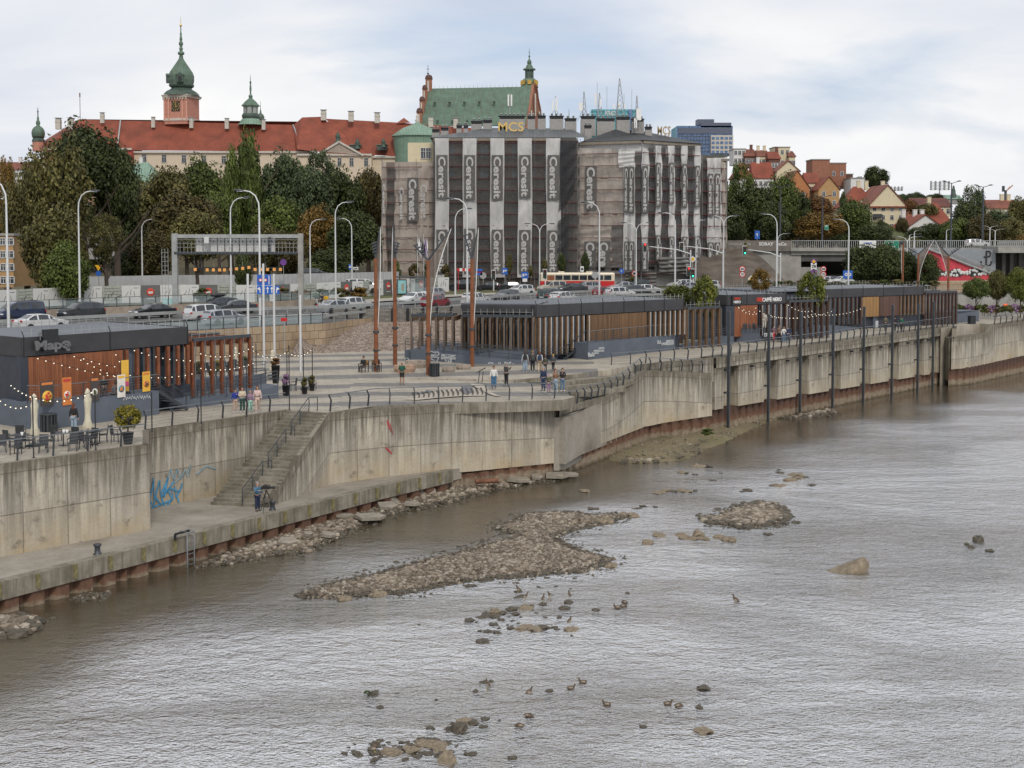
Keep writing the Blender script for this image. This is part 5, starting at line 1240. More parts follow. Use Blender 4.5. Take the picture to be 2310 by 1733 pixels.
house('brick house with a dark red roof beside the white flat topped block',1680,1706,352,337,378,448,m_brickD,m_tileR,'side',wn_=(3,1),chim=(.5,))
house('cream house with a steep red roof right of the brick house',1709,1735,352,339,380,445,m_creamY,m_tileR,'side',wn_=(3,1),chim=(-.5,.6))
house('brown brick tower house with a red roof and a row of narrow windows',1735,1760,358,342,392,440,m_brickD,m_tile,'side',wn_=(4,1),chim=(.8,),name='apartment_house')
house('pale flat topped house on the crest, tallest of its row',1747,1782,333,331,380,455,m_creamY,m_greyw,'flat',wn_=(3,2),name='apartment_house')
house('narrow pale house with a red lean roof at the right end of the crest',1780,1794,353,341,385,452,m_creamY,m_tileR,'side',wn_=(2,1))
house('house with a broad red roof just above the left trees',1656,1699,402,368,430,415,m_whitew,m_tile,'hip',wn_=(3,1))
house('house with a red roof and dark dormer right of the broad roof',1699,1745,402,366,430,412,m_whitew,m_tile,'side',wn_=(4,1),chim=(-.3,))
house('cream gabled house in the middle of the hillside',1752,1804,386,364,430,410,m_creamY,m_tileR,'gable',wn_=(2,1))
house('orange gabled house below the cream gable',1771,1826,424,386,460,395,m_orange,m_tileR,'gable',wn_=(2,1),d=14)
house('low house with a long red roof and dormers beside the orange gable',1818,1850,412,390,445,400,m_creamY,m_tile,'side',wn_=(4,1))
house('tan gabled house with a bright red side roof',1846,1894,428,400,470,390,m_ochre,m_tile,'gable',wn_=(2,2),d=12)
house('tall square brick block, left and highest of the two',1832,1872,361,360,420,425,m_brick,m_greyw,'flat',wn_=(0,0),name='brick_block')
house('tall square brick block with a dark shed roof against it',1871,1909,369,368,420,430,m_brick,m_greyw,'flat',wn_=(2,1),name='brick_block')
house('small dark brick block at the right end of the brick pair',1909,1924,394,393,425,435,m_brickD,m_greyw,'flat',wn_=(0,0),name='brick_block')
house('windowless pale block on the hill below the lone tree',1919,1950,403,402,450,420,m_whitew,m_greyw,'flat',wn_=(0,0),name='pale_block')
t=house('long white house with a red hipped roof and a mansard row of dormers',1905,1985,468,421,520,350,m_creamY,m_tile,'hip',d=12,wn_=(8,3),chim=(.1,.55),ww=.8)
W_=D(1985,400,350).x-D(1905,400,350).x
for k in range(5):mb=MB();mb.box((0,0,0),(.9,2.4,1.5));mb.box((0,-1.22,0),(.5,.06,1.0),m=1);mb.build('dormer',[m_creamY,m_dglass],t,loc=(W_*(.02+k*.1),1.0,D(1155,458,350).z-t.location.z))
t=house('tall cream house with a front gable, red awning strip and balcony',1962,2042,462,419,522,340,m_creamY,m_tileR,'gable',d=16,wn_=(4,3),ww=.9,chim=(.2,))
mb=MB();W_=D(2042,400,340).x-D(1962,400,340).x;z=D(1155,467,340).z-t.location.z;mb.box((0,-.35,z),(W_+.4,.9,.35));mb.build('tile_band',m_tile,t);mb=MB();mb.box((-W_*.3,-.7,D(1155,487,340).z-t.location.z),(2.2,1.2,.9));mb.build('balcony',m_steel,t)
house('low white cottage with a red roof and skylights beside the bridge lamps',2046,2128,514,486,545,320,m_whitew,m_tile,'gable',d=14,wn_=(2,1),chim=(-.75,-.1,.3))
house('house with a big bright red roof behind the white cottage',2096,2156,515,458,530,335,m_creamY,m_tile,'hip',wn_=(2,1),chim=(-.4,),d=14)
house('long building with a dark red roof right of the gabled house',2060,2146,466,447,490,380,m_creamY,m_tileD,'side',wn_=(6,1))
house('small house with an orange wall in the trees by the gabled house',2038,2062,492,480,515,338,m_ochre,m_tileR,'gable',wn_=(1,1))
house('long low building with a pale green roof on the skyline',2100,2170,449,440,460,520,m_greyw,m_copL,'side',wn_=(0,0))
house('house with a dull red roof among the trees at the right edge',2222,2300,470,451,500,360,m_creamY,m_tileR,'side',wn_=(4,1),chim=(.3,.7))
house('yellow town house at the left edge behind the trees',-60,29,532,528,648,165,m_ochre,m_greyw,'flat',wn_=(6,4),name='town_house')
house('town house with an old red roof at the far left edge',-60,75,382,366,440,400,m_whitew,m_tileR,'side',wn_=(9,2),name='town_house',chim=(.4,))
house('palace wing with a pale green roof in front of the castle',255,352,412,366,450,395,m_whitew,m_copL,'hip',wn_=(4,1),d=20,chim=(-.1,))
house('pinkish tenement seen through the trees at the left',60,250,430,408,520,330,M('faded_pink_render',(.46,.27,.21),.85),m_tileR,'side',wn_=(10,4),name='town_house')
t=house('low grey garage hall with a pale roof under the left trees',150,262,533,528,585,230,m_greyw,m_stonew,'flat',wn_=(0,0),name='garage_hall')
def pylon(label,px,pt,pb,yy,w_,rows_):
 b,t_=D(px,pb,yy),D(px,pt,yy);h=t_.z-b.z;t=thing('floodlight_mast',label,'floodlight',b);mb=MB();mb.tube([(0,0,0),(0,0,h)],.25,5);mb.build('mast',m_galv,t);mb=MB()
 for r_ in range(rows_):mb.box((0,0,h-r_*h*.1),(w_,.3,.2));[mb.sphere((w_*(c-2)/4,-.3,h-r_*h*.1+.3),.42,6,4)for c in range(5)]
 mb.build('lamp_rack',m_galv,t)
pylon('stadium floodlight rack on the skyline left of the dark monument',2119.5,412,445,520,7,6)
pylon('smaller floodlight rack near the lone hill tree',2018,424,445,560,6,4)
t=thing('monument','dark stepped monument silhouette on the skyline','monument',D(2151,446,500));mb=MB();mb.lathe([(1.1,0),(1.1,1.2),(.8,1.5),(.75,2.6),(.5,3.2),(.35,4.2),(.05,4.6)],7);mb.build('shaft',m_copD,t)
t=thing('tower_crane','small tower crane with an orange jib on the right skyline','crane',D(2268,452,560));t.scale=(.6,.6,.6);mb=MB();mb.box((0,0,3.5),(1.4,1.4,7));mb.box((-1.6,0,8),(1.5,1.5,4));mb.build('tower',m_steel,t);mb=MB();mb.bar((0,0,6),(5,0,10.5),.7,.7);mb.bar((0,0,6),(3,0,9.5),.4,.4);mb.build('jib',M('faded_orange_paint',(.45,.25,.18),.6),t)
# ---------------- riverside pavilions
def frame2(p0,p1):
 l=math.hypot(p1[0]-p0[0],p1[1]-p0[1]);return math.atan2(p1[1]-p0[1],p1[0]-p0[0]),l
def roof_fringe(t,x0,x1,y,z,name='snow_guard'):
 mb=MB();n=int((x1-x0)/.55)
 for k in range(n+1):x=x0+(x1-x0)*k/n;mb.box((x,y,z+.28),(.028,.028,.56))
 mb.box((x0/2+x1/2,y,z+.30),(x1-x0,.02,.02));mb.build(name,m_galv,t)
class Pav:
 def __init__(s,label,pa,pb,zr,base=7.0,depth=9,m=None,wall_l=None):
  s.rz,s.L=frame2(pa,pb);s.t=thing('pavilion',label,'pavilion',(pa[0],pa[1],base),s.rz);s.zr=zr-base;s.b=base;s.dp=depth
 def w(s,x,y,z=0):c,q=math.cos(s.rz),math.sin(s.rz);return Vector((s.t.location.x+x*c-y*q,s.t.location.y+x*q+y*c,s.b+z))
 def loc(s,p):c,q=math.cos(s.rz),math.sin(s.rz);dx,dy=p[0]-s.t.location.x,p[1]-s.t.location.y;return dx*c+dy*q,-dx*q+dy*c
 def body(s,x0,x1,zf,h=1.05,m=m_navy,y0=.25,roofm=None):
  mb=MB();mb.box(((x0+x1)/2,s.dp/2+y0,(s.zr-.35)/2),(x1-x0,s.dp-y0,s.zr-.35));mb.build('wall',m,s.t)
  mb=MB();mb.box(((x0+x1)/2,s.dp/2,s.zr-.06),(x1-x0+.1,s.dp+.2,.14));mb.build('roof',m_flat,s.t)
 def fascia(s,x0,x1,h,y=0,ends=True,z=None,seams=3.0):
  z=s.zr if z is None else z;mb=MB();mb.box(((x0+x1)/2,y-.07,z-h/2+.06),(x1-x0+.15,.14,h))
  if ends:mb.box((x0-.03,s.dp/2,z-h/2+.06),(.14,s.dp,h));mb.box((x1+.03,s.dp/2,z-h/2+.06),(.14,s.dp,h))
  mb.build('fascia',m_fascia,s.t,bevel=.02)
  n=max(1,int((x1-x0)/seams))
  for k in range(n+1):mb=MB();mb.box((0,0,.1-h/2),(.05,.04,h+.1));mb.bar((0,0,.1),(-.12,0,.45),.04,.04);mb.build('fascia_rib',m_black,s.t,loc=(x0+(x1-x0)*k/n,y-.16,z))
 def fins(s,x0,x1,z0,z1,step,m,w_=.14,d=.3,y=-.1,glass=m_dglass,jamb=None):
  if glass:mb=MB();mb.box(((x0+x1)/2,.32,(z0+z1)/2),(x1-x0,.1,z1-z0));mb.build('glazing',glass,s.t)
  n=int((x1-x0)/step);f=MB();f.box((0,0,0),(w_,d,z1-z0));
  if jamb:f.box((w_/2+.025,-d/2,0),(.05,.05,z1-z0),m=1)
  me=f.mesh('fin',[m,jamb or m])
  for k in range(min(n+1,100)):o=bpy.data.objects.new('fin',me);scene.collection.objects.link(o);o.parent=s.t;o.location=(x0+(x1-x0)*k/max(1,n),y,(z0+z1)/2)
 def timber(s,x0,x1,z0,z1,m,y=-.03):mb=MB();mb.box(((x0+x1)/2,y,(z0+z1)/2),(x1-x0,.12,z1-z0));return mb.build('timber_wall',m,s.t)
 def plinth(s,pts,z,m=m_plinth):
  mb=MB();pl=[s.loc(p)for p in pts];mb.prism(pl,-1.0,z);return mb.build('plinth',m,s.t)
 def pergola(s,x0,x1,z1,step,m,y0=-.1,y1=5,z0=0,w_=.16,cap=True):
  """row of timber portal frames with a beam over them"""
  n=int((x1-x0)/step)
  f=MB();f.box((0,0,(z0+z1)/2),(w_,.24,z1-z0));f.box((0,y1-y0,(z0+z1)/2),(w_,.4,z1-z0));f.box((0,(y1-y0)/2,z1-.2),(w_,y1-y0,.42));f.box((w_/2+.02,-.2,(z0+z1)/2),(.05,.06,z1-z0),m=1);me=f.mesh('portal_frame',[m,m_rail])
  for k in range(n+1):o=bpy.data.objects.new('portal_frame',me);scene.collection.objects.link(o);o.parent=s.t;o.location=(x0+(x1-x0)*k/n,y0,0)
  if cap:mb=MB();mb.box(((x0+x1)/2,y0-.1,z1+.1),(x1-x0,.16,.22));mb.box(((x0+x1)/2,y1/2,z1+.12),(x1-x0,.1,.16));mb.build('edge_beam',m_steel,s.t)
  roof_fringe(s.t,x0,x1,y0,z1+.15)
zr=11.85
pa,pb=XY(50,763.6,zr),XY(420,739,zr)
p1=Pav('cafe pavilion with an orange timber wall and a long charcoal fascia at the left',pa,pb,zr,6.6)
L=p1.L;zt=8.1-6.6;hF=p1.zr-1.15
p1.body(0,L,zt);p1.fascia(0,L,1.15,seams=4.0);p1.body(-6,0,zt,y0=1.5)if False else None
p1.timber(.2,L*.58,zt,hF,m_woodO);p1.fins(L*.60,L,zt,hF,.74,m_finO,.2,.25,glass=m_dglass,jamb=None)
mb=MB();mb.box((.05,.15,(zt+hF)/2),(.5,.5,hF-zt+.2));mb.build('corner_post',m_navy,p1.t)
for k in range(3):mb=MB();mb.box((L*(.64+k*.12),.2,(zt+hF)/2),(.3,.1,hF-zt));mb.build('glazed_door',m_plinth,p1.t)
Lp=p1.loc(onwall(563,800,pa,pb,0))[0]
p1.pergola(L+.45,Lp,p1.zr-.95,.74,m_finO,0,6.5,zt*.4);roof_fringe(p1.t,0,L,-.05,p1.zr);roof_fringe(p1.t,0,L,8,p1.zr)
q0,q1=XY(119,968.5,6.6),XY(359,935,6.6)
pw=[p1.w(0,0),p1.w(L*.9,0)]
p1.plinth([q0,q1,p1.w(p1.loc(q1)[0],2),p1.w(-.5,2),p1.w(-.5,-1.2)],zt)
p1.plinth([p1.w(p1.loc(q1)[0]+1.6,-.9),p1.w(Lp+.5,-.9),p1.w(Lp+.5,8),p1.w(L-2,8)],.55)
mb=MB();mb.box((L*.14,-.3,p1.zr-.2),(1.0,.2,1.35));mb.build('logo_box',m_black,p1.t)
m_sgn=M('faded_sign_letters',(.13,.13,.135),.5,var=.1)
fit_text('TO',m_sgn,p1.t,(L*.10,-.30,p1.zr+.05),0,.7,.45);fit_text('Mapę',m_sgn,p1.t,(L*.15,-.42,p1.zr-.55),0,2.4,.75,off=.04,ext=.06)
def poster(parent_fn,label,px,py,w_,h_,cols,yy_off=.06,txt=None,plane=None,group='food posters on the cafe railings'):
 a,b=plane;p=onwall(px,py,a,b,yy_off);rz=math.atan2(b[1]-a[1],b[0]-a[0]);t=thing('poster',label,'poster',p,rz,group=group)
 mb=MB();mb.box((0,0,0),(w_,.02,h_));mb.build('board',cols[0],t)
 mb=MB();mb.lathe([(.001,0),(.36*w_,0),(.36*w_,.02),(.001,.021)],14)
 mb.v=[(x,-.012-z,y-h_*.12)for x,y,z in mb.v];mb.build('plate',cols[1],t);mb=MB()
 rr_=random.Random(int(px))
 for _ in range(9):a_=rr_.random()*6.3;r_=rr_.random()*.22*w_;mb.sphere((r_*math.cos(a_),-.035,r_*math.sin(a_)-h_*.12),.07*w_+.02,6,4,0,(1,.3,1))
 mb.build('food_picture',cols[2],t);mb=MB();mb.box((0,-.02,h_*.4),(w_*.8,.02,h_*.1));mb.build('title_strip',cols[3],t)
 if txt:fit_text(txt,cols[4],t,(0,-.035,h_*.4),0,w_*.7,h_*.07)
 return t
m_py=M('poster_yellow',(.72,.42,.05),.5,var=.1);m_po=M('poster_orange',(.62,.20,.04),.5,var=.1);m_pr=M('poster_red',(.5,.05,.03),.5,var=.2);m_pb=M('poster_dark',(.06,.05,.045),.5);m_pw=M('poster_white',(.7,.66,.6),.5);m_pbl=M('poster_teal',(.07,.22,.28),.5);m_pgr=M('salad_greens',(.14,.2,.05),.6,var=.6,sc=9)
def terrace_rail(label,pts,h=1.05,mcol=m_steel):
 return rail_fence('railing',label,pts,0,h,1.25,mcol,m_rail,'railing',rails=CABLES,group='railings of the pavilions',pw=.05,top=(.05,.05))
zt_w=6.6+zt
ins=Vector((-math.sin(p1.rz),math.cos(p1.rz),0))*.08
rp=[p1.w(-.4,-1.1,zt),Vector((*q0,zt_w))+ins,Vector((*q1,zt_w))+ins]
terrace_rail('dark railing along the raised cafe terrace with food posters tied to it',rp)
for args in (('poster with a round dish on a dark ground, left end of the terrace railing',106,888,.95,1.45,(m_pb,m_py,m_pr,m_po,m_pb)),('red and cream drinks poster, second from the left on the terrace railing',151,883,.62,1.65,(m_po,m_pw,m_pr,m_pr,m_py)),('poster of a green salad bowl, third on the terrace railing',213.5,878,.6,1.45,(m_pb,m_pw,m_pgr,m_po,m_pb)),('poster with a teal round plate, fourth on the terrace railing',273.5,871,.6,1.4,(m_pw,m_pbl,m_po,m_py,m_pr)),('small orange poster near the terrace steps',330,861,.6,1.25,(m_py,m_po,m_pb,m_po,m_pb))):
 poster(None,*args,plane=(q0,q1))
t=thing('beach_flag','tall yellow menu banner with a pink stripe standing on the cafe terrace','banner',p1.w(p1.loc(onwall(295,850,q0,q1,0))[0],-1.5,zt));t.rotation_euler.z=p1.rz
mb=MB();mb.box((0,0,1.12),(.55,.04,1.95));mb.build('cloth',m_py,t);mb=MB();mb.box((0,-.03,.6),(.5,.02,.3));mb.build('pink_stripe',M('pink_print',(.6,.08,.2),.5),t);mb=MB();mb.tube([(-.29,0,0),(-.29,0,2.15)],.02,5);mb.box((0,0,.04),(.5,.5,.08));mb.build('stand',m_black,t)
sto=thing('metal_stairs','dark metal steps down from the cafe terrace','stairs',(*q1,6.6),p1.rz);mb=MB()
for k in range(7):mb.box((.3+k*.3,.9,zt-.1-k*.21),(.3,1.6,.05))
for y in (.1,1.7):mb.bar((0,y,zt),(2.3,y,.05),.06,.2);mb.bar((0,y,zt+1),(2.3,y,1),.05,.05)
for k in range(3):
 for y in (.1,1.7):mb.box((.2+k*1.0,y,zt+.4-k*.66),(.05,.05,1.1))
mb.build('flight',m_steel,sto)
def incline(label,pa_,pb_,z0,z1,width,side,rails_n=1,name='ramp',m=m_plinth):
 a,b=Vector((*pa_,z0)),Vector((*pb_,z1));d=(b-a);l=math.hypot(d.x,d.y);n_=Vector((-d.y,d.x,0)).normalized()*width*side
 t=thing(name,label,'ramp',a);mb=MB();mb.add([(a.x,a.y,6),(b.x,b.y,6),b,a,tuple(Vector((a.x,a.y,6))+n_),tuple(Vector((b.x,b.y,6))+n_),b+n_,a+n_],[(0,1,2,3),(3,2,6,7),(5,4,7,6),(1,5,6,2),(4,0,3,7)]);mb.build('ramp_body',m,t,True)
 for off_ in (.06,.94):
  mb=MB();A,B=a+n_*off_,b+n_*off_
  for h in (1.0,.75,.5):mb.bar(A+Vector((0,0,h)),B+Vector((0,0,h)),.045,.045)
  k_=max(2,int(l/1.3))
  for k in range(k_+1):p=A+(B-A)*(k/k_);mb.box((p.x,p.y,p.z+.5),(.05,.05,1.0))
  mb.build('handrail',m_steel,t,True)
 return t
incline('long blue grey access ramp in front of the cafe pergola',XY(432,918,6.65),XY(628,872,7.4),6.7,7.5,1.5,1)
incline('short return of the access ramp rising left to the cafe pergola',XY(400,892,7.0),XY(600,848,7.4),8.0,7.5,1.4,1)
zr=11.9
pa,pb=XY(1207,690,zr),XY(1540,675,zr)
p2=Pav('central pavilion with brown timber walls and a charcoal roof band',pa,pb,zr,7.1);L=p2.L;zt=1.45;hF=p2.zr-1.05
p2.body(0,L,zt);p2.fascia(0,L,1.05,seams=2.6);roof_fringe(p2.t,0,L,0,p2.zr);roof_fringe(p2.t,0,L,8.5,p2.zr)
p2.fins(.3,L*.33,zt-1,hF,.62,m_finB,.14,.22,jamb=m_pole);p2.timber(L*.34,L*.735,zt,hF,m_woodB);p2.fins(L*.75,L,zt,hF,.62,m_finB,.14,.22,jamb=m_pole)
p2.pergola(L+.5,L+5.2,p2.zr-1.0,.85,m_finB,0,5)
ga_,gb_=(D(928,700,115.0).x,115.0),(D(1207,700,113.2).x,113.2)
ph=Pav('glass hall with timber portal frames and a low charcoal roof left of the central pavilion',ga_,gb_,11.9,7.1);xh=ph.loc((D(1037,700,114.5).x,114.5))[0];LH=ph.L
mb=MB();mb.box(((xh+LH)/2,4.4,2.1),(LH-xh,5,4.2));mb.build('glass_hall',m_dglass,ph.t)
for k in range(9):mb=MB();mb.box((xh+(LH-xh)*k/8,1.86,2.1),(.12,.12,4.2));mb.build('mullion',m_galv if k%3 else m_finB,ph.t)
mb=MB();mb.box(((xh+LH)/2,4.6,ph.zr-.32),(LH-xh+.3,6.4,.72));mb.build('fascia',m_fascia,ph.t,bevel=.02);mb=MB();mb.box(((xh+LH)/2,4.6,ph.zr+.08),(LH-xh,6,.1));mb.build('roof',m_flat,ph.t)
ph.pergola(xh+.2,LH-.2,3.85,.62,m_finB,0,1.5,1.0,.12);ph.pergola(0,xh-.6,3.85,.62,m_finB,0,4,.6,.14)
mb=MB();mb.box((LH/2,3.2,.35),(LH,7.0,1.3));mb.build('plinth',m_plinth,ph.t)
q0,q1=XY(1327,812,7.1),XY(1523,789,7.1)
p2.plinth([q0,q1,p2.w(L,2),p2.w(p2.loc(q0)[0],2)],zt)
rp=[Vector((*q0,7.1+zt))+ins,Vector((*q1,7.1+zt))+ins]
terrace_rail('thin railing on the plinth of the central pavilion',rp)
m_chalk=M('white_wall_writing',(.50,.52,.53),.8,var=.15)
rzq=math.atan2(q1[1]-q0[1],q1[0]-q0[0])
for txt,px,py,ln,h in (('DLA',1487,772,.6,.35),('CIEBIE',1498,776,.9,.25),('PAWILON',1511,771,1.2,.35),('EDUKACYJNY',1512,777,1.2,.28),('Bufo',1334,800,.9,.4),('MENU',1345,792,.7,.2),('OFERTA',1357,786,.8,.2),('KAWA',1357,792,.8,.16),('WINO',1345,797,.7,.16)):
 fit_text(txt,m_chalk,p2.t,p2.t.matrix_local.to_3x3().inverted()@Vector((0,0,0))if False else Vector((*p2.loc(onwall(px,py,q0,q1,.03)),onwall(px,py,q0,q1,.03).z-p2.b)),rzq-p2.rz,ln,h)
sto=thing('metal_stairs','dark metal steps beside the central pavilion plinth','stairs',(*XY(1272,810,7.1),7.1),p2.rz);mb=MB()
for k in range(8):mb.box((-.2+k*.30,.9,.15+k*.19),(.3,2.6,.05));mb.box((-.2+k*.3+.14,.9,.06+k*.19),(.02,2.6,.18))
for y in (-.4,2.2):mb.bar((-.4,y,0),(2.3,y,zt),.06,.2);mb.bar((-.4,y,1.0),(2.3,y,zt+1),.05,.05)
mb.build('flight',m_steel,sto)
g0_,g1_,g2_,g3_=XY(913,819,6.8),XY(1062,830,6.75),XY(1190,825.5,6.9),XY(1282,814,7.0)
incline('grey ramp wall with white graffiti rising towards the left of the central pavilion',g1_,g0_,7.72,7.95,1.3,-1)
incline('curved part of the grey ramp beside the seating steps',g1_,g2_,7.72,7.3,1.3,1)
incline('low end of the grey ramp at the foot of the metal steps',g2_,g3_,7.3,7.1,1.3,1)
rg=math.atan2(g1_[1]-g0_[1],g1_[0]-g0_[0]);wg=thing('wall_writing','white lettering and a chalk drawing on the grey ramp wall','graffiti',Vector((*g0_,6.7)))
for txt,px,py,ln,h in (('Chalka',928,812.5,1.5,.36),('PIĘCZEMY',1012,804,1.5,.32),('SERWUJEMY',1012,809.5,1.6,.3),('ŻAR',1012,815,.8,.32)):
 fit_text(txt,m_chalk,wg,onwall(px,py,g0_,g1_,.06)-wg.location,rg,ln,h,off=.02)
mb=MB()
for ln in ([(950,797),(958,794),(966,797),(972,793),(980,795),(988,794),(991,800),(984,803),(950,803),(952,799)],[(952,806),(990,806),(986,815),(976,821),(962,818),(952,806)],[(958,798),(964,802),(970,797),(976,802),(984,798)],[(960,810),(966,814),(972,809),(980,814)],[(955,808),(962,812),(970,806)]):
 pts=[onwall(*p,g0_,g1_,.05)for p in ln]
 for a,b in zip(pts,pts[1:]):mb.bar(a,b,.02,.07)
mb.build('drawing',m_chalk,wg,True)
rg2=math.atan2(g2_[1]-g1_[1],g2_[0]-g1_[0])
wg2=thing('wall_writing','white words on the curved ramp wall behind the photographer','graffiti',Vector((*g1_,6.8)))
for txt,px,py,ln,h in (('Chalka',1120,822,1.5,.42),('life',1150,821,.9,.42)):fit_text(txt,m_chalk,wg2,onwall(px,py+1,g1_,g2_,.06)-wg2.location,rg2,ln,h)
zr=11.9;pa,pb=XY(1638,667,zr),XY(1771,663,zr)
pa=(pb[0]-(pb[0]-pa[0])*1.0,pb[1]-(pb[1]-pa[1])*1.0)
p3=Pav('coffee bar pavilion with a navy corner and string lights over its terrace',pa,pb,zr,7.1);L=p3.L;hF=p3.zr-1.05;zt=1.4
p3.body(0,L,zt);p3.fascia(0,L,1.05,seams=2.4);p3.timber(L*.12,L*.52,.6,hF,m_woodO,-.02);mb=MB();mb.box((.4,-.05,hF/2),(1.1,.3,hF));mb.build('corner_post',m_navy,p3.t)
p3.fins(L*.58,L,.6,hF,.8,m_finD,.16,.22,jamb=m_pole);roof_fringe(p3.t,0,L,0,p3.zr);roof_fringe(p3.t,0,L,8.5,p3.zr)
fit_text('GREEN',m_prr,p3.t,(L*.545,-.2,p3.zr-.5),0,.9,.42,off=.03);fit_text('CAFFÈ NERO',m_white,p3.t,(L*.75,-.2,p3.zr-.48),0,2.6,.5,off=.03)
mb=MB();mb.box((L*.15,-.24,p3.zr-.5),(1.25,.12,1.0));mb.build('logo_board',m_black,p3.t);fit_text('GREEN',m_prr,p3.t,(L*.15,-.32,p3.zr-.32),0,.8,.22,off=.02);fit_text('NERO',m_white,p3.t,(L*.15,-.32,p3.zr-.66),0,.9,.26,off=.02)
x5=p3.loc(onwall(1835,680,pa,pb,0))[0];p3.pergola(L+.4,x5+2,p3.zr-.9,.72,m_finD,0,5)
q0,q1=XY(1657,771,7.1),XY(1730,769,7.1)
p3.plinth([XY(1655,772,7.1),XY(1705,774,7.1),XY(1732,764,7.1),p3.w(L*1.0,1),p3.w(0,1)],zt)
terrace_rail('thin railing of the coffee bar terrace',[Vector((*XY(1662,768,7.1),8.5)),Vector((*XY(1705,770,7.1),8.5)),Vector((*XY(1732,761,7.1),8.5))])
fit_text('ПРИТЕ',m_chalk,p3.t,Vector((*p3.loc(G(1725,755,7.9)),.8))+Vector((0,-.6,0)),0,1.2,.4)
zr=11.8;pa,pb=XY(1849,654,zr),XY(2081,647,zr)
p4=Pav('far pavilion with yellow and dark brown timber walls',pa,pb,zr,7.1);L=p4.L;hF=p4.zr-1.0;zt=1.4
p4.body(-7,L,zt);p4.fascia(0,L,1.0,seams=3.2);roof_fringe(p4.t,-7,L,0,p4.zr);roof_fringe(p4.t,-7,L,8.5,p4.zr)
p4.fins(-6.5,L*.38,zt-.8,hF,.7,m_finD,.16,.22,jamb=m_rail);p4.timber(L*.40,L*.56,zt,hF,m_woodY);p4.timber(L*.565,L*.76,zt,hF,planks('dark_timber',(.065,.03,.02),(.12,.06,.04)));p4.fins(L*.77,L,zt,hF,.62,m_finB,.16,.22,jamb=m_rail);p4.pergola(L+.4,L+6,p4.zr-.8,.6,m_finD,0,5)
q0,q1=XY(1970,741,7.1),XY(2150,722,7.1)
p4.plinth([q0,q1,p4.w(p4.loc(q1)[0],1.5),p4.w(p4.loc(q0)[0],1.5)],zt)
terrace_rail('thin railing on the plinth of the far pavilion',[Vector((*q0,8.5))+ins,Vector((*XY(2085,729,7.1),8.5))+ins])
pr_=random.Random(5)
for k in range(14):px=1978+k*11.5;p=onwall(px,732-(px-1970)*.085,q0,q1,.04);mb=MB();mb.box((0,0,0),(.35+pr_.random()*.5,.03,.4+pr_.random()*.5));o=mb.build('pale_panel',m_chalk if k%3==0 else m_prd,p4.t);x_,y_=p4.loc(p);o.location=(x_,y_,p.z-p4.b+.0);o.rotation_euler.z=math.atan2(q1[1]-q0[1],q1[0]-q0[0])-p4.rz
incline('grey ramp with steel handrails between the coffee bar and the far pavilion',XY(1775,768,7.1),XY(1862,735,8.2),7.15,8.2,1.6,1)
incline('second flight of the grey ramp sloping down towards the far pavilion',XY(1945,735,7.4),XY(1866,733,8.2),7.2,8.2,1.6,-1)
incline('grey ramp with handrails at the left of the coffee bar',XY(1540,786,7.1),XY(1655,766,7.6),7.15,7.9,1.6,1)
incline('grey ramp with handrails at the right end of the far pavilion',XY(2148,722,7.1),XY(2085,720,7.8),7.15,8.2,1.6,-1)
# ---------------- trees and plants
def crown_mesh(name,seed,n,shape='round',leaf=.07,clumps=26,gap=.0):
 r_=random.Random(seed);V,F_,T=[],[],[];cl=[]
 for i in range(clumps):
  while True:
   p=Vector((r_.uniform(-1,1),r_.uniform(-1,1),r_.uniform(-1,1)))
   if.12<p.length<1:break
  p=p.normalized()*(p.length**.45)*.74
  if shape=='column':q=(p.z+1)/2;w_=.95*(math.sin(min(1,q*1.25+.18)*2.6)**.6 if q<.95 else.25);p.x*=w_;p.y*=w_
  if shape=='broad' and p.z<-.2:p.z*=.6
  if shape=='cone':q=(p.z+1)/2;p.x*=1.1-q;p.y*=1.1-q
  rad=r_.uniform(.20,.38)*(1.15 if shape!='sparse' else.75);cl.append((p,rad,r_.uniform(-.22,.22)))
 for i in range(n):
  p,rad,tn=cl[r_.randrange(len(cl))]
  d=Vector((r_.gauss(0,1),r_.gauss(0,1),r_.gauss(.15,1))).normalized();c=p+d*rad*(r_.random()**.35)*Vector((1,1,.85)).x
  if c.length>1.15:c=c*(1.15/c.length)
  nrm=(d+Vector((r_.gauss(0,.5),r_.gauss(0,.5),r_.gauss(.2,.5)))).normalized();u=nrm.orthogonal().normalized();u.rotate(Matrix.Rotation(r_.random()*6.28,3,nrm));w_=nrm.cross(u)
  s=leaf*r_.uniform(.6,1.35);o=len(V);k=r_.uniform(.5,.9)
  V+=[c-u*s,c+w_*s*k,c+u*s,c-w_*s*k];F_.append((o,o+1,o+2,o+3));t=min(1,max(0,.45+tn+r_.uniform(-.28,.28)+.12*d.z));T+=[t]*4
 me=bpy.data.meshes.new(name);me.from_pydata([tuple(v)for v in V],[],F_);me.update()
 a=me.attributes.new('tint','FLOAT','POINT');a.data.foreach_set('value',T);me.materials.append(LEAF['green']);return me
LEAF={k:leafmat('leaves_'+k,a,b)for k,a,b in (('green',(.055,.078,.016),(.15,.185,.04)),('dark',(.036,.048,.014),(.10,.12,.034)),('olive',(.075,.070,.020),(.20,.175,.055)),('brown',(.056,.046,.015),(.145,.115,.034)),('grey',(.050,.070,.030),(.14,.175,.075)),('rust',(.10,.045,.014),(.22,.11,.03)),('yellow',(.16,.14,.018),(.34,.27,.03)),('amber',(.14,.085,.018),(.27,.165,.04)),('young',(.075,.09,.014),(.19,.19,.03)),('lilac',(.22,.12,.22),(.45,.3,.45)))}
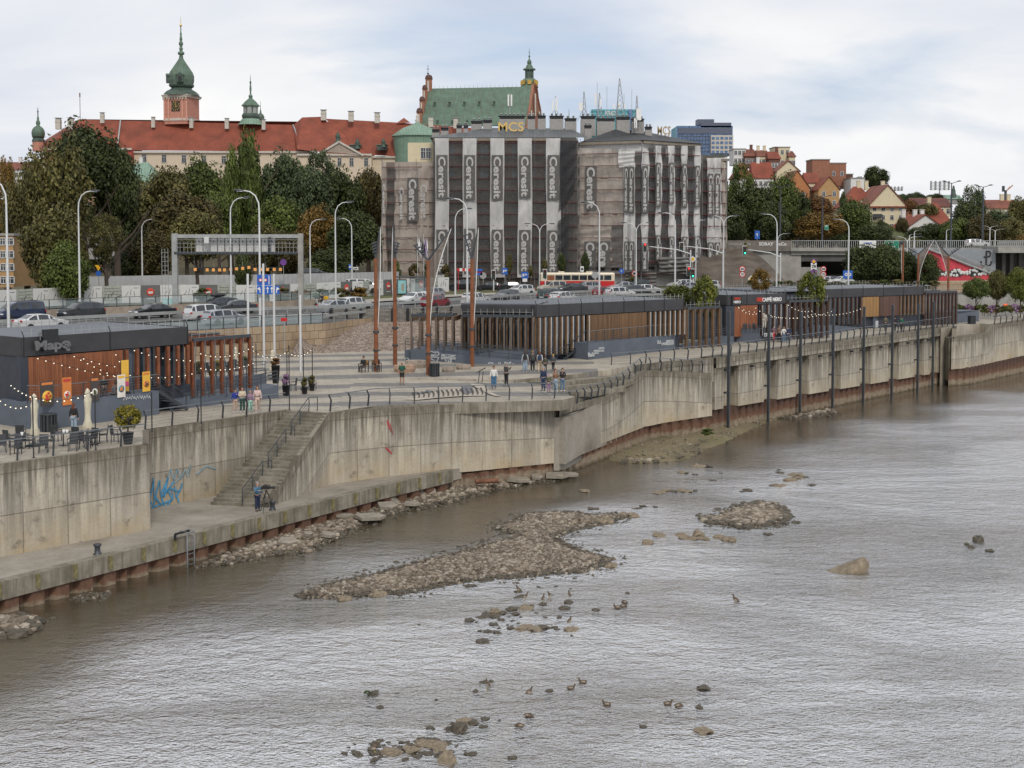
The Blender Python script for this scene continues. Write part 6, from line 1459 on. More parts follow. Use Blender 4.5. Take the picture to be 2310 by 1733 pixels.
CR={'round':[crown_mesh('crown',11+i,15000,'round',.045,60)for i in range(3)],'broad':[crown_mesh('crown',31+i,16000,'broad',.043,70)for i in range(3)],'sparse':[crown_mesh('crown',51+i,8500,'sparse',.034,80)for i in range(3)],'column':[crown_mesh('crown',71+i,10000,'column',.055,60)for i in range(2)],'bush':[crown_mesh('crown',91+i,1500,'round',.13,14)for i in range(2)],'young':[crown_mesh('crown',101+i,4200,'sparse',.058,60)for i in range(2)]}
def trunk_mesh(seed,forks=5):
 r_=random.Random(seed);mb=MB();mb.tube([(0,0,0),(.01,0,.3),(-.01,.01,.6),(0,0,.82)],[.030,.024,.018,.008],7)
 for k in range(forks):
  a=r_.random()*6.28;z=.32+.4*k/forks;l=r_.uniform(.18,.3);mb.tube([(0,0,z),(l*.5*math.cos(a),l*.5*math.sin(a),z+.12),(l*math.cos(a),l*math.sin(a),z+.3)],[.014,.009,.003],5)
 return mb.mesh('trunk',m_bark)
TRK=[trunk_mesh(1),trunk_mesh(2,6),trunk_mesh(3,7)]
tcount=[0]
def tree(label,px,pt,pb,hw,yy,kind='round',leaf='green',zb=None,group=None,name='tree',trunk=True,tk=1.0):
 i=tcount[0];tcount[0]+=1;r_=random.Random(i*7+1)
 top,bot=D(px,pt,yy),D(px,pb,yy);zg=hill(top.x,yy)if zb is None else zb;t=thing(name,label,name.replace('_',' '),(top.x,yy,zg),0,group)
 hx_=hw*yy/FPX;hz=(top.z-bot.z)/2;cme=CR[kind][i%len(CR[kind])]
 o=bpy.data.objects.new('crown',cme);scene.collection.objects.link(o);o.parent=t;o.location=(0,0,bot.z+hz-zg);o.scale=(hx_*1.0,hx_*.95,hz*1.0);o.rotation_euler.z=r_.random()*6.28;o.rotation_euler.x=r_.uniform(-.1,.1)
 setmat(o,0,LEAF[leaf])
 if trunk:
  H_=max(1.0,bot.z+1.5*hz-zg);q=bpy.data.objects.new('trunk',TRK[i%3]);scene.collection.objects.link(q);q.parent=t;w_=H_*tk;q.scale=(w_,w_,H_);q.location=(0,0,-.3);q.rotation_euler.z=r_.random()*6.28
 return t
TR_='trees on the slope below the castle'
for a in (('tall loose olive tree in front of the castle at the far left',118,275,640,105,178,'sparse','olive'),('dark green maple whose crown reaches the castle roof at the left',184,272,500,92,190,'broad','dark'),('dark maple crown overlapping the left end of the cream castle wall',262,318,540,52,192,'broad','dark'),('pale olive tree at the left edge beside the yellow town house',55,345,650,62,172,'sparse','olive'),('dense ivy covered tree above the printed hoarding at the left',118,455,690,82,160,'round','olive'),('thin tree with bare forked stems behind the hoarding',236,470,600,48,162,'sparse','olive'),('leafy dark tree reaching down to the glass fence at the left',150,540,690,55,156,'round','green'),('wispy top of a pale tree at the far left edge',12,335,560,30,185,'sparse','amber'),('dark tree behind the bare forked stems',290,400,600,55,235,'round','dark'),('broad chestnut with rusty tinged leaves left of the gantry',372,372,590,74,232,'broad','olive'),('round dark green tree below the cream castle wall',450,352,560,62,248,'broad','green'),('wide olive brown tree right above the sign gantry',418,425,600,88,205,'broad','brown'),('big tree with a dark forked trunk under the gantry',442,470,612,70,172,'broad','olive'),('left and shorter of the two green poplars',520,318,580,27,236,'column','green'),('right and taller of the two green poplars',563,287,600,40,238,'column','green'),('ivy clad dark columnar tree behind the road fence by the gantry',548,556,668,24,165,'column','dark'),('grey green willow right of the poplars',640,338,560,62,242,'broad','grey'),('feathery pale tree in front of the castle pediment',722,322,480,48,246,'sparse','grey'),('grey green tree below the castle pediment',700,372,570,60,236,'broad','grey'),('dark tree left of the scaffolded building, nearest the pediment',768,378,590,62,240,'broad','dark'),('rusty topped tree touching the scaffold netting',830,372,600,50,246,'broad','brown'),('dark brown tree in the middle of the slope behind the lamps',625,440,600,62,222,'broad','green'),('olive yellow tree between the two tall lamps right of the gantry',716,462,612,54,214,'broad','amber'),('dark olive tree left of the netting behind the low site fence',800,470,622,66,212,'broad','dark'),('round olive tree just right of the right poplar',606,500,620,50,206,'round','olive'),('dark tree over the right end of the gantry',655,520,625,45,204,'round','brown'),('dark green tree at the foot of the slope behind the lamps',745,560,640,55,200,'round','dark'),('green tree left of the poplars behind the gantry',492,430,590,48,224,'broad','green'),('brown leaved tree low behind the left gantry post',340,520,640,60,198,'round','brown'),('dark tree low behind the printed hoarding near the left gantry post',290,560,650,45,200,'round','dark')):tree(*a,group=TR_)
for k in range(15):tree('dark tree deep in the wooded slope between the front trees',300+k*40,392+(k*37)%26,600,44,268+(k*29)%30,'broad',('dark','green','dark')[k%3],group='background trees of the wooded slope')
for k in range(9):tree('dark tree behind the front row at the far left',-20+k*40,420+(k*23)%30,620,42,255+(k*17)%20,'round',('dark','olive')[k%2],group='background trees at the far left')
TG='trees on the hillside at the right'
for a in (('light green birch like tree right of the netting',1610,338,560,46,250,'sparse','green'),('dark tree right beside the netting',1640,440,575,50,246,'broad','dark'),('leafy tree in front of the red hillside roofs',1672,352,500,40,258,'sparse','green'),('large dark green tree above the bridge parapet',1700,415,550,58,256,'broad','dark'),('tall green tree left of the orange gabled house',1765,388,548,46,262,'broad','green'),('dark tree behind the bridge end',1735,450,560,50,252,'round','dark'),('rust brown tree below the orange gabled house',1845,442,520,44,272,'broad','rust'),('wide orange brown tree above the bridge railing',1848,478,552,66,256,'broad','amber'),('dark tree below the tan gabled house',1800,430,540,34,268,'round','dark'),('narrow dark cypress beside the tan gabled house',1902,430,480,9,340,'column','dark'),('green tree in front of the long white house',1925,445,555,46,266,'broad','green'),('dark bush like tree at the foot of the grassy hill',1965,505,560,55,262,'broad','dark'),('lone dark tree on the hilltop',1978,374,428,32,425,'round','dark'),('small bare tree left of the lone hill tree',1940,396,420,12,430,'sparse','brown'),('dark red tree beside the long dark roof',2052,450,500,26,352,'round','rust'),('olive tree in front of the long dark roof',2090,458,505,30,340,'broad','olive'),('tall grey green tree between the two dark bridge lamps',2192,406,560,40,300,'sparse','grey'),('lower grey green tree behind the dark bridge lamps',2185,450,565,44,296,'broad','dark'),('olive tree at the right edge of the skyline',2298,442,560,34,310,'broad','olive'),('green grey tree right of the second dark lamp',2245,470,565,45,300,'broad','grey'),('autumn brown tree low at the right edge',2305,528,575,24,270,'round','amber'),('dark tree in front of the white cottage',2072,512,560,32,290,'broad','dark'),('bushy dark tree right of the white cottage',2140,500,565,34,290,'broad','green'),('narrow bush beside the tall cream house',2035,490,530,16,320,'round','brown'),('thin bush in front of the tall cream house',1990,495,530,14,318,'round','dark')):tree(*a,group=TG)
for k in range(8):tree('far tree on the skyline at the right',2010+k*15,432+(k*7)%9,462,17,470+(k*13)%40,'round',('grey','dark')[k%2],group='far skyline trees')
for k in range(12):tree('dark tree filling the hillside behind the bridge',1640+k*58,(440,450,470,480,490,520,530,535,500,490,480,490)[k],570,42,276+(k*11)%18,'broad',('dark','green','brown','olive')[k%4],group='background trees behind the bridge')
for a in (('left half of a pair of large rounded chestnuts under the bridge',1948,550,650,50,205,'broad','dark'),('right and fuller of the pair of rounded chestnuts under the bridge',1996,545,652,48,203,'broad','dark'),('smaller dark tree right of the chestnuts',2046,566,650,34,204,'round','dark'),('dark tree in front of the red mural',2092,570,650,32,202,'round','dark'),('small orange brown bush before the netting by the bridge',1686,542,562,10,236,'bush','yellow'),('tiny yellow bush above the bridge parapet',1663,545,560,8,238,'bush','amber')):tree(*a,zb=9.6 if a[1]>1700 else 15)
Y2='young trees along the promenade'
for a in (('tallest bushy yellow green tree between the central pavilion and the coffee bar',1592,614,728,40,131,'young','young'),('low leafy spread of the tree right behind the central pavilion',1530,636,700,46,134,'young','young'),('pointed yellow green tree between the coffee bar and the far pavilion',1832,606,712,40,141,'young','young'),('sparse yellowish tree above the coffee bar roof',1716,598,670,26,150,'young','amber'),('left of the three young trees by the flower beds at the right',2203,625,684,33,172,'broad','green'),('middle and thinner of the three young trees at the right',2250,606,690,26,176,'broad','olive'),('right and tallest of the three young trees at the right',2304,602,695,36,174,'broad','young')):tree(*a,zb=7.1,group=Y2,tk=.7)
for i,(px,pt,pb,hw,lf)in enumerate(((895,590,632,11,'green'),(933,596,630,13,'brown'),(960,596,630,10,'dark'),(1006,596,632,11,'brown'),(1149,572,620,9,'olive'),(1197,600,628,9,'olive'),(1229,584,616,9,'olive'),(1267,568,618,12,'dark'),(1320,568,616,13,'dark'),(1430,620,650,12,'olive'))):
 tree(('small green street tree left of the white flag banner','brownish street tree just right of the white flag banner','dark little street tree at the left corner of the netting','thin brownish street tree with a bare stem before the netting','slender yellow green street tree in front of the pale nets','tiny street tree beside the blue parking sign','slender yellow street tree left of the bus','dark conical street tree behind the front of the bus','dark conical street tree behind the middle of the bus','low twiggy bush beside the lamps before the netting')[i],px,pt,pb,hw,206,'column' if i in (4,6,7,8)else 'bush',lf,zb=9.6,group='street trees in front of the scaffolded building')
def bush(label,px,pt,pb,hw,yy,leaf,zb,group=None,name='bush'):return tree(label,px,pt,pb,hw,yy,'bush',leaf,zb,group,name,False)
for k in range(15):bush('low green shrub between the two site fences',195+k*44,648+(k*5)%7,674,24,164+(k%3),('green','olive','amber')[k%3],9.5,'shrubs between the site fences')
for k in range(13):bush('shrub of the flower bed at the right end of the promenade',2160+k*13,686+(k*3)%5,706,12,172-k*.1,('green','olive','lilac','brown')[k%4],7.1,'flower bed shrubs')
for k in range(16):bush('low shrub on the strip behind the coffee bar roof',1700+k*27,630+(k*5)%6,645,17,192,('olive','brown','green')[k%3],9.5,'shrubs on the road verge')
g=MB();rg_=random.Random(9)
def pot(label,px,py,h,leaf,potm,pr=.22,ph=.4,kind='bush',w_=None):
 p=PR(px,py)if py>880 else G(px,py,7.2);t=thing('potted_plant',label,'plant',p,group='potted plants of the cafe');mb=MB();mb.lathe([(pr*.7,0),(pr,ph),(pr*1.05,ph),(pr*.9,ph-.03),(0.01,ph-.04)],12);mb.build('pot',potm,t)
 o=bpy.data.objects.new('foliage',CR['young' if kind!='bush' else 'bush'][0]);scene.collection.objects.link(o);o.parent=t;o.location=(0,0,ph+h*.52);o.scale=((w_ or h*.42),(w_ or h*.42),h*.5);setmat(o,0,LEAF[leaf])
 mb=MB();[mb.tube([(0,0,ph-.1),(.15*math.cos(a),.15*math.sin(a),ph+h*.6)],.015,4)for a in (0,1.3,2.6,3.9,5.2)];mb.build('stems',m_bark,t);return t
pot('large yellow leaved shrub in a dark pot at the corner of the cafe terrace',289,1002,1.65,'yellow',m_steel,.32,.65,'y',.85)
for i,a in enumerate(((393,870,.9,'grey',m_black),(440,862,.9,'young',m_white),(448,858,1.0,'yellow',m_white),(478,860,.8,'young',m_white),(490,852,.9,'yellow',m_white),(520,848,.8,'green',m_white),(551,838,.8,'green',m_white),(425,868,.5,'lilac',m_black))):
 pot(('grey green plant in a black pot at the left of the cafe pergola','bright green climber in a white pot, second pergola bay','yellow leaved plant in a white pot beside the bright green climber','trailing green plant in a white pot in the middle of the pergola','yellow bush in a white pot, centre right of the pergola','green plant in a white pot near the ramp rails','small green plant in a white pot at the right end of the pergola','pink flowering plant in a black pot in the first pergola bay')[i],*a)
pot('tall grass plant in a square black planter right of the ramp',687,889,.7,'olive',m_black,.25,.5);pot('grass plant in a black planter behind the right hand cafe chair',704,882,.7,'olive',m_black,.22,.45);pot('round clipped brown bush on a black planter beside the orange poster',622,865,.55,'rust',m_black,.32,1.3,w_=.42);pot('lilac flowering plant in a black planter at the end of the ramp',645,893,.8,'lilac',m_black,.28,.75)
bush('clump of green weeds growing on the muddy bank',1597,967,982,17,110,'green',.6);bush('tuft of pale grass on a small stone in the river',828,1558,1568,8,50,'grey',.5)
kn=MB();kp=[D(1960,500,325),D(2000,503,322),D(2045,530,318),D(2120,560,300),D(1960,565,290),D(1900,545,300)];kn.slab(kp,(0,6,-1));tag(kn.build('grass_knoll',m_grass),kind='structure')
# ---------------- lamps, signs, gantry, masts, vehicles
def lineat(px,pl):
 for a,b in zip(pl,pl[1:]):
  fa=a[0]-(px-CXP)/FPX*a[1];fb=b[0]-(px-CXP)/FPX*b[1]
  if fa<=0<=fb or fb<=0<=fa:
   t=fa/(fa-fb)if fa!=fb else 0;return (a[0]+(b[0]-a[0])*t,a[1]+(b[1]-a[1])*t)
 return pl[0]
NL,FL=[offs(RM,nearo(p[0])-1)[i]for i,p in enumerate(RM)],offs(RM,-15.2)
def lamp_build(double=False,bare=False):
 t=thing('street_lamp','','street lamp');mb=MB();h=12.0
 arcs=(1,-1)if double else (1,)
 mb.tube([(0,0,0),(0,0,2.2),(0,0,h-1.8)],[.13,.12,.075],8)
 for s in arcs:mb.tube([(0,0,h-1.85),(.05*s,0,h-1.1),(.35*s,0,h-.45),(.85*s,0,h-.1),(1.45*s,0,h)],[.075,.07,.06,.055,.05],7)
 mb.build('pole',m_pole,t)
 if not bare:
  for s in arcs:mb=MB();mb.sphere((1.85*s,0,h+.02),.5,8,6,0,(1,.38,.22));mb.box((1.75*s,0,h-.06),(.5,.22,.05),m=1);mb.build('lamp_head',[m_steel,m_white],t)
 return t
def lamp(label,px,pt,where,side,double=False,bare=False,yy=None,zb=ZR,thin=1.0):
 p=lineat(px,where)if where else (D(px,0,yy).x,yy);h=D(px,pt,p[1]).z-zb
 return inst(('lamp',double,bare),lambda:lamp_build(double,bare),label,'street lamp',(p[0],p[1],zb),0 if side>0 else math.pi,'street lamps along the road',(thin,thin,h/12.0))
for a in (('lamp post at the very left edge, its arm curving out of the picture',17,404,NL,-1),('tall lamp post in front of the gantry beside the blue signs, arm to the left',586,430,NL,-1),('tall lamp with its head left, between the rusty masts and the third net strip',1054,448,NL,-1),('lamp with its head left in front of the beige netting',1352,457,NL,-1),('lamp with its head left before the right facade of the netted block',1523,480,NL,-1),('lamp with its head left against the trees by the earth bank',1752,483,NL,-1),('lamp with its head left in front of the bridge underpass',1914,495,NL,-1),('lamp leaning its arm right over the printed hoarding at the left',179,431,FL,1),('lamp with its head right just behind the sign gantry',521,446,FL,1),('tall lamp with its head right, right of the gantry',757,456,FL,1),('shorter lamp with its head right beside the tall near lamp at the netting',1027,471,FL,1)):lamp(*a)
lamp('slim lamp with a flat head to the right, against the dark slope',695,495,None,1,yy=180);lamp('slim lamp with its head left, near the rusty masts',790,493,None,-1,yy=186);lamp('short white lamp post without a head behind the hoarding',312,495,None,1,bare=True,yy=185)
lamp('double armed lamp in front of the fifth net strip',1218,505,None,1,True,yy=203);lamp('double armed lamp before the corner of the netted block',1438,503,None,1,True,yy=200);lamp('double armed lamp at the right end of the netting',1637,487,None,1,True,yy=203);lamp('thin lamp with a flat arm to the right by the last net strips',1574,496,None,1,yy=198,thin=.7)
zbr=D(1155,562,238).z
lamp('low lamp on the bridge parapet, arm to the right',1760,527,None,1,yy=233,zb=9.6);lamp('double armed lamp behind the green road sign',2055,534,None,1,True,yy=232,zb=9.6,thin=1.2)
for i,(px,pt,db)in enumerate(((2071,519,False),(2144,516,False),(2243,510,True),(2255,517,True),(2060,528,False))):lamp(('small lamp on the bridge just right of the green sign','lamp on the bridge with its arm to the right of the dark post','left one of the two double armed lamps at the right end of the bridge','right one of the two double armed lamps at the right end of the bridge','thin stub lamp on the bridge beside the double arm')[i],px,pt,None,1,db,yy=246,zb=zbr)
def dark_lamp():
 t=thing('tram_pole_lamp','','street lamp');mb=MB();mb.tube([(0,0,0),(0,0,6),(0,0,9.7)],[.22,.17,.09],8);mb.build('pole',m_steel,t)
 for s in (-1,1):mb=MB();mb.tube([(0,0,9.6),(s*1.3,0,9.95)],.05,5);mb.lathe([(.02,.12),(.5,0),(.1,-.08)],8,(s*1.4,0,9.95));mb.build('lamp_head',m_steel,t)
 return t
for i,(px,pt)in enumerate(((1765,418),(1861,441),(2154,408),(2226,417))):
 h=D(px,pt,244).z-zbr;inst('dl',dark_lamp,('dark double headed post above the left end of the bridge','dark post carrying a small green sign above the bridge','tallest dark double headed post, beside the monument on the skyline','dark double headed post near the right end of the bridge with a small white board')[i],'street lamp',(D(px,0,244).x,244,zbr),0,'dark posts on the bridge',(1,1,h/10))
m_sb=M('sign_blue',(.02,.11,.46),.4,var=.05);m_sr=M('sign_red',(.5,.02,.02),.4,var=.05);m_sy=M('sign_yellow',(.75,.42,.02),.4,var=.05);m_sg=M('sign_green',(.005,.20,.12),.4,var=.05);m_sp=M('sign_purple',(.17,.06,.28),.4)
def sign(label,px,pb,z,faces,yy=None,pw=.05,name='road_sign',rz=0):
 p=G(px,pb,z)if yy is None else Vector((D(px,pb,yy).x,yy,z));t=thing(name,label,'sign',p,rz);zt_=0
 for kind,py,w_,h_,m,txt in faces:
  zc=D(px,py,p.y).z-p.z;zt_=max(zt_,zc+h_/2);mb=MB()
  if kind=='o':mb.lathe([(w_/2,-.02),(w_/2,.02)],16);mb.v=[(x,-.06-zz_,y+zc)for x,y,zz_ in mb.v]
  elif kind=='d':mb.box((0,-.06,zc),(w_*.72,.04,w_*.72),ry=R(45))
  elif kind=='t':mb.slab([(-w_/2,-.08,zc+h_/2),(0,-.08,zc-h_/2),(w_/2,-.08,zc+h_/2)],(0,.04,0))
  else:mb.box((0,-.06,zc),(w_,.04,h_))
  mb.build('sign_face',m,t)
  if kind=='o' and m is m_sr:mb=MB();mb.lathe([(w_*.36,-.02),(w_*.36,.02)],14);mb.v=[(x,-.09-zz_,y+zc)for x,y,zz_ in mb.v];mb.build('sign_field',m_white,t)
  if kind=='d':mb=MB();mb.box((0,-.09,zc),(w_*.45,.03,w_*.45),ry=R(45));mb.build('sign_field',m_sy,t)
  if txt:fit_text(txt,m_black if m in (m_sr,m_white,m_sy)else m_white,t,(0,-.13,zc),0,w_*(.45 if kind=='o' else.7),h_*.4,off=.02)
 mb=MB();mb.tube([(0,0,0),(0,0,zt_)],pw,6);mb.build('post',m_galv,t);return t
for a in (('round no passing and 70 limit signs by the earth bank',1674,646,ZR,(('o',607,.95,.95,m_sr,'••'),('o',619,.95,.95,m_sr,'70')),205),('round no passing and 70 limit signs in front of the underpass',1857,640,ZR,(('o',607,.95,.95,m_sr,'••'),('o',619,.95,.95,m_sr,'70')),214),('yellow diamond priority sign hung high among the traffic lights',1562,650,ZR,(('d',585,1.0,1.0,m_white,None),),200),('yellow diamond priority sign by the bare bank',1694,650,ZR,(('d',629.5,1.0,1.0,m_white,None),),195),('red no entry sign in front of the corner of the netted block',1431,650,ZR,(('o',617,.9,.9,m_sr,'–'),),202),('round blue sign right of the bus',1402,650,ZR,(('o',612,.8,.8,m_sb,'↑'),),205),('blue parking sign above the black cars',1139,655,ZR,(('r',612,.8,1.0,m_sb,'P'),),200),('blue parking sign with a white plate left of the bus',1184,655,ZR,(('r',621,1.0,1.0,m_sb,'P'),('r',632,.7,.5,m_white,None)),200),('tall post with purple, white and blue signs before the underpass',1835,645,ZR,(('d',590,1.0,1.0,m_sp,None),('r',601,.9,1.1,m_white,'ZTM'),('o',614,1.0,1.0,m_sp,None),('r',624,.7,.8,m_sb,'↑')),212),('blue board with a lane symbol on the lamp by the underpass',1912,640,ZR,(('r',619.5,1.4,1.2,m_sb,'oo'),),196),('orange triangle over a round blue sign behind the hoarding',223,650,10,(('t',605,.9,.8,m_sy,None),('o',617,.7,.7,m_sb,None)),175),('round purple no stopping sign under the right end of the gantry',640,650,10,(('o',592,.9,.9,m_sp,None),),186),('blue up arrow board on the bridge parapet',1708,545,15.6,(('r',530,.9,1.5,m_sb,'↑'),),240),('blue and red parking plates on a post before the first net strips',1080,655,ZR,(('r',610,1.1,.45,m_sb,None),('r',614,1.1,.25,m_sr,None),('r',618,1.1,.4,m_sb,None)),199),('grey back of a round sign left of the parking sign',1090,655,ZR,(('o',622,1.0,1.0,m_galv,None),),199),('grey back of a round sign in front of the bus',1342,655,ZR,(('o',621,1.0,1.0,m_galv,None),),195),('small white and red panel on a dark post by the square',642,820,6.8,(('r',721,.55,.3,m_sr,None),),None),('white board with a black symbol in front of the slope',803,645,10,(('r',606,.7,.4,m_white,'≠'),),190),('round blue sign on the slim lamp near the masts',790,650,9.6,(('r',602,.35,.7,m_sb,'i'),),184),('white board with a blue mark above the bus roof',1313,640,ZR,(('r',607,.5,.8,m_white,'i'),),199)):sign(*a)
q=NL;p=lineat(586,NL)
t=thing('lane_sign','pair of blue lane direction boards with white arrows on the lamp post','sign',(p[0]+.3,p[1]-.4,ZR));L_=lambda px,py:D(px,py,p[1]-.4)-t.location
for x0,x1,y0,y1,nm in ((580,611,620,644,'upper_board'),(580,630,645,664,'lower_board')):
 a,b=L_(x0,y1),L_(x1,y0);mb=MB();mb.box(((a.x+b.x)/2,0,(a.z+b.z)/2),(b.x-a.x,.06,b.z-a.z));mb.build(nm,m_sb,t)
for px,k in ((587,-1),(595,0),(604,0),(613.5,0),(624,1)):
 c=L_(px,655);mb=MB();mb.box((c.x,-.05,c.z-.05),(.07,.02,.4));mb.slab([(c.x-.14,-.05,c.z+.12),(c.x+.14,-.05,c.z+.12),(c.x,-.05,c.z+.32)]if not k else [(c.x+k*.02,-.05,c.z+.3),(c.x+k*.02,-.05,c.z-.02),(c.x+k*.28,-.05,c.z+.14)],(0,.02,0));mb.build('arrow',m_white,t)
for px in (588,599):c=L_(px,632);mb=MB();mb.lathe([(.17,0),(.17,.02)],12);mb.v=[(c.x+x,-.06-z,c.z+y)for x,y,z in mb.v];mb.build('red_ring',m_sr,t);mb=MB();mb.lathe([(.11,0),(.11,.02)],12);mb.v=[(c.x+x,-.08-z,c.z+y)for x,y,z in mb.v];mb.build('symbol',m_white,t)
mb=MB();c=L_(607,632);mb.box((c.x,-.05,c.z),(.07,.02,.8));mb.build('white_bar',m_white,t)
def board(label,px0,px1,py0,py1,yy,m,lines,mt):
 a,b=D(px0,py1,yy),D(px1,py0,yy);t=thing('road_sign',label,'sign',((a.x+b.x)/2,yy,a.z));mb=MB();h=b.z-a.z;w_=b.x-a.x;mb.box((0,0,h/2),(w_,.1,h));mb.box((0,-.055,h/2),(w_*.97,.02,h*.92),m=1);mb.build('panel',[m_white,m],t)
 for i,(s,f)in enumerate(lines):fit_text(s,mt,t,(w_*f,-.09,h*(.75-.38*i)),0,w_*.5,h*.22,off=.02)
 return t
board('green road sign with two place names hung on the bridge',1995,2028,543,564,235,m_sg,(('Białystok',-.1),('Gdańsk',.0)),m_white);board('white street name board hung on the bridge',1938,1976,543,563,235,m_white,(('Al. Solidarności',0),),m_sb);board('small green sign on a dark post above the bridge',1860,1869,508,519,243,m_sg,(('E',0),),m_white)
def tlight(label,hx_,hy_,px,yy,lit,arm=True,pt=None):
 z=D(hx_,hy_,yy).z;xh=D(hx_,0,yy).x;xp=D(px,0,yy).x;t=thing('traffic_light',label,'traffic light',(xp,yy,ZR));mb=MB();zz_=z-ZR
 if arm:mb.tube([(0,0,zz_-1.0),((xh-xp)*.3,0,zz_-.35),((xh-xp)*.9,0,zz_+.1)],[.09,.08,.06],6)
 mb.tube([(0,0,0),(0,0,zz_-.4 if arm else zz_)],.10,7);mb.build('pole',m_pole,t);x=xh-xp
 mb=MB();mb.box((x,-.1,zz_),(.48,.35,1.25));mb.box((x,.09,zz_),(.62,.03,1.4),m=1);mb.build('signal_head',[m_black,m_white],t)
 for k,(c,mm)in enumerate((((.6,.02,.02),'red'),((.6,.35,.02),'amber'),((.02,.5,.3),'green'))):
  mb=MB();mb.sphere((x,-.28,zz_+.4-.4*k),.14,8,5,0,(1,.4,1));mb.build('lens',M('lit_'+mm,c,.4,emit=(*c,3))if lit==k else M('unlit_'+mm,tuple(q*.12 for q in c),.3),t)
tlight('traffic light showing red on a long arm before the netting',1458,558,1562,198,0);tlight('unlit traffic light on a long arm held by the double armed lamp',1541,557,1636,200,-1);tlight('traffic light showing green on an arm over the bare bank',1685,565,1767,200,2);tlight('low traffic light showing red beside the pole',1558,612,1562,196,0,False);tlight('low traffic light showing green beside the red one',1567,617,1569,196,2,False);tlight('dark traffic light from behind, left of the bus front',1230,618,1231,193,-1,False);tlight('pair of dark traffic lights seen from behind by the parking sign',1113,620,1113,197,-1,False)
YG=150;gz=9.5;a,b=D(394,528,YG),D(678,528,YG);t=thing('sign_gantry','steel sign gantry across the road with a row of white panels seen from behind','gantry',(a.x,YG,gz));GL=lambda px,py,dy=0:D(px,py,YG+dy)-t.location
for px,w_ in ((394,.6),(678,.55)):c=GL(px,528);mb=MB();mb.box((c.x,0,c.z/2),(w_,.6,c.z+.1));mb.build('leg',m_conc if px>500 else m_galv,t,bevel=.03)
c,d=GL(388,530),GL(684,530);mb=MB();mb.box(((c.x+d.x)/2,0,c.z-.15),(d.x-c.x,.5,.42));mb.build('top_beam',m_galv,t)
c,d=GL(394,571),GL(672,571);mb=MB();mb.box(((c.x+d.x)/2,.2,c.z),(d.x-c.x,1.1,.28));mb.build('walkway',m_steel,t)
for k in range(11):px=450+k*16.4;c,d=GL(px,571,.7),GL(px,538,.7);mb=MB();mb.box((c.x,.7,(c.z+d.z)/2),(.72,.08,d.z-c.z));mb.box((c.x,.62,d.z-.35),(.14,.04,.16),m=1);mb.box((c.x+.40,.64,(c.z+d.z)/2),(.05,.1,d.z-c.z),m=1);mb.build('white_panel',[m_whitew,m_steel],t)
mb=MB()
for k in range(33):px=400+k*8.5;c=GL(px,571);mb.box((c.x,-.4,c.z+.65),(.035,.035,1.3))
for f in (541,549,558):c,d=GL(400,f),GL(672,f);mb.box(((c.x+d.x)/2,-.4,c.z),(d.x-c.x,.035,.035))
mb.build('walkway_railing',m_galv,t);c=GL(468,538);mb=MB();mb.box((c.x,-.3,c.z-.2),(.5,.5,.7));mb.build('camera_box',m_pole,t);c=GL(610,552);mb=MB();mb.box((c.x,-.2,c.z),(.22,.4,1.7));mb.build('bracket',m_steel,t)
c=GL(376,541);mb=MB();[mb.box((c.x+s,-.1,c.z/2-1.0),(.05,.05,c.z))for s in (-.55,-.2,.15)];[mb.box((c.x-.2,-.1,1+k*.5),(.75,.04,.04))for k in range(12)];mb.build('access_ladder',m_galv,t)
t=thing('warning_lights','bars of square orange warning lamps hanging below the gantry','warning lights',D(440,606,150.6));L_=lambda px,py:D(px,py,150.6)-t.location
for x0,y0,x1,y1 in ((437,605,500,606),(500,606,566,601),(573,605,637,605)):mb=MB();mb.bar(L_(x0,y0),L_(x1,y1),.08,.22);mb.build('bar',m_black,t)
m_amb=M('amber_lamp_square',(.55,.27,.07),.4,emit=(.9,.4,.1,.25))
for px,py in ((441,608),(468,609),(482,609),(496,609),(507,609),(521,608),(534,606.5),(548,605.5),(562,603.5),(576,608),(591,608),(604,608),(619,608),(633,608)):c=L_(px,py);mb=MB();mb.box((c.x,-.12,c.z),(.32,.1,.34));mb.build('lamp',m_amb,t)
mb=MB();[mb.bar(L_(px,604),L_(px-3,574),.02,.02)for px in (440,455,483,500,530,548,578,600,630)];mb.build('hanging_wires',m_galv,t)
for i,(px,pt,pb)in enumerate(((561,618,842),(596,595,838),(619.5,618,832),(678.5,666,846))):
 p=G(px,pb,6.7);h=D(px,pt,p.y).z-p.z;t=thing('flagpole',('bare white pole at the right end of the cafe pergola','tallest of the bare white poles, in front of the blue lane boards','bare white pole between the tallest and the gantry leg','shorter white pole in front of the right gantry leg')[i],'pole',p,0,'bare white poles on the square');mb=MB();mb.tube([(0,0,0),(0,0,h)],.095,8);mb.lathe([(.3,0),(.3,.03),(.1,.05)],8);mb.build('pole',m_pole,t)
t=thing('banner_flag','white vertical flag with violet lettering in front of the beige netting','flag',(D(940,0,196).x,196,9.6));c,d=D(935,586,196),D(958,533,196);z0,z1=c.z-9.6,d.z-9.6;mb=MB()
for i in range(9):
 for j in range(13):mb.v.append(((d.x-c.x)*i/8,.12*math.sin(i*1.1+j*.5),z0+(z1-z0)*j/12-.02*i))
for j in range(12):
 for i in range(8):mb.f.append([j*9+i,j*9+i+1,(j+1)*9+i+1,(j+1)*9+i]);mb.m.append(1 if i==7 else 0);mb.sm.append(True)
mb.build('cloth',[m_white,m_sp],t);mb=MB();[mb.tube([(x,0,0),(x,0,z1+.3)],.04,5)for x in (0,.9)];mb.build('poles',m_pole,t);fit_text('HEJ ZEN',m_sp,t,(1.15,-.25,(z0+z1)/2),0,2.4,.28,True,.02)
